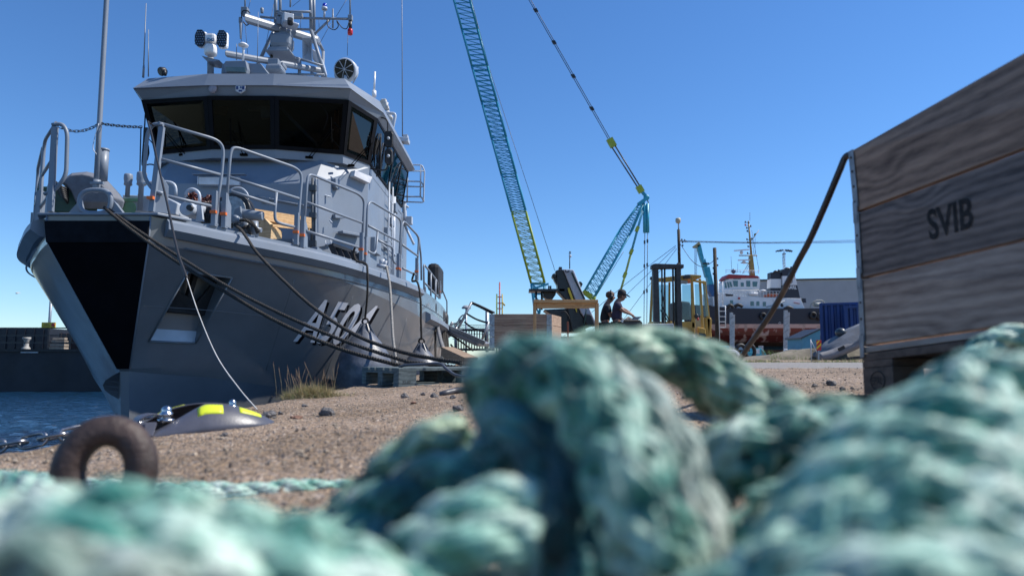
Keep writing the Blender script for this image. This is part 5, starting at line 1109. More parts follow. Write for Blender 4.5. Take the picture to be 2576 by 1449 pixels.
bc = O2 + al * .075 - wn * .002 + V((0, 0, -.081)); mb = MB(); mb.tube([bc + al * .034 * cos(k * pi / 12) + V((0, 0, .026 * sin(k * pi / 12))) for k in range(24)], .0012, 4, closed=True); mb.build('stamp_ring', PT, tp)
lettering('stamp_text', 'EPAL', quadmap(bc - al * .024 - V((0, 0, .011)), bc + al * .024 - V((0, 0, .011)), bc + al * .024 + V((0, 0, .011)), bc - al * .024 + V((0, 0, .011)), -wn * .001), PT, tp, cuts=4)
# leaning strap from the crate to the ground
sp_ = [P(2150, 388, 2.08), P(2128, 395, 2.12), P(2112, 430, 2.14), P(2076, 516, 2.2), P(2037, 604, 2.28), P(2008, 658, 2.36), P(1982, 710, 2.42), P(1965, 743, 2.5), P(1931, 801, 2.6), P(1874, 884, 2.8), P(1840, 940, 2.9), P(1800, 1000, 2.95)]
mb = MB(); mb.tube(smooth_path(sp_, 8), .0105, 10); mb.build('lifting_rod', M('strap_brown', (.035, .028, .028), .35, var=.4, scale=8, bump=.3, bscale=40), label='long dark brown hose leaning from the crate top down to the left', cat='hose')
mb = MB(); c_ = P(2140, 1003, 1.85); mb.tube(smooth_path([P(2030, 1012, 1.75), P(2080, 1003, 1.78), P(2150, 999, 1.8), P(2230, 1003, 1.8), P(2300, 1012, 1.7)], 6), .007, 8); mb.build('black_cable', RUBBER, label='black cable on the gravel in front of the crate pallet', cat='cable')
# ------------------------------------------------------------------ centre: collar crate, timber frame, loader crane, people, forklift
CW = wood('crate_wood_mid', (.20, .12, .08), (.42, .29, .20), 'x', 7, dist=7)
def P3(k, pts, Y): return [Q(k, x, y, Y) for x, y in pts]
t = thing('pallet_collar', 'brown wooden collar crate with galvanised corners behind the green rope', 'crate', P(1320, 930, 12))
z1 = P(1233, 790, 12).z; zm = z1 - .2
x0, x1 = P(1236, 850, 12).x, P(1386, 850, 12).x
for k in range(3):
    mb = MB(); mb.box(((x0 + x1) / 2, 12, z1 - .1 - k * .2), (x1 - x0, .03, .199)); mb.build('front_board', CW, t, bevel=.004)
    mb = MB(); mb.prism([(x1 + .002, 12, z1 - .197 - k * .2), (x1 + .24, 12.8, z1 - .197 - k * .2), (x1 + .24, 12.8, z1 - .003 - k * .2), (x1 + .002, 12, z1 - .003 - k * .2)], (-.03, .01, 0)); mb.build('side_board', CW, t, bevel=.004)
    for xx in (x0 + .01, x1 - .03):
        mb = MB(); mb.box((xx, 11.98, z1 - .1 - k * .2), (.09, .01, .19)); mb.build('corner_hinge', GALV, t)
PINE = wood('frame_pine', (.36, .18, .07), (.60, .34, .15), 'x', 6)
t = thing('timber_trestle', 'raw pine trestle frame standing before the loader crane', 'frame', P(1420, 920, 11.2)); Yf = 11.2
def bb(k, pts, Y, name, mat, par, th=.05, bevel=.003, label=None): mb = MB(); mb.prism(P3(k, pts, Y), (0, th, 0)); return mb.build(name, mat, par, bevel=bevel, label=label)
bb('b2', [(268, 645), (992, 645), (992, 680), (268, 680)], Yf - .05, 'top_beam', PINE, t, .12); bb('b2', [(300, 684), (958, 680), (960, 740), (300, 744)], Yf, 'cross_beam', PINE, t)
PZ = wood('frame_pine_post', (.34, .17, .07), (.58, .33, .15), 'z', 6)
bb('b2', [(262, 684), (298, 684), (298, 1500), (262, 1500)], Yf, 'leg', PZ, t, .1); bb('b2', [(961, 684), (1000, 684), (998, 1500), (961, 1500)], Yf, 'leg', PZ, t, .1)
mb = MB(); mb.box(Q('b2', 620, 1110, 13), (2.5, .06, .05)); mb.box(Q('b2', 640, 1150, 13), (2.3, .5, .3)); mb.build('green_machine', M('green_sheet', (.03, .12, .08), .6), label='green painted workbench half hidden behind the rope under the pine frame', cat='workbench', bevel=.01)
bb('b2', [(640, 893), (660, 893), (664, 1150), (648, 1150)], 11.0, 'red_stake', M('stake_red', (.22, .06, .03), .7), None, .03, label='thin rusty red stake under the pine frame'); bpy.data.objects['red_stake']['category'] = 'stake'
# loader crane
YC = 17.; LC = thing('loader_crane', 'black folded loader crane with a yellow stripe and grey boom', 'crane', Q('b2', 720, 1150, YC))
CB = M('crane_black', (.010, .012, .016), .35, var=.3, scale=4); CG = M('crane_grey', (.42, .42, .46), .4, var=.1, scale=3)
bb('b2', [(600, 303), (716, 310), (850, 640), (965, 900), (955, 950), (900, 930), (800, 790), (735, 640)], YC - .35, 'boom_panel', CG, LC, .3, .02)
bb('b2', [(510, 320), (560, 305), (602, 303), (740, 640), (800, 800), (900, 940), (800, 1010), (700, 1010), (620, 640), (545, 560)], YC - .25, 'boom', CB, LC, .5, .03)
bb('b2', [(650, 515), (668, 512), (716, 645), (690, 645), (655, 550)], YC - .37, 'yellow_stripe', M('crane_yellow', (.62, .42, .02), .45), LC, .02, 0)
bb('b2', [(733, 745), (752, 745), (757, 790), (745, 780)], YC - .37, 'yellow_stripe', M('crane_yellow', (0, 0, 0)), LC, .02, 0)
bb('b2', [(480, 375), (500, 362), (520, 375), (548, 430), (560, 470), (530, 480), (495, 420)], YC - .2, 'boom_knuckle', CB, LC, .3, .02)
mb = MB(); c_ = Q('b2', 497, 375, YC - .3); mb.cyl(c_, c_ + V((0, .4, 0)), .05); c_ = Q('b2', 680, 880, YC - .4); mb.each('pivot_pin', CB, LC, bevel=.01)
bb('b2', [(380, 755), (640, 745), (760, 790), (820, 880), (860, 1010), (420, 1010), (540, 900), (440, 795)], YC - .1, 'crane_base', CB, LC, .8, .03)
bb('b2', [(840, 800), (915, 808), (960, 930), (880, 960), (830, 880)], YC - .4, 'outrigger_box', DARK, LC, .6, .03)
bb('b2', [(370, 555), (520, 550), (515, 590), (480, 640), (420, 640), (375, 610)], YC, 'control_bracket', DARK, LC, .4, .01)
mb = MB(); mb.box(Q('b2', 410, 548, YC), (.88, .5, .06)); mb.build('control_platform', CB, LC)
for x_ in (295, 358): mb = MB(); mb.tube([Q('b2', x_, 555, YC), Q('b2', x_, 760, YC)], .025, 8); mb.build('platform_post', CB, LC)
for x_ in (458, 438): mb = MB(); mb.tube([Q('b2', x_, 550, YC), Q('b2', x_, 490, YC)], .02, 6); mb.build('lever', CB, LC)
bb('b2', [(550, 300), (552, 278), (585, 278), (588, 300)], YC, 'work_light', CB, LC, .2); bb('b2', [(780, 440), (800, 445), (820, 470), (800, 510)], YC, 'side_light', CB, LC, .2)
for pts in ([(690, 340), (740, 450), (830, 640), (845, 740)], [(700, 335), (750, 445), (845, 640)], [(860, 745), (845, 860), (825, 960), (815, 1010)], [(575, 790), (620, 780), (660, 830), (670, 870)], [(625, 310), (630, 335), (660, 330), (665, 310)]):
    mb = MB(); mb.tube(smooth_path([Q('b2', a, b, YC - .42) for a, b in pts], 5), .012, 6); mb.build('hydraulic_hose', M('hose_green', (.01, .05, .045), .5) if pts[0][0] in (690, 860) else RUBBER, LC)
mb = MB(); mb.tube([Q('b2', 672, 300, YC), Q('b2', 672, 165, YC)], .013, 8); mb.build('hook_rod', DARK, LC); mb = MB(); mb.ell(Q('b2', 678, 158, YC), (.035, .035, .04)); mb.build('rod_ball', LGREY, LC); mb = MB(); mb.tube(smooth_path([Q('b2', a, b, YC) for a, b in ((668, 140), (670, 110), (682, 112), (680, 135))], 5), .01, 6); mb.build('rod_hook', DARK, LC)
# people
SKIN = M('skin', (.22, .11, .075), .55); HAIR = M('hair', (.02, .012, .008), .7)
def skinned(name, joints, edges, mat, parent, sub=2):
    me = bpy.data.meshes.new(name); ks = list(joints); me.from_pydata([V(joints[k][0]) for k in ks], [(ks.index(a), ks.index(b)) for a, b in edges], [])
    o = bpy.data.objects.new(name, me); COL.objects.link(o); o.modifiers.new('s', 'SKIN')
    for i, k in enumerate(ks):
        r = joints[k][1]; sv = me.skin_vertices[0].data[i]; sv.radius = r if isinstance(r, tuple) else (r, r); sv.use_root = (i == 0)
    md = o.modifiers.new('d', 'SUBSURF'); md.levels = sub; md.render_levels = sub
    bpy.context.view_layer.update(); m2 = bpy.data.meshes.new_from_object(o.evaluated_get(bpy.context.evaluated_depsgraph_get())); bpy.data.objects.remove(o)
    for p in m2.polygons: p.use_smooth = True
    m2.materials.clear(); m2.materials.append(mat); o = bpy.data.objects.new(name, m2); COL.objects.link(o); o.parent = parent; o.location = -V(parent.location); return o
def person(label, px, Y, head, neck, sh, hip, elb, wr, hand, cloth, cap=None, muffs=False, group=None):
    """head .. hand are (px, py) picks at depth Y; the figure stands on the ground"""
    z0 = .07; t = thing('person', label, 'person', (P(px, 800, Y).x, Y, z0)); A = lambda q, dy=0: P(q[0], q[1], Y + dy)
    H = A(head); Nk = A(neck); Sh = A(sh); Hp = V((A(hip).x, Y, z0 + .92)); s = 1.0
    J = {'pelvis': (Hp, (.13, .10)), 'waist': (Hp.lerp(Sh, .35), (.12, .09)), 'chest': (Hp.lerp(Sh, .8), (.14, .10)), 'neck0': (Sh.lerp(Nk, .55), .075), 'neck': (Nk, .058), 'skull0': (H + V((.01, 0, -.05)), (.085, .08)), 'skull': (H + V((.0, 0, .05)), (.10, .105))}
    E_ = [('pelvis', 'waist'), ('waist', 'chest'), ('chest', 'neck0'), ('neck0', 'neck'), ('neck', 'skull0'), ('skull0', 'skull')]
    for n_, dy in (('n', -.19), ('f', .19)):
        S_ = Sh + V((0, dy, -.05)); El = A(elb, dy * 1.2 if n_ == 'n' else dy); Wr = A(wr, dy * .8); Hd = A(hand, dy * .6)
        if n_ == 'f': El += V((.06, 0, .02)); Wr += V((.04, 0, -.02)); Hd += V((.05, 0, -.03))
        J['sh' + n_] = (S_, .048); J['el' + n_] = (El, .043); J['wr' + n_] = (Wr, .028); J['hd' + n_] = (Wr.lerp(Hd, .6), (.036, .018))
        E_ += [('chest', 'sh' + n_), ('sh' + n_, 'el' + n_), ('el' + n_, 'wr' + n_), ('wr' + n_, 'hd' + n_)]
        Kn = Hp + V((.03, dy * .55, -.46)); An = Hp + V((-.02, dy * .6, -.86)); J['hip' + n_] = (Hp + V((0, dy * .5, -.08)), .095); J['kn' + n_] = (Kn, .062); J['an' + n_] = (An, .042); J['to' + n_] = (An + V((.16, 0, -.03)), .035)
        E_ += [('pelvis', 'hip' + n_), ('hip' + n_, 'kn' + n_), ('kn' + n_, 'an' + n_), ('an' + n_, 'to' + n_)]
    skinned('body', J, E_, SKIN, t)
    # head details: nose, ear, brow
    for dy in (-.085, .085): mb = MB(); mb.ell(H + V((-.01, dy, .0)), (.02, .012, .033), 8, 6); mb.build('ear', SKIN, t)
    mb = MB(); mb.ell(H + V((.083, 0, -.015)), (.022, .014, .024), 8, 6); mb.build('nose', SKIN, t)
    for dy in (-.05, .05): mb = MB(); mb.ell(H + V((.072, dy * .6, .02)), (.008, .014, .007), 8, 5); mb.build('eye', DARK, t)
    # fingers: five on each hand, bent down
    for n_ in 'nf':
        b = J['hd' + n_][0]; d_ = (J['hd' + n_][0] - J['wr' + n_][0]).normalized()
        for k in range(4):
            o_ = V((0, -.026 + .0175 * k, 0)); L_ = (.07, .08, .075, .06)[k]; dn = V((0, 0, -1)) if not (k == 3 and n_ == 'n') else d_
            skinned('finger', {'a': (b + o_, .010), 'b': (b + o_ + d_ * L_ * .5, .009), 'c': (b + o_ + d_ * L_ * .75 + dn * L_ * .35, .007)}, [('a', 'b'), ('b', 'c')], SKIN, t, 1)
        skinned('thumb', {'a': (b - d_ * .03 + V((0, .02, .005)), .012), 'b': (b + d_ * .01 + V((0, .05, -.02)), .010), 'c': (b + d_ * .04 + V((0, .05, -.04)), .008)}, [('a', 'b'), ('b', 'c')], SKIN, t, 1)
    shirt = {k: (J[k][0], tuple(x + .036 for x in J[k][1]) if isinstance(J[k][1], tuple) else J[k][1] + .030) for k in ('pelvis', 'waist', 'chest', 'shn', 'shf')}
    shirt['nk'] = (J['neck0'][0] + V((0, 0, .015)), .095)
    for n_ in 'nf': a, b = J['sh' + n_][0], J['el' + n_][0]; shirt['sl' + n_] = (a.lerp(b, .72), .066)
    skinned('shirt', shirt, [('pelvis', 'waist'), ('waist', 'chest'), ('chest', 'nk'), ('chest', 'shn'), ('chest', 'shf'), ('shn', 'sln'), ('shf', 'slf')], cloth, t)
    tr = {k: (J[k][0], tuple(x + .02 for x in J[k][1]) if isinstance(J[k][1], tuple) else J[k][1] + .02) for k in ('pelvis', 'hipn', 'hipf', 'knn', 'knf', 'ann', 'anf')}
    skinned('trousers', tr, [('pelvis', 'hipn'), ('pelvis', 'hipf'), ('hipn', 'knn'), ('hipf', 'knf'), ('knn', 'ann'), ('knf', 'anf')], M('trousers', (.012, .014, .02), .8), t)
    for n_ in 'nf': a = J['an' + n_][0]; mb = MB(); mb.box(a + V((.06, 0, -.04)), (.28, .1, .09)); mb.build('shoe', DARK, t, bevel=.03)
    if cap:
        mb = MB(); mb.lathe([(.108, -.02), (.112, .02), (.105, .065), (.08, .1), (.04, .118), (.002, .122)], H + V((-.01, 0, .045)), (.12, 0, 1), 18, sc=(.92, 1)); cp_ = mb.build('cap', M('cap_black', (.012, .012, .016), .8), t)
        mb = MB(); mb.loft([[H + V((.085 + .10 * cos(a), .075 * sin(a), .035 + z_ - .055 * max(0, cos(a)))) for a in [(-1 + 2 * k / 8) * pi / 2 for k in range(9)]] for z_ in (0, .012)], closed=True); mb.build('peak', M('cap_black', (0, 0, 0)), cp_)
        mb = MB(); mb.ell(H + V((-.035, 0, .01)), (.085, .095, .07), 14, 8); mb.build('hair', M('hair_short', (.06, .04, .03), .8), t)
    else:
        mb = MB(); mb.ell(H + V((-.02, 0, .055)), (.105, .102, .09), 16, 9)
        for v_ in mb.v: v_ += noise.noise_vector(v_ * 30) * .012
        mb.build('hair', M('hair_brown', (.07, .03, .015), .7), t)
    if muffs:
        e_ = thing('x', None, None, (0, 0, 0)); bpy.data.objects.remove(e_); mb = MB()
        for dy in (-.12, .12): mb.ell(H + V((-.01, dy, -.01)), (.052, .035, .062), 12, 8)
        mb.tube([H + V((-.01 + .01 * sin(a), -.125 * cos(a), .0 + .165 * sin(a))) for a in [k * pi / 12 for k in range(13)]], .012, 6); mb.build('ear_defenders', M('muff_black', (.008, .01, .012), .3), t)
    return t
YP = 15.6
def d2(x, y): return D('b2', x, y)
person('person in a dark t-shirt and black ear defenders looking down, left of the pair', 1523, YP + .35, d2(1135, 618), d2(1105, 672), d2(1085, 715), d2(1065, 1060), d2(1130, 830), d2(1215, 860), d2(1260, 850), M('shirt_black', (.008, .011, .018), .85), muffs=True)
person('person in a navy t-shirt and black cap pointing at papers', 1555, YP, d2(1262, 610), d2(1228, 645), d2(1200, 690), d2(1200, 1060), d2(1272, 775), d2(1350, 805), d2(1392, 830), M('shirt_navy', (.022, .018, .045), .85, var=.25, scale=9), cap=True)
tb = thing('machine_cabinet', 'dark machine cabinet with a padded top where the two people lean', 'cabinet', Q('b2', 1390, 1200, YP - .1))
bb('b2', [(1255, 880), (1470, 880), (1490, 900), (1490, 1300), (1255, 1300)], YP - .35, 'body', DARK, tb, .7, .02); bb('b2', [(1290, 872), (1465, 872), (1470, 884), (1290, 884)], YP - .4, 'top_pad', M('pad_grey', (.16, .14, .12), .7), tb, .8, .02); mb = MB(); mb.tube(smooth_path([Q('b2', a, b, YP - .42) for a, b in ((1270, 872), (1262, 885), (1262, 900))], 4), .02, 6); mb.build('grip', LGREY, tb)
lp_ = thing('laptop', 'open grey laptop tilted on the machine cabinet before the capped person', 'laptop', Q('b2', 1420, 875, YP)); bb('b2', [(1390, 838), (1482, 836), (1430, 880), (1365, 872)], YP - .1, 'screen_lid', M('laptop_grey', (.16, .18, .22), .35), lp_, .02, .002); mb = MB(); mb.prism([Q('b2', 1290, 872, YP - .2), Q('b2', 1330, 840, YP + .1), Q('b2', 1400, 875, YP + .1), Q('b2', 1370, 878, YP - .2)], (0, 0, .015)); mb.build('keyboard_base', M('laptop_base', (.06, .05, .045), .5), lp_)
# cream pallet box between people and forklift
bb('b2', [(1500, 918), (1840, 912), (1842, 1080), (1500, 1080)], 16.5, 'tool_chest', M('chest_grey', (.30, .31, .34), .5), None, .8, .02, label='pale grey chest top between the two people and the forklift'); bpy.data.objects['tool_chest']['category'] = 'chest'
# forklift
YF = 18.; FL = thing('forklift', 'yellow forklift with a tall black mast and glazed cab', 'forklift', Q('b2', 1880, 1200, YF)); FY = M('forklift_yellow', (.40, .25, .045), .5, var=.2, scale=4, bump=.15, bscale=30); FD = M('mast_steel', (.022, .022, .026), .5, var=.5, scale=8)
for x0, x1, x2, x3 in ((1608, 1668, 1690, 1622), (1867, 1915, 1940, 1885)):
    mb = MB(); mb.prism(P3('b2', [(x0, 245), (x1, 240), (x2, 1000), (x3, 1000)], YF - .6), (0, .18, 0)); mb.build('mast_rail', FD, FL, bevel=.008)
for x0, x1 in ((1702, 1716), (1735, 1748), (1825, 1842), (1853, 1863)):
    mb = MB(); mb.prism(P3('b2', [(x0, 260), (x1, 260), (x1 + 6, 1000), (x0 + 6, 1000)], YF - .45), (0, .06, 0)); mb.build('mast_rail', FD, FL)
bb('b2', [(1625, 240), (1955, 250), (1955, 290), (1625, 300)], YF - .62, 'mast_crosshead', FD, FL, .22, .01); bb('b2', [(1592, 255), (1632, 240), (1632, 300), (1592, 300)], YF - .62, 'mast_pulley', FD, FL, .2, .01)
for a, b in (((1715, 480), (1700, 560)), ((1705, 560), (1735, 700)), ((1700, 700), (1800, 900)), ((1735, 300), (1725, 1000)), ((1832, 300), (1838, 1000)), ((1690, 760), (1790, 910)), ((1860, 300), (1865, 560))):
    mb = MB(); mb.tube([Q('b2', *a, YF - .5), Q('b2', *b, YF - .5)], .014, 6); mb.build('mast_chain', DARK, FL)
YK = YF + .5
bb('b2', [(1740, 400), (2010, 390), (2150, 400), (2150, 372), (2030, 362), (1750, 392)], YK, 'cab_roof', FY, FL, 1.1, .03); bb('b2', [(1590, 420), (1600, 405), (1760, 398), (2050, 395), (2050, 420), (1740, 450)], YK, 'roof_front_beam', FY, FL, .08, .01)
bb('b2', [(1592, 420), (1612, 420), (1592, 960), (1566, 960)], YK, 'cab_pillar', FY, FL, .08, .01); bb('b2', [(2035, 400), (2060, 400), (2085, 960), (2045, 960)], YK, 'cab_pillar', FY, FL, .08, .01)
bb('b2', [(2125, 410), (2150, 410), (2180, 960), (2150, 960)], YK + .4, 'cab_pillar', FY, FL, .08, .01); bb('b2', [(2170, 430), (2205, 440), (2270, 1070), (2235, 1070)], YK + 1.0, 'cab_pillar', FY, FL, .08, .01); bb('b2', [(1785, 450), (1805, 450), (1805, 930), (1780, 930)], YK + 1.0, 'cab_pillar', FY, FL, .08, .01)
bb('b2', [(2060, 420), (2190, 440), (2190, 462), (2060, 440)], YK + .2, 'side_header', FY, FL, .1, .01)
GLF = glass('cab_glass', (.62, .72, .74), .05)
bb('b2', [(1935, 478), (2030, 478), (2040, 870), (1935, 875)], YK + .03, 'window', GLF, FL, .01, 0); bb('b2', [(1610, 480), (1780, 480), (1780, 880), (1590, 880)], YK + .03, 'window', GLF, FL, .01, 0); bb('b2', [(2075, 470), (2120, 470), (2150, 820), (2090, 830)], YK + .25, 'window', GLF, FL, .01, 0); bb('b2', [(2165, 475), (2190, 480), (2230, 830), (2180, 830)], YK + .7, 'window', GLF, FL, .01, 0)
bb('b2', [(1965, 365), (2030, 362), (2035, 405), (1962, 408)], YK - .25, 'work_lamp', DARK, FL, .2, .02); bb('b2', [(1582, 385), (1602, 385), (1602, 420), (1582, 420)], YK - .2, 'work_lamp', DARK, FL, .15, .02)
bb('b2', [(1998, 428), (2030, 428), (2030, 462), (1998, 462)], YK - .12, 'indicator_lamp', M('amber', (.6, .12, .02), .3), FL, .08, .01); bb('b2', [(1880, 425), (1990, 428), (1990, 470), (1885, 465)], YK - .08, 'sun_strip', M('strip_grey', (.25, .26, .26), .4), FL, .04, .005)
bb('b2', [(1820, 680), (1930, 660), (2030, 672), (2030, 860), (1830, 890)], YK + .5, 'seat', M('seat_dark', (.02, .025, .035), .6), FL, .4, .05)
bb('b2', [(1590, 890), (2040, 890), (2080, 900), (2080, 1090), (1590, 1090)], YK, 'front_cowl', FY, FL, .5, .02); bb('b2', [(2110, 950), (2200, 970), (2210, 1110), (2130, 1110)], YK + .2, 'side_step', FY, FL, .4, .02); bb('b2', [(2125, 1015), (2200, 1030), (2205, 1060), (2130, 1045)], YK + .18, 'step_tread', DARK, FL, .02, 0)
bb('b2', [(2180, 840), (2270, 845), (2265, 870), (2250, 1080), (2200, 1080)], YK + 1.0, 'engine_hood', FY, FL, 1.2, .04); bb('b2', [(2250, 860), (2270, 870), (2260, 1070), (2250, 1070)], YK + .6, 'grab_handle', FY, FL, .05, .01)
mb = MB(); c_ = Q('b2', 2096, 830, YK); mb.lathe([(.05, 0), (.06, .03), (.04, .08)], c_, (-.2, -1, 0), 16); mb.build('headlamp', DARK, FL); mb = MB(); c_ = Q('b2', 2112, 862, YK - .02); mb.ell(c_, (.03, .03, .045)); mb.build('rear_lamp', RED, FL)
for x_ in (1700, 2010):
    mb = MB(); c_ = Q('b2', x_, 1180, YK + .2); c_.z = .45; mb.lathe([(.2, -.13), (.38, -.15), (.42, -.1), (.42, .1), (.38, .15), (.2, .13)], c_, (1, 0, 0), 22); mb.build('wheel', RUBBER, FL)
# poles and wires
def pole(label, px, py0, Y, r, extra=None):
    a = P(px, py0, Y); t = thing('utility_pole', label, 'pole', (a.x, Y, 0)); mb = MB(); mb.tube([(a.x, Y, -.1), (a.x, Y, a.z)], [r * 1.15, r], 12); mb.build('shaft', M('tarred_wood', (.028, .022, .016), .8, var=.5, scale=6), t); return t, a
WIRE = M('wire', (.01, .01, .012), .5)
t, a = pole('dark utility pole with a round lamp on top behind the forklift', 1707, 662, 45., .115); a = P(1707, 578, 45)
mb = MB(); mb.tube([(a.x, 45, 5.0), (a.x, 45, a.z)], .1, 12); mb.build('upper_shaft', M('tarred_wood', (0, 0, 0)), t)
mb = MB(); mb.tube([(a.x, 45, a.z - .1), P(1707, 556, 45)], .045, 8); mb.build('lamp_stem', GALV, t)
mb = MB(); p = P(1706, 562, 45); mb.lathe([(.10, 0), (.17, .08), (.18, .22), (.17, .32), (.08, .36)], p, n=14); mb.build('lamp_globe', M('lamp_ivory', (.42, .38, .28), .5), t)
for x_, y_ in ((390, 322), (415, 328), (395, 345), (397, 372)): mb = MB(); mb.lathe([(.03, 0), (.05, .05), (.05, .1), (.02, .14)], Q('b3', x_, y_, 44.8), n=10); mb.build('insulator', DARK, t)
mb = MB(); mb.bar(Q('b3', 375, 325, 44.8), Q('b3', 435, 327, 44.8), .08, .08); mb.build('cross_arm', GALV, t)
t2, a2 = pole('second dark wooden pole with steel climbing irons beside the tug', D('b3', 676, 385)[0], D('b3', 676, 385)[1], 42., .11)
for x_, y_ in ((703, 487), (703, 545), (665, 570), (665, 620)): mb = MB(); mb.lathe([(.03, 0), (.05, .04), (.05, .1), (.02, .12)], Q('b3', x_, y_, 42), n=8); mb.build('insulator', DARK, t2)
def wire(label, pts, Ys, r=.014, group=None):
    mb = MB(); mb.tube(smooth_path([P(x, y, Y) for (x, y), Y in zip(pts, Ys)], 8), r, 5); mb.build('overhead_wire', WIRE, label=label, cat='wire', group=group)
for k, (y0, y1) in enumerate(((606, 604), (607.5, 607), (609, 610))): wire(('upper', 'middle', 'lower')[k] + ' of the three level overhead wires running right from the lamp pole', [(1716, y0), (1930, y0 + 3.5), (2190, y1 - 1), (2500, y1 - 10)], [45, 46, 47, 48], group='level overhead wires')
wire('slack wire hanging in a curve between the two dark poles', [(1710, 612), (1740, 655), (1765, 671), (1785, 664), (1799, 652)], [45, 44, 43.5, 43, 42], .02)
wire('uppermost stay wire slanting down left from the lamp pole', [(1700, 618), (1600, 694), (1500, 776), (1400, 862), (1370, 893)], [45, 48, 50, 52, 52], .018); wire('middle stay wire slanting down left from the lamp pole', [(1700, 622), (1640, 680), (1580, 738), (1500, 820), (1440, 893)], [45, 47, 48, 49, 50], .016); wire('lowest stay wire slanting down left from the lamp pole', [(1702, 626), (1660, 682), (1610, 748), (1550, 830), (1510, 893)], [45, 46, 47, 48, 49], .016)
# ------------------------------------------------------------------ crawler crane, far
YX = 100.; BLU = M('crane_blue', (.02, .29, .42), .45, var=.15, scale=2); GRN = M('crane_green', (.28, .36, .03), .45, var=.1, scale=2)
CC = thing('lattice_crane', 'huge turquoise lattice boom crane with a lime green foot section', 'crane', (P(1385, 860, YX).x, YX, 0))
def lattice(name, A, B, C_, D_, n, r, rd, mat, par, depth=1.6, dens=1):
    """truss between line A->B (left chord) and C->D (right chord), doubled in depth"""
    mb = MB(); off = V((0, depth, 0))
    for o_ in (V((0, 0, 0)), off):
        mb.tube([A + o_, B + o_], r, 6); mb.tube([C_ + o_, D_ + o_], r, 6)
        for i in range(n):
            a = A.lerp(B, i / n) + o_; b = C_.lerp(D_, i / n) + o_; a2 = A.lerp(B, (i + 1) / n) + o_; b2 = C_.lerp(D_, (i + 1) / n) + o_
            mb.tube([a, b], rd, 5, cap=False); mb.tube([b, a2] if (i + (o_ is off)) % 2 or 1 else [a, b2], rd, 5, cap=False)
        mb.tube([B + o_, D_ + o_], rd, 5)
    for i in range(n + 1):
        for X, Z in ((A, B), (C_, D_)): p = X.lerp(Z, i / n); mb.tube([p, p + off], rd, 5, cap=False)
    return mb.build(name, mat, par)
def bx_(x, y): return Q('b1', x, y, YX)
# boom chords: left from (420,1205) to (87,0), right from (470,1190) to (155,0) in b1 crop
def chord(x0, y0, x1, y1, y): return x0 + (x1 - x0) * (y - y0) / (y1 - y0)
Lc = lambda y: bx_(chord(415, 1200, 87, 0, y), y); Rc = lambda y: bx_(chord(470, 1190, 155, 0, y), y)
secs = [(1190, 890, GRN, 11), (885, 735, BLU, 7), (732, 580, BLU, 7), (577, 430, BLU, 7), (427, 280, BLU, 7), (277, 125, BLU, 7), (122, -30, BLU, 7), (-33, -190, BLU, 7), (-193, -350, BLU, 7)]
for a, b, m_, n in secs: lattice('boom_section', Lc(a), Lc(b), Rc(a), Rc(b), n, .13, .055, m_, CC)
mb = MB(); mb.prism([Lc(1190), Rc(1190), bx_(484, 1215), bx_(430, 1255), bx_(418, 1250)], (0, 1.6, 0)) if False else None
lattice('boom_foot', bx_(430, 1320), Lc(1193), bx_(446, 1320), Rc(1193), 3, .16, .08, BLU, CC); mb = MB(); mb.bar(bx_(420, 1215), bx_(485, 1195), .3, .3); mb.build('boom_heel', BLU, CC)
tip = bx_(-20, -480); mb = MB(); mb.bar(Lc(-350), tip, .4, .4); mb.bar(Rc(-350), tip, .4, .4); mb.build('boom_head', BLU, CC)
# mast (rear jib)
lattice('rear_mast', bx_(636, 1228), bx_(795, 955), bx_(678, 1252), bx_(840, 965), 13, .13, .055, BLU, CC); lattice('rear_mast', bx_(795, 955), bx_(865, 860), bx_(840, 965), bx_(888, 850), 5, .13, .06, BLU, CC)
mb = MB(); mb.bar(bx_(862, 862), bx_(905, 830), .5, .5); mb.ell(bx_(897, 832), (.45, .3, .45)); mb.build('mast_head', BLU, CC)
lattice('mast_foot', bx_(632, 1230), bx_(640, 1222), bx_(674, 1262), bx_(682, 1250), 2, .18, .09, GRN, CC)
mb = MB(); mb.box(V((P(1430, 860, YX).x, YX + 1, 1.5)), (9, 4, 1.8)); mb.build('crawler_body', BLU, CC)
for d_ in (0, .8):
    for (a, b) in (((745, 600), (400 + 0, 0)), ((755, 598), (412, 0))):
        pass
for o_ in (-4, 4):
    mb = MB(); mb.tube([bx_(748 + o_, 600), bx_(405 + o_, 0), bx_(130 + o_, -480)], .055, 5); mb.build('pendant_rope', DARK, CC)
    mb = MB(); mb.tube([bx_(755 + o_ * 2.2, 612), bx_(870 + o_ * 1.5, 795)], .11, 6); mb.build('luffing_rope', DARK, CC)
for y in (45, 180, 322, 458):
    x_ = 405 + (748 - 405) * y / 600
    for o_ in (-4, 4): mb = MB(); mb.box(bx_(x_ + o_, y), (.25, .25, .6), (0, -.5, 0)); mb.build('pendant_link', DARK, CC)
mb = MB(); mb.box(bx_(750, 602), (1.0, .5, 1.4), (0, -.5, 0)); mb.build('pendant_block', GRN, CC); mb = MB(); mb.box(bx_(870, 797), (.9, .5, 1.1), (0, -.5, 0)); mb.build('pendant_block', GRN, CC); mb = MB(); mb.bar(bx_(870, 797), bx_(895, 828), .4, .4); mb.build('tip_link', BLU, CC)
for x_ in (889, 901): mb = MB(); mb.tube([bx_(x_, 858), bx_(x_ + 1, 980)], .26, 8); mb.build('backstop_tube', BLU, CC); mb = MB(); mb.tube([bx_(x_ + 1, 980), bx_(x_ - 3, 1385)], .05, 5); mb.build('hoist_rope', DARK, CC)
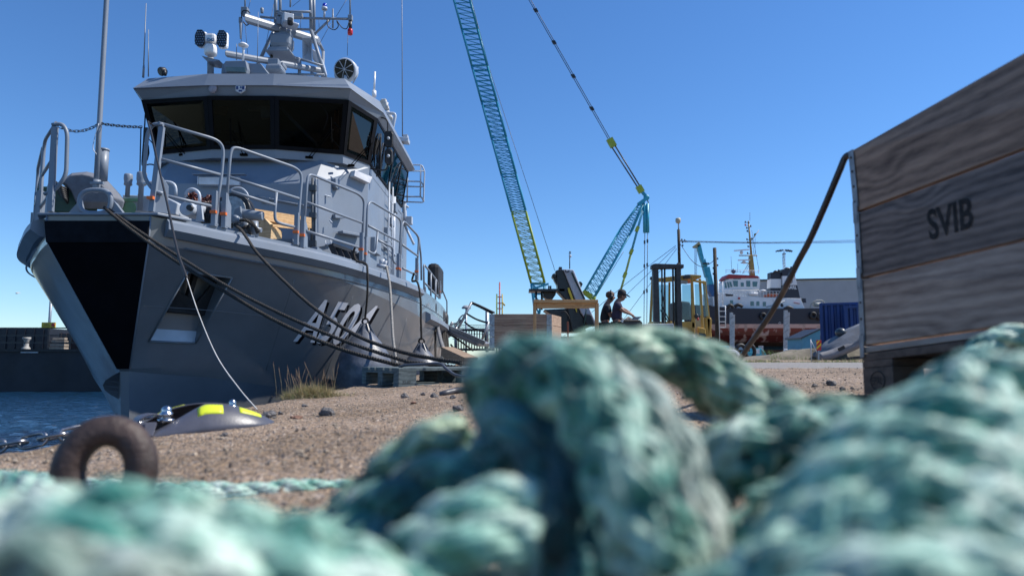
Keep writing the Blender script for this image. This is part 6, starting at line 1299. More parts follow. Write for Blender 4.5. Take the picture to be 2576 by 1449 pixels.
for x_, y_ in ((889, 1020), (901, 1015), (888, 1120), (900, 1115), (887, 1230), (899, 1225)): mb = MB(); mb.box(bx_(x_, y_), (.22, .22, .5)); mb.build('rope_link', DARK, CC)
for a, b in (((885, 870), (833, 1060)), ((833, 1060), (806, 1160)), ((806, 1160), (788, 1222))):
    for o_ in (-2, 3): mb = MB(); mb.tube([bx_(a[0] + o_, a[1]), bx_(b[0] + o_, b[1])], .085, 5); mb.build('stay_rod', GRN if a[1] > 900 else BLU, CC)
for x_, y_ in ((858, 965), (833, 1060), (806, 1158)): mb = MB(); mb.box(bx_(x_, y_), (.5, .4, .8), (0, .4, 0)); mb.build('stay_joint', GRN, CC)
for a, b in (((800, 1060), (680, 1255)), ((232, 278), (512, 1140)), ((160, 0), (232, 278))): mb = MB(); mb.tube([bx_(*a), bx_(*b)], .035, 4); mb.build('thin_stay', DARK, CC)
mb = MB(); mb.tube(smooth_path([bx_(898, 835), bx_(908, 870), bx_(903, 930)], 4), .08, 6); mb.build('tip_cable', DARK, CC)
# telescopic crane in front of the tug
YT = 100.; TC = thing('telescopic_crane', 'bright blue telescopic boom leaning left behind the second pole', 'crane', (Q('b3', 700, 1000, YT).x, YT, 0))
bb('b3', [(522, 362), (556, 352), (585, 480), (560, 500)], YT, 'boom_section', BLU, TC, .8, .03); bb('b3', [(563, 495), (596, 478), (640, 640), (600, 640)], YT, 'boom_section', BLU, TC, .9, .03); bb('b3', [(598, 560), (632, 545), (668, 700), (625, 705)], YT - .1, 'boom_section', BLU, TC, 1.1, .03)
bb('b3', [(490, 370), (540, 332), (556, 352), (540, 378), (500, 382)], YT, 'boom_head', M('head_yellow', (.30, .27, .14), .6), TC, .8, .03); bb('b3', [(625, 700), (668, 700), (715, 800), (655, 810), (628, 760)], YT, 'boom_foot', M('deep_blue', (.01, .08, .22), .5), TC, 1.4, .05)
bb('b3', [(560, 1240), (800, 1240), (800, 1420), (560, 1420)], YT, 'carrier', BLU, TC, 2.6, .05)
for x_ in (502, 510, 519): mb = MB(); mb.tube([Q('b3', x_, 382, YT), Q('b3', x_, 640, YT)], .03, 5); mb.build('hoist_rope', DARK, TC)
mb = MB(); mb.box(Q('b3', 600, 522, YT - .1), (.9, .5, .2)); mb.build('boom_collar', DARK, TC)
# ------------------------------------------------------------------ tug KARL on the slip
YG = 112.; TG = thing('tugboat', 'white and navy tugboat with red patchy bottom propped up on land', 'tugboat', (Q('b3', 1100, 1240, YG).x, YG, .3))
m = bpy.data.materials.new('tug_hull_paint'); m.use_nodes = True; N = m.node_tree.nodes; L = m.node_tree.links; b = N['Principled BSDF']; b.inputs['Roughness'].default_value = .5
tc = N.new('ShaderNodeTexCoord'); sp = N.new('ShaderNodeSeparateXYZ'); L.new(tc.outputs['Object'], sp.inputs[0]); cr = N.new('ShaderNodeValToRGB'); cr.color_ramp.interpolation = 'CONSTANT'
zz = [Q('b3', 1000, y, YG).z for y in (1240, 1205, 1115, 1085, 1050, 900)]; mr = N.new('ShaderNodeMapRange'); mr.inputs[1].default_value = zz[0]; mr.inputs[2].default_value = zz[-1]
n_ = N.new('ShaderNodeTexNoise'); n_.inputs['Scale'].default_value = .8; n_.inputs['Detail'].default_value = 6; mp = N.new('ShaderNodeMapping'); mp.inputs['Scale'].default_value = (1, 1, .5); L.new(tc.outputs['Object'], mp.inputs[0]); L.new(mp.outputs[0], n_.inputs[0])
L.new(sp.outputs[2], mr.inputs[0]); L.new(mr.outputs[0], cr.inputs[0]); f_ = lambda z: (z - zz[0]) / (zz[-1] - zz[0])
e = cr.color_ramp; e.elements[0].color = (.05, .025, .015, 1); e.elements[1].position = f_(zz[1]); e.elements[1].color = (.09, .016, .014, 1)
for z_, c_ in ((zz[2], (.13, .02, .02, 1)), (zz[3], (.46, .33, .32, 1)), (zz[4], (.010, .013, .028, 1))): x_ = e.elements.new(max(0, min(1, f_(z_)))); x_.color = c_
r2 = N.new('ShaderNodeValToRGB'); r2.color_ramp.elements[0].position = .52; r2.color_ramp.elements[1].position = .56; r2.color_ramp.elements[1].color = (.40, .30, .28, 1); r2.color_ramp.elements[0].color = (0, 0, 0, 1)
gt = N.new('ShaderNodeMath'); gt.operation = 'LESS_THAN'; gt.inputs[1].default_value = zz[4]; L.new(sp.outputs[2], gt.inputs[0]); gt2 = N.new('ShaderNodeMath'); gt2.operation = 'GREATER_THAN'; gt2.inputs[1].default_value = zz[1]; L.new(sp.outputs[2], gt2.inputs[0])
mu = N.new('ShaderNodeMath'); mu.operation = 'MULTIPLY'; L.new(gt.outputs[0], mu.inputs[0]); L.new(gt2.outputs[0], mu.inputs[1]); fac = N.new('ShaderNodeMath'); fac.operation = 'MULTIPLY'; rr_ = N.new('ShaderNodeMapRange'); rr_.inputs[1].default_value = .52; rr_.inputs[2].default_value = .58; L.new(n_.outputs[0], rr_.inputs[0]); L.new(rr_.outputs[0], fac.inputs[0]); L.new(mu.outputs[0], fac.inputs[1])
mx = N.new('ShaderNodeMix'); mx.data_type = 'RGBA'; L.new(fac.outputs[0], mx.inputs[0]); L.new(cr.outputs[0], mx.inputs[6]); mx.inputs[7].default_value = (.34, .26, .25, 1); L.new(mx.outputs[2], b.inputs['Base Color'])
TUGH = m
top = [(430, 870), (520, 872), (640, 886), (780, 905), (1000, 914), (1300, 914), (1600, 912), (1900, 905)]
rings = []
for i, (x, y) in enumerate(top):
    wd = (.15, 1.6, 2.9, 3.6, 3.9, 3.9, 3.9, 3.7)[i]; a = Q('b3', x, y, YG); zt = a.z; zk = Q('b3', x, 1240, YG).z; fx = (0, .6, .8, .9, .95, 1, 1, 1)[i]; yc = YG + 3.9; X = a.x; bx0 = (1.8, 1.3, .8, .4, 0, 0, 0, 0)[i]
    rings.append([V((X, yc - wd, zt)), V((X + bx0 * .35, yc - wd * .97, lerp(zt, zk, .42))), V((X + bx0 * .7, yc - wd * .8 * fx, lerp(zt, zk, .72))), V((X + bx0, yc - wd * .25 * fx, zk + .35)), V((X + bx0, yc - .15, zk)), V((X + bx0, yc + .15, zk)), V((X + bx0, yc + wd * .25 * fx, zk + .35)), V((X + bx0 * .7, yc + wd * .8 * fx, lerp(zt, zk, .72))), V((X + bx0 * .35, yc + wd * .97, lerp(zt, zk, .42))), V((X, yc + wd, zt))])
mb = MB(); mb.loft(rings, smooth=False); o = mb.build('hull', TUGH, TG)
WT_ = M('tug_white', (.66, .68, .70), .4, var=.06, scale=.5); TN = M('tug_navy', (.012, .015, .03), .45)
bb('b3', [(640, 770), (780, 780), (900, 800), (1100, 818), (1430, 826), (1465, 918), (650, 918)], YG + 1.2, 'deckhouse', WT_, TG, 5, .05)
bb('b3', [(620, 825), (660, 815), (665, 890), (622, 885)], YG + 1.0, 'bulwark_block', M('tug_grey', (.2, .25, .3), .5), TG, 2, .02)
bb('b3', [(755, 745), (1050, 750), (1060, 812), (755, 815)], YG + 1.6, 'bridge_deck', WT_, TG, 4, .03)
bb('b3', [(762, 690), (790, 650), (1075, 650), (1068, 745), (765, 745)], YG + 1.8, 'bridge', WT_, TG, 3.6, .03)
bb('b3', [(762, 656), (800, 614), (1050, 628), (1075, 645)], YG + 1.7, 'bridge_roof', M('tug_red', (.30, .02, .025), .5), TG, 3.8, .03)
TGW = M('tug_glass', (.03, .10, .11), .06, spec=1)
for w_ in ([(762, 690), (775, 685), (785, 735), (768, 735)], [(783, 683), (797, 680), (810, 730), (795, 735)], [(803, 682), (820, 680), (832, 725), (817, 728)], [(836, 672), (880, 672), (880, 722), (845, 722)], [(905, 688), (932, 688), (932, 722), (905, 722)], [(952, 672), (988, 672), (988, 724), (955, 724)], [(1008, 680), (1052, 680), (1045, 724), (1010, 724)], [(812, 842), (838, 842), (838, 880), (812, 880)], [(990, 852), (1020, 852), (1020, 890), (990, 890)], [(1042, 852), (1068, 852), (1068, 890), (1042, 890)], [(1098, 856), (1125, 856), (1125, 894), (1098, 894)], [(838, 648), (905, 650), (905, 660), (838, 658)], [(770, 655), (800, 648), (800, 660), (770, 668)]):
    bb('b3', w_, YG + (1.15 if w_[0][1] > 800 else 1.75), 'window', TGW, TG, .06, 0)
bb('b3', [(770, 785), (838, 790), (835, 806), (775, 806)], YG + 1.14, 'dark_stripe', TN, TG, .05, 0)
for x0, x1, yt, yb, xb0, xb1 in ((1168, 1258, 598, 780, 1163, 1258), (1265, 1368, 572, 826, 1282, 1425)):
    def cr_(y, s): t_ = (y - yt) / (yb - yt); return lerp(x0, xb0, t_) if s == 0 else lerp(x1, xb1, t_)
    for ya, yb_, m_ in ((yt, yt + 58, TN), (yt + 58, (735 if x0 < 1200 else 710), WT_), ((735 if x0 < 1200 else 710), yb, TN)):
        bb('b3', [(cr_(ya, 0), ya), (cr_(ya, 1), ya), (cr_(yb_, 1), yb_), (cr_(yb_, 0), yb_)], YG + 1.5 + (.4 if x0 < 1200 else 0), 'funnel_band', m_, TG, 1.6, .02)
    mb = MB(); mb.tube(smooth_path([Q('b3', x0 + 20, yt + 10, YG + 2), Q('b3', x0 + 40, yt - 8, YG + 2), Q('b3', x1 - 28, yt - 2, YG + 2), Q('b3', x1 - 18, yt - 22, YG + 2)], 5), .19, 10); mb.build('exhaust_pipe', DARK, TG)
a, b_, c_, d_ = [Q('b3', *q, YG + 1.44) for q in ((1312, 744), (1394, 746), (1394, 716), (1312, 712))]
lettering('name_letters', 'KARL', quadmap(a, b_, c_, d_), WHITE, TG, cuts=6, offset=.02)
mb = MB(); mb.tube([Q('b3', 1343 + 13 * cos(k * pi / 8), 675 + 18 * sin(k * pi / 8), YG + 1.46) for k in range(16)], .04, 5, closed=True); mb.box(Q('b3', 1343, 675, YG + 1.46), (.08, .03, .5)); mb.box(Q('b3', 1343, 668, YG + 1.46), (.34, .03, .06)); mb.each('funnel_emblem', TN, TG)
MY = M('mast_yellow', (.30, .20, .05), .5, var=.2)
bb('b3', [(985, 455), (1012, 455), (1032, 630), (992, 630)], YG + 3, 'mast', MY, TG, .8, .02); mb = MB(); mb.tube([Q('b3', 998, 460, YG + 3.3), Q('b3', 972, 150, YG + 3.3)], [.2, .12], 8); mb.build('upper_mast', MY, TG); mb = MB(); mb.tube([Q('b3', 984, 150, YG + 3.3), Q('b3', 985, 75, YG + 3.3)], .03, 5); mb.build('aerial', DARK, TG)
for x0, y0, x1, y1, r in ((888, 452, 1048, 452, .09), (905, 515, 990, 520, .08), (920, 610, 985, 500, .05), (950, 590, 985, 520, .04), (985, 340, 1065, 230, .05)): mb = MB(); mb.tube([Q('b3', x0, y0, YG + 3), Q('b3', x1, y1, YG + 3)], r, 6); mb.build('mast_arm', MY, TG)
for x0, y0, x1, y1 in ((846, 410, 976, 400), (880, 493, 985, 490)): mb = MB(); mb.bar(Q('b3', x0, y0, YG + 2.8), Q('b3', x1, y1, YG + 2.8), .2, .2); mb.build('radar_scanner', WT_, TG); mb = MB(); mb.ell(Q('b3', (x0 + x1) / 2, y0 + 16, YG + 3), (.3, .3, .3)); mb.build('radar_motor', WT_, TG)
for x_, y_ in ((945, 160), (945, 185), (958, 210), (962, 238), (992, 195), (975, 165), (960, 310), (968, 335), (970, 372), (1002, 305), (965, 432)): mb = MB(); mb.lathe([(.09, 0), (.13, .05), (.12, .3), (.05, .34)], Q('b3', x_, y_ + 8, YG + 3.1), n=8); mm_ = interp([(150, 972), (460, 998)], y_); mb.tube([Q('b3', x_, y_ + 2, YG + 3.1), Q('b3', mm_, y_ + 6, YG + 3.3)], .05, 5); mb.build('mast_light', RED if y_ in (185,) else DARK, TG)
mb = MB(); mb.prism([Q('b3', x, y, YG + 3) for x, y in ((1022, 262), (1038, 255), (1036, 275), (1018, 282))], (0, .03, 0)); mb.build('flag', M('flag_green', (.05, .09, .02), .7), TG)
for a, b in (((1000, 230), (1065, 590)), ((1030, 285), (1030, 450)), ((1005, 300), (1020, 450)), ((820, 460), (826, 600)), ((878, 520), (878, 600))): mb = MB(); mb.tube([Q('b3', *a, YG + 3), Q('b3', *b, YG + 3)], .03, 4); mb.build('rigging', DARK, TG)
mb = MB(); mb.ell(Q('b3', 842, 590, YG + 2.5), (.38, .38, .42)); mb.build('radome', M('dome_blue', (.01, .03, .12), .3), TG)
mb = MB()
for x_ in (775, 820, 870, 900, 935, 970, 1010, 1060): mb.tube([Q('b3', x_, 610, YG + 1.8), Q('b3', x_, 575, YG + 1.8)], .035, 4)
mb.tube([Q('b3', 770, 576, YG + 1.8), Q('b3', 1068, 585, YG + 1.8)], .035, 4); mb.tube([Q('b3', 770, 592, YG + 1.8), Q('b3', 1068, 600, YG + 1.8)], .03, 4); mb.build('roof_railing', WT_, TG)
mb = MB()
for k in range(16): x_ = 690 + k * 25; mb.tube([Q('b3', x_, 800 + k, YG + 1.2), Q('b3', x_, 750, YG + 1.2)], .035, 4)
mb.tube([Q('b3', 690, 750, YG + 1.2), Q('b3', 1065, 752, YG + 1.2)], .035, 4); mb.tube([Q('b3', 690, 770, YG + 1.2), Q('b3', 1065, 772, YG + 1.2)], .03, 4); mb.build('deck_railing', WT_, TG)
mb = MB()
for k in range(8): x_ = 1075 + k * 28; mb.tube([Q('b3', x_, 818, YG + 1.2), Q('b3', x_, 762, YG + 1.2)], .04, 4)
mb.tube([Q('b3', 1075, 762, YG + 1.2), Q('b3', 1275, 765, YG + 1.2)], .04, 4); mb.build('deck_railing', WT_, TG)
bb('b3', [(1120, 795), (1150, 785), (1232, 788), (1230, 812), (1125, 812)], YG + 1.5, 'rescue_boat', M('boat_orange', (.50, .10, .04), .5), TG, 1.2, .1)
mb = MB(); mb.tube([Q('b3', 975, 785, YG + 1.4), Q('b3', 1052, 788, YG + 1.4)], .24, 12); mb.build('life_raft_canister', WHITE, TG); mb = MB(); mb.ell(Q('b3', 1097, 760, YG + 1.6), (.55, .55, .2)); mb.build('vent_dome', WT_, TG)
mb = MB(); mb.cyl(Q('b3', 890, 825, YG + 1.15), Q('b3', 890, 825, YG + 1.0), .18, 12); mb.build('lifebuoy', RED, TG)
for x_, y_, r in ((1100, 980, .55), (1538, 975, .6), (1600, 985, .6)):
    mb = MB(); c_ = Q('b3', x_, y_, YG - .25); mb.tube([c_ + V((r * .72 * cos(k * pi / 10), 0, r * .72 * sin(k * pi / 10))) for k in range(20)], .20, 10, closed=True); mb.build('tyre_fender', RUBBER, TG)
for x0, x1, y_ in ((785, 840, 895), (850, 918, 890), (1285, 1360, 912)): mb = MB(); mb.tube(smooth_path([Q('b3', x0, y_ + 8, YG + .3), Q('b3', (x0 + x1) / 2, y_ - 8, YG + .2), Q('b3', x1, y_ + 8, YG + .3)], 5), .28, 10); mb.build('bow_fender', RUBBER, TG)
mb = MB(); mb.tube([Q('b3', x, y, YG + .0) for x, y in ((1245 + 8 * cos(k * pi / 6), 1042 + 10 * sin(k * pi / 6)) for k in range(12))], .03, 4, closed=True); mb.build('load_mark', WHITE, TG)
for pts in ([(1130, 900), (1210, 880), (1290, 845)],): mb = MB(); mb.tube([Q('b3', *p_, YG + 1.1) for p_ in pts], .06, 5); mb.build('side_pipe', GALV, TG)
mb = MB(); mb.bar(Q('b3', 1190, 830, YG + 1.1), Q('b3', 1255, 912, YG + 1.1), .08, .3); mb.build('side_stair', WT_, TG)
mb = MB(); mb.bar(Q('b3', 1368, 862, YG + 1.1), Q('b3', 1420, 872, YG + 1.1), .08, .1); mb.build('small_davit', RED, TG); mb = MB(); mb.ell(Q('b3', 1265, 885, YG + 1.1), (.25, .1, .3)); mb.build('vent', DARK, TG)
bb('b3', [(1440, 825), (1475, 825), (1478, 862), (1445, 862)], YG + 1.3, 'stern_locker', TN, TG, 1, .02)
mb = MB(); mb.tube(smooth_path([Q('b3', x, y, YG + 2) for x, y in ((1510, 910), (1525, 870), (1570, 845), (1625, 850), (1640, 910))], 5), .1, 6); mb.tube([Q('b3', 1540, 880, YG + 2), Q('b3', 1600, 880, YG + 2)], .35, 12); mb.build('towing_winch', M('winch_grey', (.30, .31, .28), .6), TG)
mb = MB(); mb.box(V((Q('b3', 1100, 1240, YG).x, YG + 3.9, .75)), (30, .5, 1.3)); mb.build('keel_blocks', M('block_rust', (.10, .04, .02), .8), TG)
# support posts
POSTM = M('post_white', (.34, .36, .38), .7, var=.2, scale=2)
for pts, lab, Y in (([(815, 950), (838, 950), (838, 968), (854, 968), (848, 1420), (818, 1420)], 'leftmost pale square prop post against the tug hull', 104), ([(1290, 930), (1315, 930), (1317, 948), (1335, 948), (1325, 1420), (1285, 1420)], 'tall pale square prop post right of the brown hose, against the tug hull', 104), ([(1068, 1240), (1103, 1240), (1100, 1420), (1070, 1420)], 'short pale prop under the tug keel between the taller two', 106)):
    t = thing('prop_post', lab, 'post', (Q('b3', pts[0][0], pts[0][1], Y).x, Y, 0), 'pale prop posts under the tug'); bb('b3', pts, Y, 'shaft', POSTM, t, .5, .02)
    if Y == 104:
        xs_ = pts[0][0]; mb = MB()
        for k in range(5): y_ = 975 + k * 58; mb.tube([Q('b3', xs_ - 3, y_ + 30, Y - .03), Q('b3', xs_ + 42, y_, Y - .03)], .022, 5)
        mb.build('rope_lashing', M('lashing', (.12, .12, .12), .8), t)
# ladder by the tug
t = thing('boarding_ladder', 'white pipe ladder leading up beside the second pole to the tug deck', 'ladder', (Q('b3', 740, 1200, 52).x, 106, 0)); mb = MB()
for a, b in (((708, 668), (720, 1200)), ((770, 890), (772, 1080)), ((745, 680), (748, 880))): mb.tube([Q('b3', *a, 106), Q('b3', *b, 106)], .07, 6)
mb.build('side_rails', WT_, t); mb = MB()
for y_ in (700, 750, 800, 850, 892, 938, 985, 1030, 1080): mb.tube([Q('b3', 710, y_, 106), Q('b3', 772 if y_ > 880 else 748, y_, 106)], .05, 6)
mb.build('rungs', WT_, t)
# ------------------------------------------------------------------ warehouse, light mast, containers, shed, boat
m_ = M('sheet_grey', (.36, .40, .44), .55, var=.05, scale=.4); YW = 170.
t = thing('warehouse', 'long grey corrugated warehouse behind the tug funnels', 'warehouse', P(2100, 860, YW)); a = Q('b3', 1000, 690, YW); b = Q('b3', 1400, 655, YW); c = Q('b3', 2400, 625, YW)
mb = MB(); mb.prism([V((a.x, YW, 0)), V((c.x, YW, 0)), V((c.x, YW, Q('b3', 1900, 648, YW).z)), V((a.x, YW, b.z - .5))], (0, 30, 0)); mb.build('wall', m_, t)
mb = MB(); n = 150
for k in range(n): x_ = lerp(a.x, c.x, k / n); mb.box((x_, YW - .05, 4.6), (.18, .12, 9.4 if 0 else 9.2))
o = mb.build('corrugation', m_, t); zt_ = min(b.z - .6, Q('b3', 1900, 648, YW).z)
for v_ in o.data.vertices:
    if v_.co.z > 5: v_.co.z = zt_ - .1
mb = MB(); mb.bar(V((a.x, YW - .2, b.z - .4)), V((c.x, YW - .2, Q('b3', 1900, 648, YW).z + .1)), .5, .35); mb.build('roof_edge', DARK, t)
YM_ = 160; t = thing('floodlight_mast', 'steel lattice floodlight mast with a ring of lamps behind the tug funnels', 'light mast', (Q('b3', 1283, 560, YM_).x, YM_, 0)); A_ = Q('b3', 1276, 440, YM_); B_ = Q('b3', 1291, 440, YM_)
lattice('mast_frame', V((A_.x, YM_, 0)), A_, V((B_.x, YM_, 0)), B_, 34, .05, .025, M('mast_grey', (.2, .22, .24), .6), t, .5); mb = MB(); mb.box(Q('b3', 1283, 437, YM_), (.6, .6, .35)); mb.tube([Q('b3', 1283, 437, YM_), Q('b3', 1283, 400, YM_)], .08, 6); mb.bar(Q('b3', 1240, 400, YM_), Q('b3', 1330, 400, YM_), .1, .1); mb.build('lamp_ring', GALV, t)
for x_ in (1222, 1243, 1262, 1305, 1326, 1344): mb = MB(); mb.box(Q('b3', x_, 408 + abs(x_ - 1283) * .08, YM_), (.6, .5, .3), (0, .4 * (1 if x_ > 1283 else -1), 0)); mb.build('lamp_head', DARK, t)
CBL = M('container_blue', (.006, .04, .17), .5, var=.15, scale=1, bump=.1, bscale=6)
def container(k, x0, x1, yt, yb, Y, label):
    a = Q(k, x0, yt, Y); th = math.atan2(a.x, Y) + .02; e = V((cos(th), -sin(th), 0)); n_ = V((sin(th), cos(th), 0)); z0 = .1; H_ = a.z - z0; W_ = 6.0
    O_ = V((a.x, Y, z0)); t = thing('shipping_container', label, 'container', (a.x, Y, .07), 'blue shipping containers')
    def blk(nm, u0, u1, v0, v1, h0, h1, bev=0): mb = MB(); mb.prism([O_ + e * u + n_ * v + V((0, 0, h0)) for u, v in ((u0, v0), (u1, v0), (u1, v1), (u0, v1))], (0, 0, h1 - h0)); return mb.build(nm, CBL, t, bevel=bev)
    blk('body', .06, W_ - .06, .12, 2.38, .06, H_ - .06); mb = MB(); n = int(W_ / .3)
    for i in range(n): u = .16 + (W_ - .32) * (i + .5) / n; mb.prism([O_ + e * (u + d) + n_ * v for d, v in ((-.10, .125), (-.06, .03), (.06, .03), (.10, .125))], (0, 0, H_ - .12)); 
    for v_ in mb.v: v_.z += .06
    mb.build('corrugation', CBL, t)
    blk('top_rail', 0, W_, 0, .12, H_ - .13, H_, .01); blk('bottom_rail', 0, W_, 0, .12, 0, .13, .01); blk('corner_post', -.003, .15, -.003, .14, -.003, H_ + .003, .01); blk('corner_post', W_ - .15, W_ + .003, -.003, .14, -.003, H_ + .003, .01); return t
container('b3', 1590, 2300, 868, 1230, 35, 'larger deep blue container behind the covered boat'); container('b3', 1808, 2300, 892, 1230, 33, 'nearer bright blue container, right end of the pair, cut off by the crate')
YS = 76.; t = thing('blue_shed', 'light blue shed with a sloping dark roof left of the containers', 'shed', Q('b3', 1500, 1330, YS)); SB = M('shed_blue', (.06, .22, .32), .6, var=.1, scale=1)
bb('b3', [(1440, 1170), (1600, 1100), (1600, 1340), (1440, 1340)], YS, 'wall', SB, t, 4, 0); bb('b3', [(1430, 1168), (1602, 1088), (1602, 1100), (1430, 1182)], YS - .2, 'roof', DARK, t, 4.4, .01)
YQ = 116.; t = thing('corrugated_hall', 'dark blue corrugated hall wall seen beneath the tug keel', 'hall', Q('b3', 1200, 1360, YQ)); HB = M('hall_blue', (.03, .11, .20), .6)
bb('b3', [(1010, 1190), (1450, 1190), (1450, 1400), (1010, 1400)], YQ + 4, 'wall', HB, t, 4, 0); mb = MB()
for k in range(44): x_ = lerp(1012, 1448, k / 43); a = Q('b3', x_, 1200, YQ + 3.95); mb.box((a.x, YQ + 3.95, 1.7), (.12, .08, 3.4))
mb.build('corrugation', HB, t); bb('b3', [(1140, 1295), (1198, 1295), (1198, 1313), (1140, 1313)], YQ + 3.7, 'sign_panel', M('sign_pale', (.45, .36, .34), .6), t, .05, 0)
# vehicles beneath the tug
TQ = M('truck_teal', (.05, .34, .42), .45); YV = 92.
t = thing('small_truck', 'turquoise truck cab parked below the tug, left of the short prop', 'truck', Q('b3', 1060, 1370, YV)); bb('b3', [(1025, 1262), (1080, 1262), (1115, 1290), (1135, 1330), (1135, 1362), (1025, 1362)], YV, 'cab', TQ, t, 1.8, .05); bb('b3', [(1085, 1275), (1105, 1290), (1115, 1320), (1090, 1320)], YV - .03, 'window', TGW, t, .04, 0); bb('b3', [(940, 1290), (1020, 1290), (1020, 1350), (940, 1350)], YV + .1, 'load_bed', TQ, t, 1.7, .03)
for x_ in (975, 1100): mb = MB(); mb.lathe([(.2, -.12), (.36, -.12), (.38, .12), (.2, .12)], Q('b3', x_, 1362, YV - .05), (0, 1, 0), 16); mb.build('wheel', RUBBER, t)
bb('b3', [(1030, 1268), (1070, 1268), (1070, 1310), (1030, 1310)], YV - .03, 'window', M('glass_pale', (.5, .55, .6), .1), t, .04, 0)
t = thing('white_van', 'small white van parked right of the tall pale prop', 'van', Q('b3', 1350, 1360, YV + 6)); bb('b3', [(1325, 1268), (1362, 1264), (1376, 1285), (1378, 1355), (1325, 1355)], YV + 6, 'body', WHITE, t, 2, .08); bb('b3', [(1332, 1275), (1358, 1275), (1365, 1295), (1332, 1297)], YV + 5.96, 'rear_window', TGW, t, .03, 0)
for x_ in (1335, 1368): mb = MB(); mb.lathe([(.2, -.1), (.34, -.1), (.34, .1), (.2, .1)], Q('b3', x_, 1358, YV + 6), (0, 1, 0), 14); mb.build('wheel', RUBBER, t)
t = thing('car', 'pale car roof just showing above the blurred green rope', 'car', P(1830, 890, 19)); bb('b3', [(690, 1278), (760, 1272), (860, 1274), (905, 1300), (900, 1480), (660, 1480), (665, 1300)], 19, 'body', M('car_paint', (.42, .43, .46), .3, coat=.5), t, 1.7, .08); bb('b3', [(700, 1300), (860, 1300), (880, 1340), (690, 1340)], 18.97, 'windscreen', TGW, t, .04, 0)
for k, (x_, lab) in enumerate(((905, 'big tyre standing on edge where the brown hose meets the rope'), (985, 'second big tyre on edge under the tug bow'))): mb = MB(); c_ = Q('b3', x_, 1290, 84); mb.tube([c_ + V((.62 * cos(q * pi / 10), .15 * cos(q * pi / 10), .8 * sin(q * pi / 10))) for q in range(20)], .24, 10, closed=True); mb.build('old_tyre', RUBBER, label=lab, cat='tyre', group='old tyres by the slip')
mb = MB()
for k in range(3): mb.box(Q('b3', 1400, 1345 - k * 22, 98), (.9, .7, .42), (0, 0, .1 * k))
mb.build('box_stack', M('box_brown', (.25, .18, .13), .8), label='stack of brown boxes beside the white van under the tug', cat='boxes', bevel=.02)
# covered inflatable boat on a slope
YB_ = 28.; t = thing('inflatable_boat', 'inflatable boat under a grey tarpaulin resting on a trailer by the crate', 'boat', Q('b3', 1750, 1370, YB_))
TP2 = M('tarp_silver', (.11, .12, .135), .6, var=.25, scale=2.2, bump=1, bscale=5); rg = []
axp = [(1590, 1330, .20), (1680, 1285, .42), (1800, 1225, .5), (1900, 1170, .52), (2050, 1100, .5)]
for i, (x_, y_, r) in enumerate(axp):
    c_ = Q('b3', x_, y_, YB_ + .6); rg.append([c_ + V((0, .95 * cos(k * pi / 8) * (1 if i else .7), r * (.85 * sin(k * pi / 8) if sin(k * pi / 8) > 0 else .45 * sin(k * pi / 8)) + (.08 * sin(k * 2.3 + i) if 0 < k < 8 else 0))) for k in range(16)])
mb = MB(); mb.loft(rg, smooth=True)
for v_ in mb.v: v_ += noise.noise_vector(v_ * 2.5) * .05
mb.build('cover', TP2, t); mb = MB(); mb.tube(smooth_path([Q('b3', x, y, YB_ - .15) for x, y in ((1585, 1345), (1690, 1320), (1800, 1275), (1920, 1225), (2050, 1170))], 5), .20, 14); mb.build('side_tube', M('tube_grey', (.17, .17, .18), .6), t)
mb = MB(); mb.box(Q('b3', 1785, 1262, YB_ - .34), (.3, .03, .14), (0, -.45, 0)); mb.build('handle_patch', RUBBER, t, bevel=.02)
mb = MB(); mb.ell(Q('b3', 1780, 1125, YB_ + .8), (.22, .25, .20), R=Euler((0, .2, 0)).to_matrix()); mb.build('outboard_motor', M('motor_dark', (.03, .045, .06), .4), t)
mb = MB(); mb.bar(Q('b3', 1600, 1380, YB_ + .4), Q('b3', 2050, 1330, YB_ + .4), .1, .12); mb.build('trailer_frame', DARK, t)
# marker sign, fence, mound, kerb
t = thing('marker_board', 'small red board with a yellow diagonal band in front of the blue container', 'sign', Q('b3', 1588, 1340, 27)); pb = [(1566, 1190), (1610, 1190), (1608, 1280), (1570, 1283)]; bb('b3', pb, 27, 'panel', M('board_red', (.50, .03, .02), .5), t, .03, 0)
for q in ([(1570, 1250), (1608, 1215), (1608, 1235), (1571, 1270)], [(1568, 1212), (1585, 1192), (1600, 1192), (1568, 1230)]): bb('b3', q, 26.98, 'yellow_band', M('board_yellow', (.75, .50, .02), .5), t, .008, 0)
bb('b3', [(1585, 1280), (1592, 1280), (1592, 1400), (1585, 1400)], 27, 'post', GALV, t, .04, 0)
t = thing('wire_fence', 'low wire mesh fence end with slanting stay beside the marker board', 'fence', Q('b3', 1530, 1380, 16)); mb = MB(); mb.tube([Q('b3', 1516, 1185, 16), Q('b3', 1522, 1390, 16)], .012, 6); mb.tube([Q('b3', 1520, 1200, 16), Q('b3', 1570, 1300, 16)], .01, 6); mb.build('posts', LGREY, t); mb = MB()
for k in range(7): mb.tube([Q('b3', 1518, 1200 + k * 28, 16), Q('b3', 1568, 1215 + k * 26, 16)], .002, 4)
for k in range(6): mb.tube([Q('b3', 1522 + k * 9, 1200 + k * 2, 16), Q('b3', 1524 + k * 9, 1380, 16)], .002, 4)
mb.build('mesh', DARK, t)
SOIL = M('soil', (.09, .08, .06), .9, scale=1.5, col2=(.22, .19, .14), bump=1, bscale=14)
mb = MB(); vs = []; fs = []; nx, ny = 60, 14
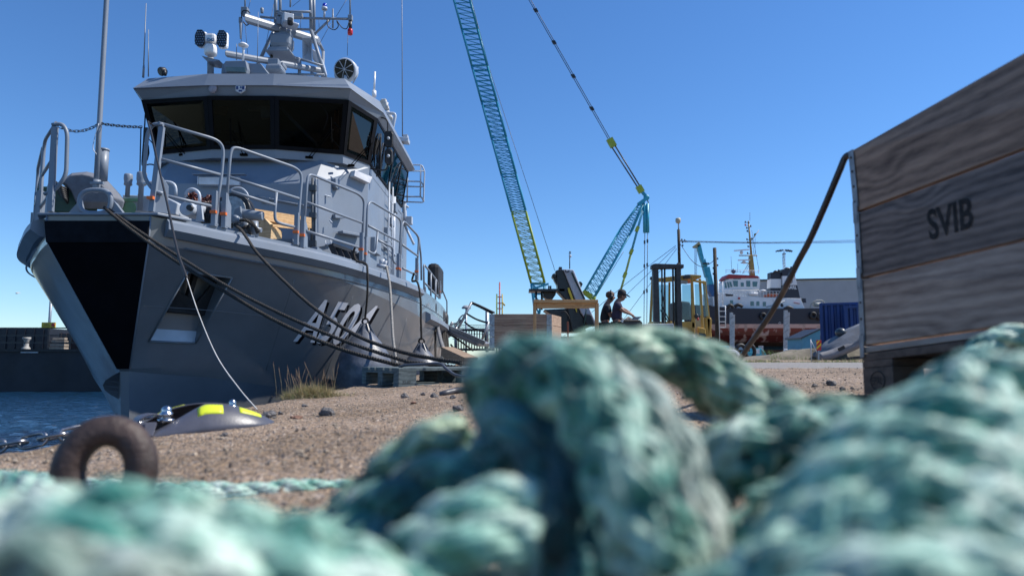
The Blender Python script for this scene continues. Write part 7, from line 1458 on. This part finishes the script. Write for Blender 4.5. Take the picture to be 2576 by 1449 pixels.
for i in range(nx + 1):
    for j in range(ny + 1):
        x = lerp(9.0, 21, i / nx); y = lerp(29.0, 32.6, j / ny); e_ = min(1, j / 3) * min(1, (ny - j) / 4) * min(1, i / 18) * min(1, (nx - i) / 6); vs.append((x, y, .0 + .62 * e_ * (.4 + .6 * min(1, i / 26)) + .1 * noise.noise(V((x, y, 0))) * e_))
for i in range(nx):
    for j in range(ny): a = i * (ny + 1) + j; fs.append((a, a + ny + 1, a + ny + 2, a + 1))
mb.add(vs, fs, True); mb.build('soil_mound', SOIL, kind='structure', fix=False)
def patch(name, label, n, x0, x1, y0, y1, h, seed, w=.012, mat=None, zf=lambda x, y: .05):
    mb = MB(); rr = random.Random(seed)
    for i in range(n): x = rr.uniform(x0, x1); y = rr.uniform(y0, y1); k = .4 + .6 * max(0, noise.noise(V((x * 1.3, y, seed))) + .4); blade(mb, (x, y, zf(x, y)), h * rr.uniform(.4, 1.1) * k, h * rr.uniform(.1, .6), w, seed + i)
    mb.build(name, mat or GREENM, kind='stuff', label=label, cat='grass', fix=False)
patch('grass_strip', 'strip of short green and dry grass along the far side of the road', 2600, 4.6, 12, 14.8, 16.6, .13, 5)
patch('dry_grass_strip', 'dry straw coloured weeds mixed in along the far side of the road', 1500, 4.6, 12, 14.8, 16.6, .17, 9, mat=GRASSM)
patch('mound_grass', 'patchy grass growing on the soil mound below the tug', 1800, 11, 20, 28.8, 30.2, .3, 12, zf=lambda x, y: .05 + .3 * min(1, max(0, y - 29)))
bb('b3', [(1110, 1372), (1250, 1370), (1252, 1402), (1108, 1402)], 19, 'concrete_block', M('concrete_dark', (.06, .06, .06), .8), None, .6, .02, label='low dark concrete block on the grass between two pale props'); bpy.data.objects['concrete_block']['category'] = 'block'
# ------------------------------------------------------------------ gangway and railings at the ship stern
YG2 = 19.; ALU = M('aluminium', (.30, .31, .33), .4, .5)
t = thing('gangway', 'aluminium gangway with rope handrails leading off the ship stern', 'gangway', Q('c5', 1930, 880, YG2)); mb = MB(); mb.bar(Q('c5', 1640, 750, YG2), Q('c5', 1930, 875, YG2 - 1), .5, .09); mb.build('ramp', ALU, t, bevel=.01); mb = MB(); mb.bar(Q('c5', 1645, 735, YG2 - .3), Q('c5', 1935, 862, YG2 - 1.3), .04, .12); mb.build('side_beam', GALV, t)
for a, b in (((1722, 775), (1835, 552)), ((1905, 860), (1965, 700)), ((1668, 745), (1690, 700))): mb = MB(); mb.tube([Q('c5', *a, YG2 - .3), Q('c5', *b, YG2 - .3)], .035, 8); mb.build('stanchion', ALU, t)
for pts in ([(1835, 552), (1900, 580), (2010, 632)], [(1835, 560), (1905, 592), (1995, 640)], [(1800, 640), (1870, 680), (1965, 712)], [(1780, 700), (1840, 745), (1940, 780)], [(1660, 790), (1740, 840), (1850, 920)], [(1675, 870), (1710, 905), (1800, 940)]): mb = MB(); mb.tube(smooth_path([Q('c5', *p_, YG2 - .3) for p_ in pts], 6), .025, 6); mb.build('hand_rope', RUBBER, t)
chain_mb(smooth_path([Q('c5', 1672, 752, YG2 - .3), Q('c5', 1720, 720, YG2 - .3), Q('c5', 1795, 640, YG2 - .3)], 8), .22, .02).build('gangway_chain', GALV, t)
t = thing('steel_railing', 'steel bar railing on the quay behind the gangway', 'railing', Q('c5', 1820, 920, 24)); mb = MB()
for y_ in (762, 910): mb.tube([Q('c5', 1712, y_, 24), Q('c5', 2010, y_, 24)], .04, 6)
for k in range(15): mb.tube([Q('c5', 1716 + k * 20, 762, 24), Q('c5', 1716 + k * 20, 912, 24)], .022, 5)
mb.build('rail_frame', DARK, t); mb = MB()
for x_ in (1716, 1952): mb.tube([Q('c5', x_, 620 if x_ > 1800 else 725, 24), Q('c5', x_, 930, 24)], .06, 8)
mb.each('rail_post', GALV, t)
t = thing('fence_wire', 'fine wire fence strands above the steel railing', 'fence', Q('c5', 1800, 800, 30)); mb = MB()
for y_ in (722, 734, 748, 790, 830): mb.tube([Q('c5', 1690, y_, 30), Q('c5', 1990, y_ + 4, 30)], .012, 4)
mb.build('strands', DARK, t)
t = thing('quay_lamp', 'small hooded lamp on a thin post behind the gangway', 'lamp', (Q('c5', 1795, 700, 26).x, 26, 0)); a = Q('c5', 1795, 600, 26); mb = MB(); mb.tube([(a.x, 26, 0), a], .035, 8); mb.build('post', GALV, t); mb = MB(); mb.lathe([(.18, 0), (.17, .05), (.09, .12)], a, n=16); mb.build('hood', M('hood', (.30, .31, .33), .5), t)
t = thing('beacon_frame', 'slender red and yellow pipe frame beacon on the horizon left of the crane', 'beacon', (Q('c5', 2048, 640, 70).x, 70, 0))
for x_, y0, m__ in ((2026, 490, GRN), (2048, 400, RED), (2068, 490, M('beacon_yellow', (.4, .3, .05), .5))):
    a = Q('c5', x_, y0, 70); mb = MB(); mb.tube([(a.x, 70, 0), a], .07, 6); mb.build('pipe', m__, t)
for y_ in (512, 560, 600): mb = MB(); mb.tube([Q('c5', 2026, y_, 70), Q('c5', 2068, y_, 70)], .05, 5); mb.build('cross_bar', RED, t)
mb = MB(); mb.tube([Q('c5', 2068, 552, 70), Q('c5', 2088, 578, 70)], .08, 6); mb.build('side_arm', M('beacon_yellow', (0, 0, 0)), t)
# ------------------------------------------------------------------ green mooring ropes in the foreground
def ropemat(name, c1, c2, c3, sc=14):
    m = bpy.data.materials.new(name); m.use_nodes = True; t = m.node_tree; N = t.nodes; L = t.links; b = N['Principled BSDF']; b.inputs['Roughness'].default_value = .48; b.inputs['Specular IOR Level'].default_value = .5
    b.inputs['Sheen Weight'].default_value = .25
    tc = N.new('ShaderNodeTexCoord'); n = N.new('ShaderNodeTexNoise'); n.inputs['Scale'].default_value = sc; n.inputs['Detail'].default_value = 4; n.inputs['Roughness'].default_value = .6; L.new(tc.outputs['Object'], n.inputs[0])
    r = N.new('ShaderNodeValToRGB'); e = r.color_ramp; e.elements[0].position = .37; e.elements[0].color = (*c1, 1); e.elements[1].position = .66; e.elements[1].color = (*c3, 1); x = e.elements.new(.48); x.color = (*c2, 1); L.new(n.outputs[0], r.inputs[0])  # noise mixes rope tones, with sun highlights and dark gaps painted into the ends
    n2 = N.new('ShaderNodeTexNoise'); n2.inputs['Scale'].default_value = 170; n2.inputs['Detail'].default_value = 3; L.new(tc.outputs['Object'], n2.inputs[0])
    mx = N.new('ShaderNodeMix'); mx.data_type = 'RGBA'; mx.blend_type = 'MULTIPLY'; mx.inputs[0].default_value = .8; r2 = N.new('ShaderNodeValToRGB'); r2.color_ramp.elements[0].position = .35; r2.color_ramp.elements[1].position = .65; r2.color_ramp.elements[0].color = (.45, .45, .45, 1); r2.color_ramp.elements[1].color = (1.15, 1.15, 1.15, 1)
    L.new(n2.outputs[0], r2.inputs[0]); L.new(r.outputs[0], mx.inputs[6]); L.new(r2.outputs[0], mx.inputs[7]); L.new(mx.outputs[2], b.inputs['Base Color'])
    bp = N.new('ShaderNodeBump'); bp.inputs['Strength'].default_value = 1; bp.inputs['Distance'].default_value = .002; L.new(n2.outputs[0], bp.inputs['Height']); L.new(bp.outputs[0], b.inputs['Normal']); return m
RM1 = ropemat('rope_teal', (.008, .08, .065), (.05, .24, .18), (.56, .70, .57), 22)
RM2 = ropemat('rope_pale', (.02, .18, .14), (.24, .47, .37), (.76, .84, .73), 22)
RM3 = ropemat('rope_olive', (.012, .065, .04), (.11, .26, .17), (.58, .68, .48), 20)
RM4 = ropemat('rope_grey', (.04, .11, .09), (.20, .29, .24), (.50, .56, .49), 22)
def hash_(s): return sum(map(ord, s)) % 2 == 0
def grope(label, pts, R, mat, lay=None, closed=False, **k):
    """pts: (px, py, depth)"""
    w_ = [P(x, y, Y) for x, y, Y in pts]; lay = lay or R * 6.5
    pth = smooth_path(w_, 10); pth = [p + noise.noise_vector(p * 14) * R * .35 for p in pth]; br = R > .015 and k.get('braid', hash_(label))
    mb = rope_mb(pth, R, lay, nst=8 if br else 3, n=10, seg=24, lump=.18, fuzz=.09, rs=.36 if br else .56, yarns=5 if br else 7, braid=br)
    for v in mb.v: v += noise.noise_vector(v * 420) * .0007
    rr = random.Random(len(label)); nv = len(mb.v)
    for q in range(45):
        p = mb.v[rr.randrange(nv)].copy(); c_ = min(pth[::4], key=lambda z: (z - p).length_squared); o_ = (p - c_).normalized(); s_ = V((rr.uniform(-1, 1), rr.uniform(-1, 1), rr.uniform(-1, 1)))
        mb.tube([p - o_ * .002, p + (o_ * .6 + s_ * .6) * R * .22, p + (o_ * .7 + s_ * 1.0) * R * .38], [.0005, .0004, .0002], 3, cap=False)
    return mb.build('green_rope', mat, label=label, cat='rope', group='green mooring ropes', fix=False)
# sharp thin rope running behind on the gravel
grope('thin turquoise twisted rope lying straight on the gravel right of the ring', [(-40, 1198, 1.12), (120, 1215, 1.08), (300, 1232, 1.05), (430, 1237, 1.03), (560, 1238, 1.03), (700, 1232, 1.04), (830, 1226, 1.06), (960, 1230, 1.05), (1100, 1250, 1.0)], .0145, RM2, lay=.13)
# knot: loop rising and running down to the right
grope('thick dark teal loop standing highest in the centre, running down to the lower right', [(1340, 1130, .43), (1268, 1050, .42), (1252, 970, .405), (1315, 922, .385), (1415, 965, .36), (1515, 1095, .34), (1610, 1250, .31), (1660, 1420, .30), (1690, 1640, .30)], .0195, RM1)
grope('pale grey green strand lying along the right flank of the highest loop', [(1290, 930, .44), (1390, 915, .42), (1480, 950, .40), (1590, 1020, .38), (1680, 1150, .36), (1745, 1300, .34), (1790, 1500, .33)], .0165, RM4)
grope('dark blue green strand filling the inside of the highest loop', [(1250, 1090, .40), (1330, 1080, .38), (1400, 1160, .37), (1440, 1330, .36), (1450, 1600, .35)], .022, ropemat('rope_deep', (.005, .06, .075), (.02, .16, .17), (.12, .28, .28)))
grope('olive green rope arch behind, sloping from the loop down to the right', [(1390, 925, .52), (1480, 900, .54), (1600, 890, .56), (1730, 915, .57), (1850, 968, .56), (1960, 1035, .54), (2080, 1110, .50)], .0235, RM3)
grope('short olive rope lump closing the gap under the arch', [(1740, 960, .58), (1830, 1000, .58), (1900, 1030, .56), (1990, 1060, .55)], .020, RM3)
# strands left of the knot
grope('green rope shoulder on the left of the loop ending in a bright tip', [(740, 1420, .46), (870, 1315, .47), (980, 1225, .47), (1085, 1155, .46), (1180, 1125, .45)], .021, RM3)
grope('second shoulder strand under the bright tip, left of the loop', [(800, 1420, .40), (930, 1310, .41), (1060, 1250, .41), (1180, 1215, .40), (1290, 1210, .39)], .019, RM1)
grope('bright turquoise coil end at the foot of the loop', [(1020, 1400, .33), (1120, 1330, .33), (1230, 1280, .325), (1330, 1270, .33)], .0125, RM2)
grope('lower bright turquoise coil just beneath the other at the foot of the loop', [(1010, 1500, .31), (1110, 1410, .31), (1220, 1365, .305), (1330, 1360, .31)], .0125, RM2)
# big pale foreground rope on the left
grope('thickest pale rope across the lower left corner, upper strand', [(-350, 1345, .30), (-100, 1325, .29), (150, 1315, .28), (400, 1325, .28), (650, 1375, .28), (850, 1430, .28), (1100, 1560, .28)], .0155, RM2)
grope('thickest pale rope across the lower left corner, middle strand', [(-350, 1430, .25), (-80, 1420, .24), (180, 1415, .235), (450, 1435, .235), (720, 1480, .24), (980, 1600, .24)], .0175, RM2)
grope('pale rope cut by the bottom left edge of the view', [(-300, 1560, .215), (0, 1520, .21), (300, 1530, .21), (600, 1600, .21)], .018, RM4)
grope('turquoise rope bump at the far left edge', [(-150, 1230, .6), (-60, 1222, .6), (30, 1226, .6), (140, 1260, .55), (300, 1330, .5)], .014, RM2)
grope('pale rope dipping across the bottom centre of the view', [(700, 1440, .25), (900, 1500, .25), (1150, 1560, .25), (1400, 1600, .25), (1700, 1560, .25), (1850, 1480, .25), (2050, 1400, .245)], .012, RM2)
# right hand heap
grope('dark grey teal rope in the hollow right of the loop', [(1700, 1330, .42), (1790, 1220, .42), (1900, 1150, .42), (2020, 1110, .42), (2150, 1090, .42), (2300, 1100, .4)], .021, RM1)
grope('pale rope crest bridging the hollow towards the right heap', [(1740, 1170, .50), (1860, 1100, .50), (1990, 1060, .49), (2130, 1060, .47), (2260, 1080, .45)], .017, RM3)
grope('shadowed rope at the bottom of the hollow', [(1790, 1500, .36), (1880, 1380, .37), (1980, 1300, .38), (2120, 1250, .38)], .020, RM1)
grope('thin bright strand in the hollow right of the loop', [(1880, 1255, .36), (1950, 1232, .36), (2020, 1222, .36)], .005, RM2)
grope('upper pale strand of the right heap touching the crate pallet', [(2110, 1170, .36), (2210, 1090, .36), (2320, 1025, .36), (2440, 980, .35), (2560, 975, .34), (2720, 1000, .33)], .0185, RM2)
grope('second strand of the right heap, below its upper one', [(2020, 1290, .31), (2130, 1190, .31), (2250, 1120, .31), (2390, 1085, .30), (2520, 1085, .30), (2700, 1140, .29)], .0175, RM2)
grope('third strand of the right heap, in its middle', [(1960, 1420, .275), (2060, 1290, .275), (2190, 1205, .275), (2340, 1180, .27), (2490, 1205, .27), (2680, 1280, .26)], .0165, RM2)
grope('fourth strand of the right heap, curving down to the lower edge', [(1900, 1560, .245), (2020, 1420, .245), (2160, 1330, .245), (2320, 1300, .24), (2480, 1330, .24), (2680, 1420, .235)], .0155, RM2)
grope('grey pale strand cut by the bottom right corner', [(1950, 1600, .21), (2100, 1500, .21), (2280, 1455, .205), (2460, 1475, .205), (2680, 1560, .20)], .0145, RM2)
grope('steep pale strand crossing the right heap from top to bottom', [(2430, 975, .34), (2500, 1040, .31), (2560, 1140, .28), (2600, 1280, .255), (2590, 1460, .235)], .0150, RM2)
grope('bright turquoise coil peeking over the right heap beside the crate', [(2440, 905, .80), (2480, 868, .80), (2540, 850, .80), (2620, 852, .80), (2700, 890, .80)], .014, RM2)
# floor of the pile (older rope underneath, fills gaps)
grope('dark old rope lying beneath the pile at the bottom centre', [(1000, 1640, .36), (1250, 1560, .37), (1500, 1520, .38), (1750, 1500, .38), (2000, 1480, .37)], .024, RM1)
grope('dark old rope lying beneath the left pale ropes', [(200, 1560, .34), (450, 1500, .35), (700, 1460, .36), (950, 1440, .37), (1150, 1460, .38)], .023, RM1)
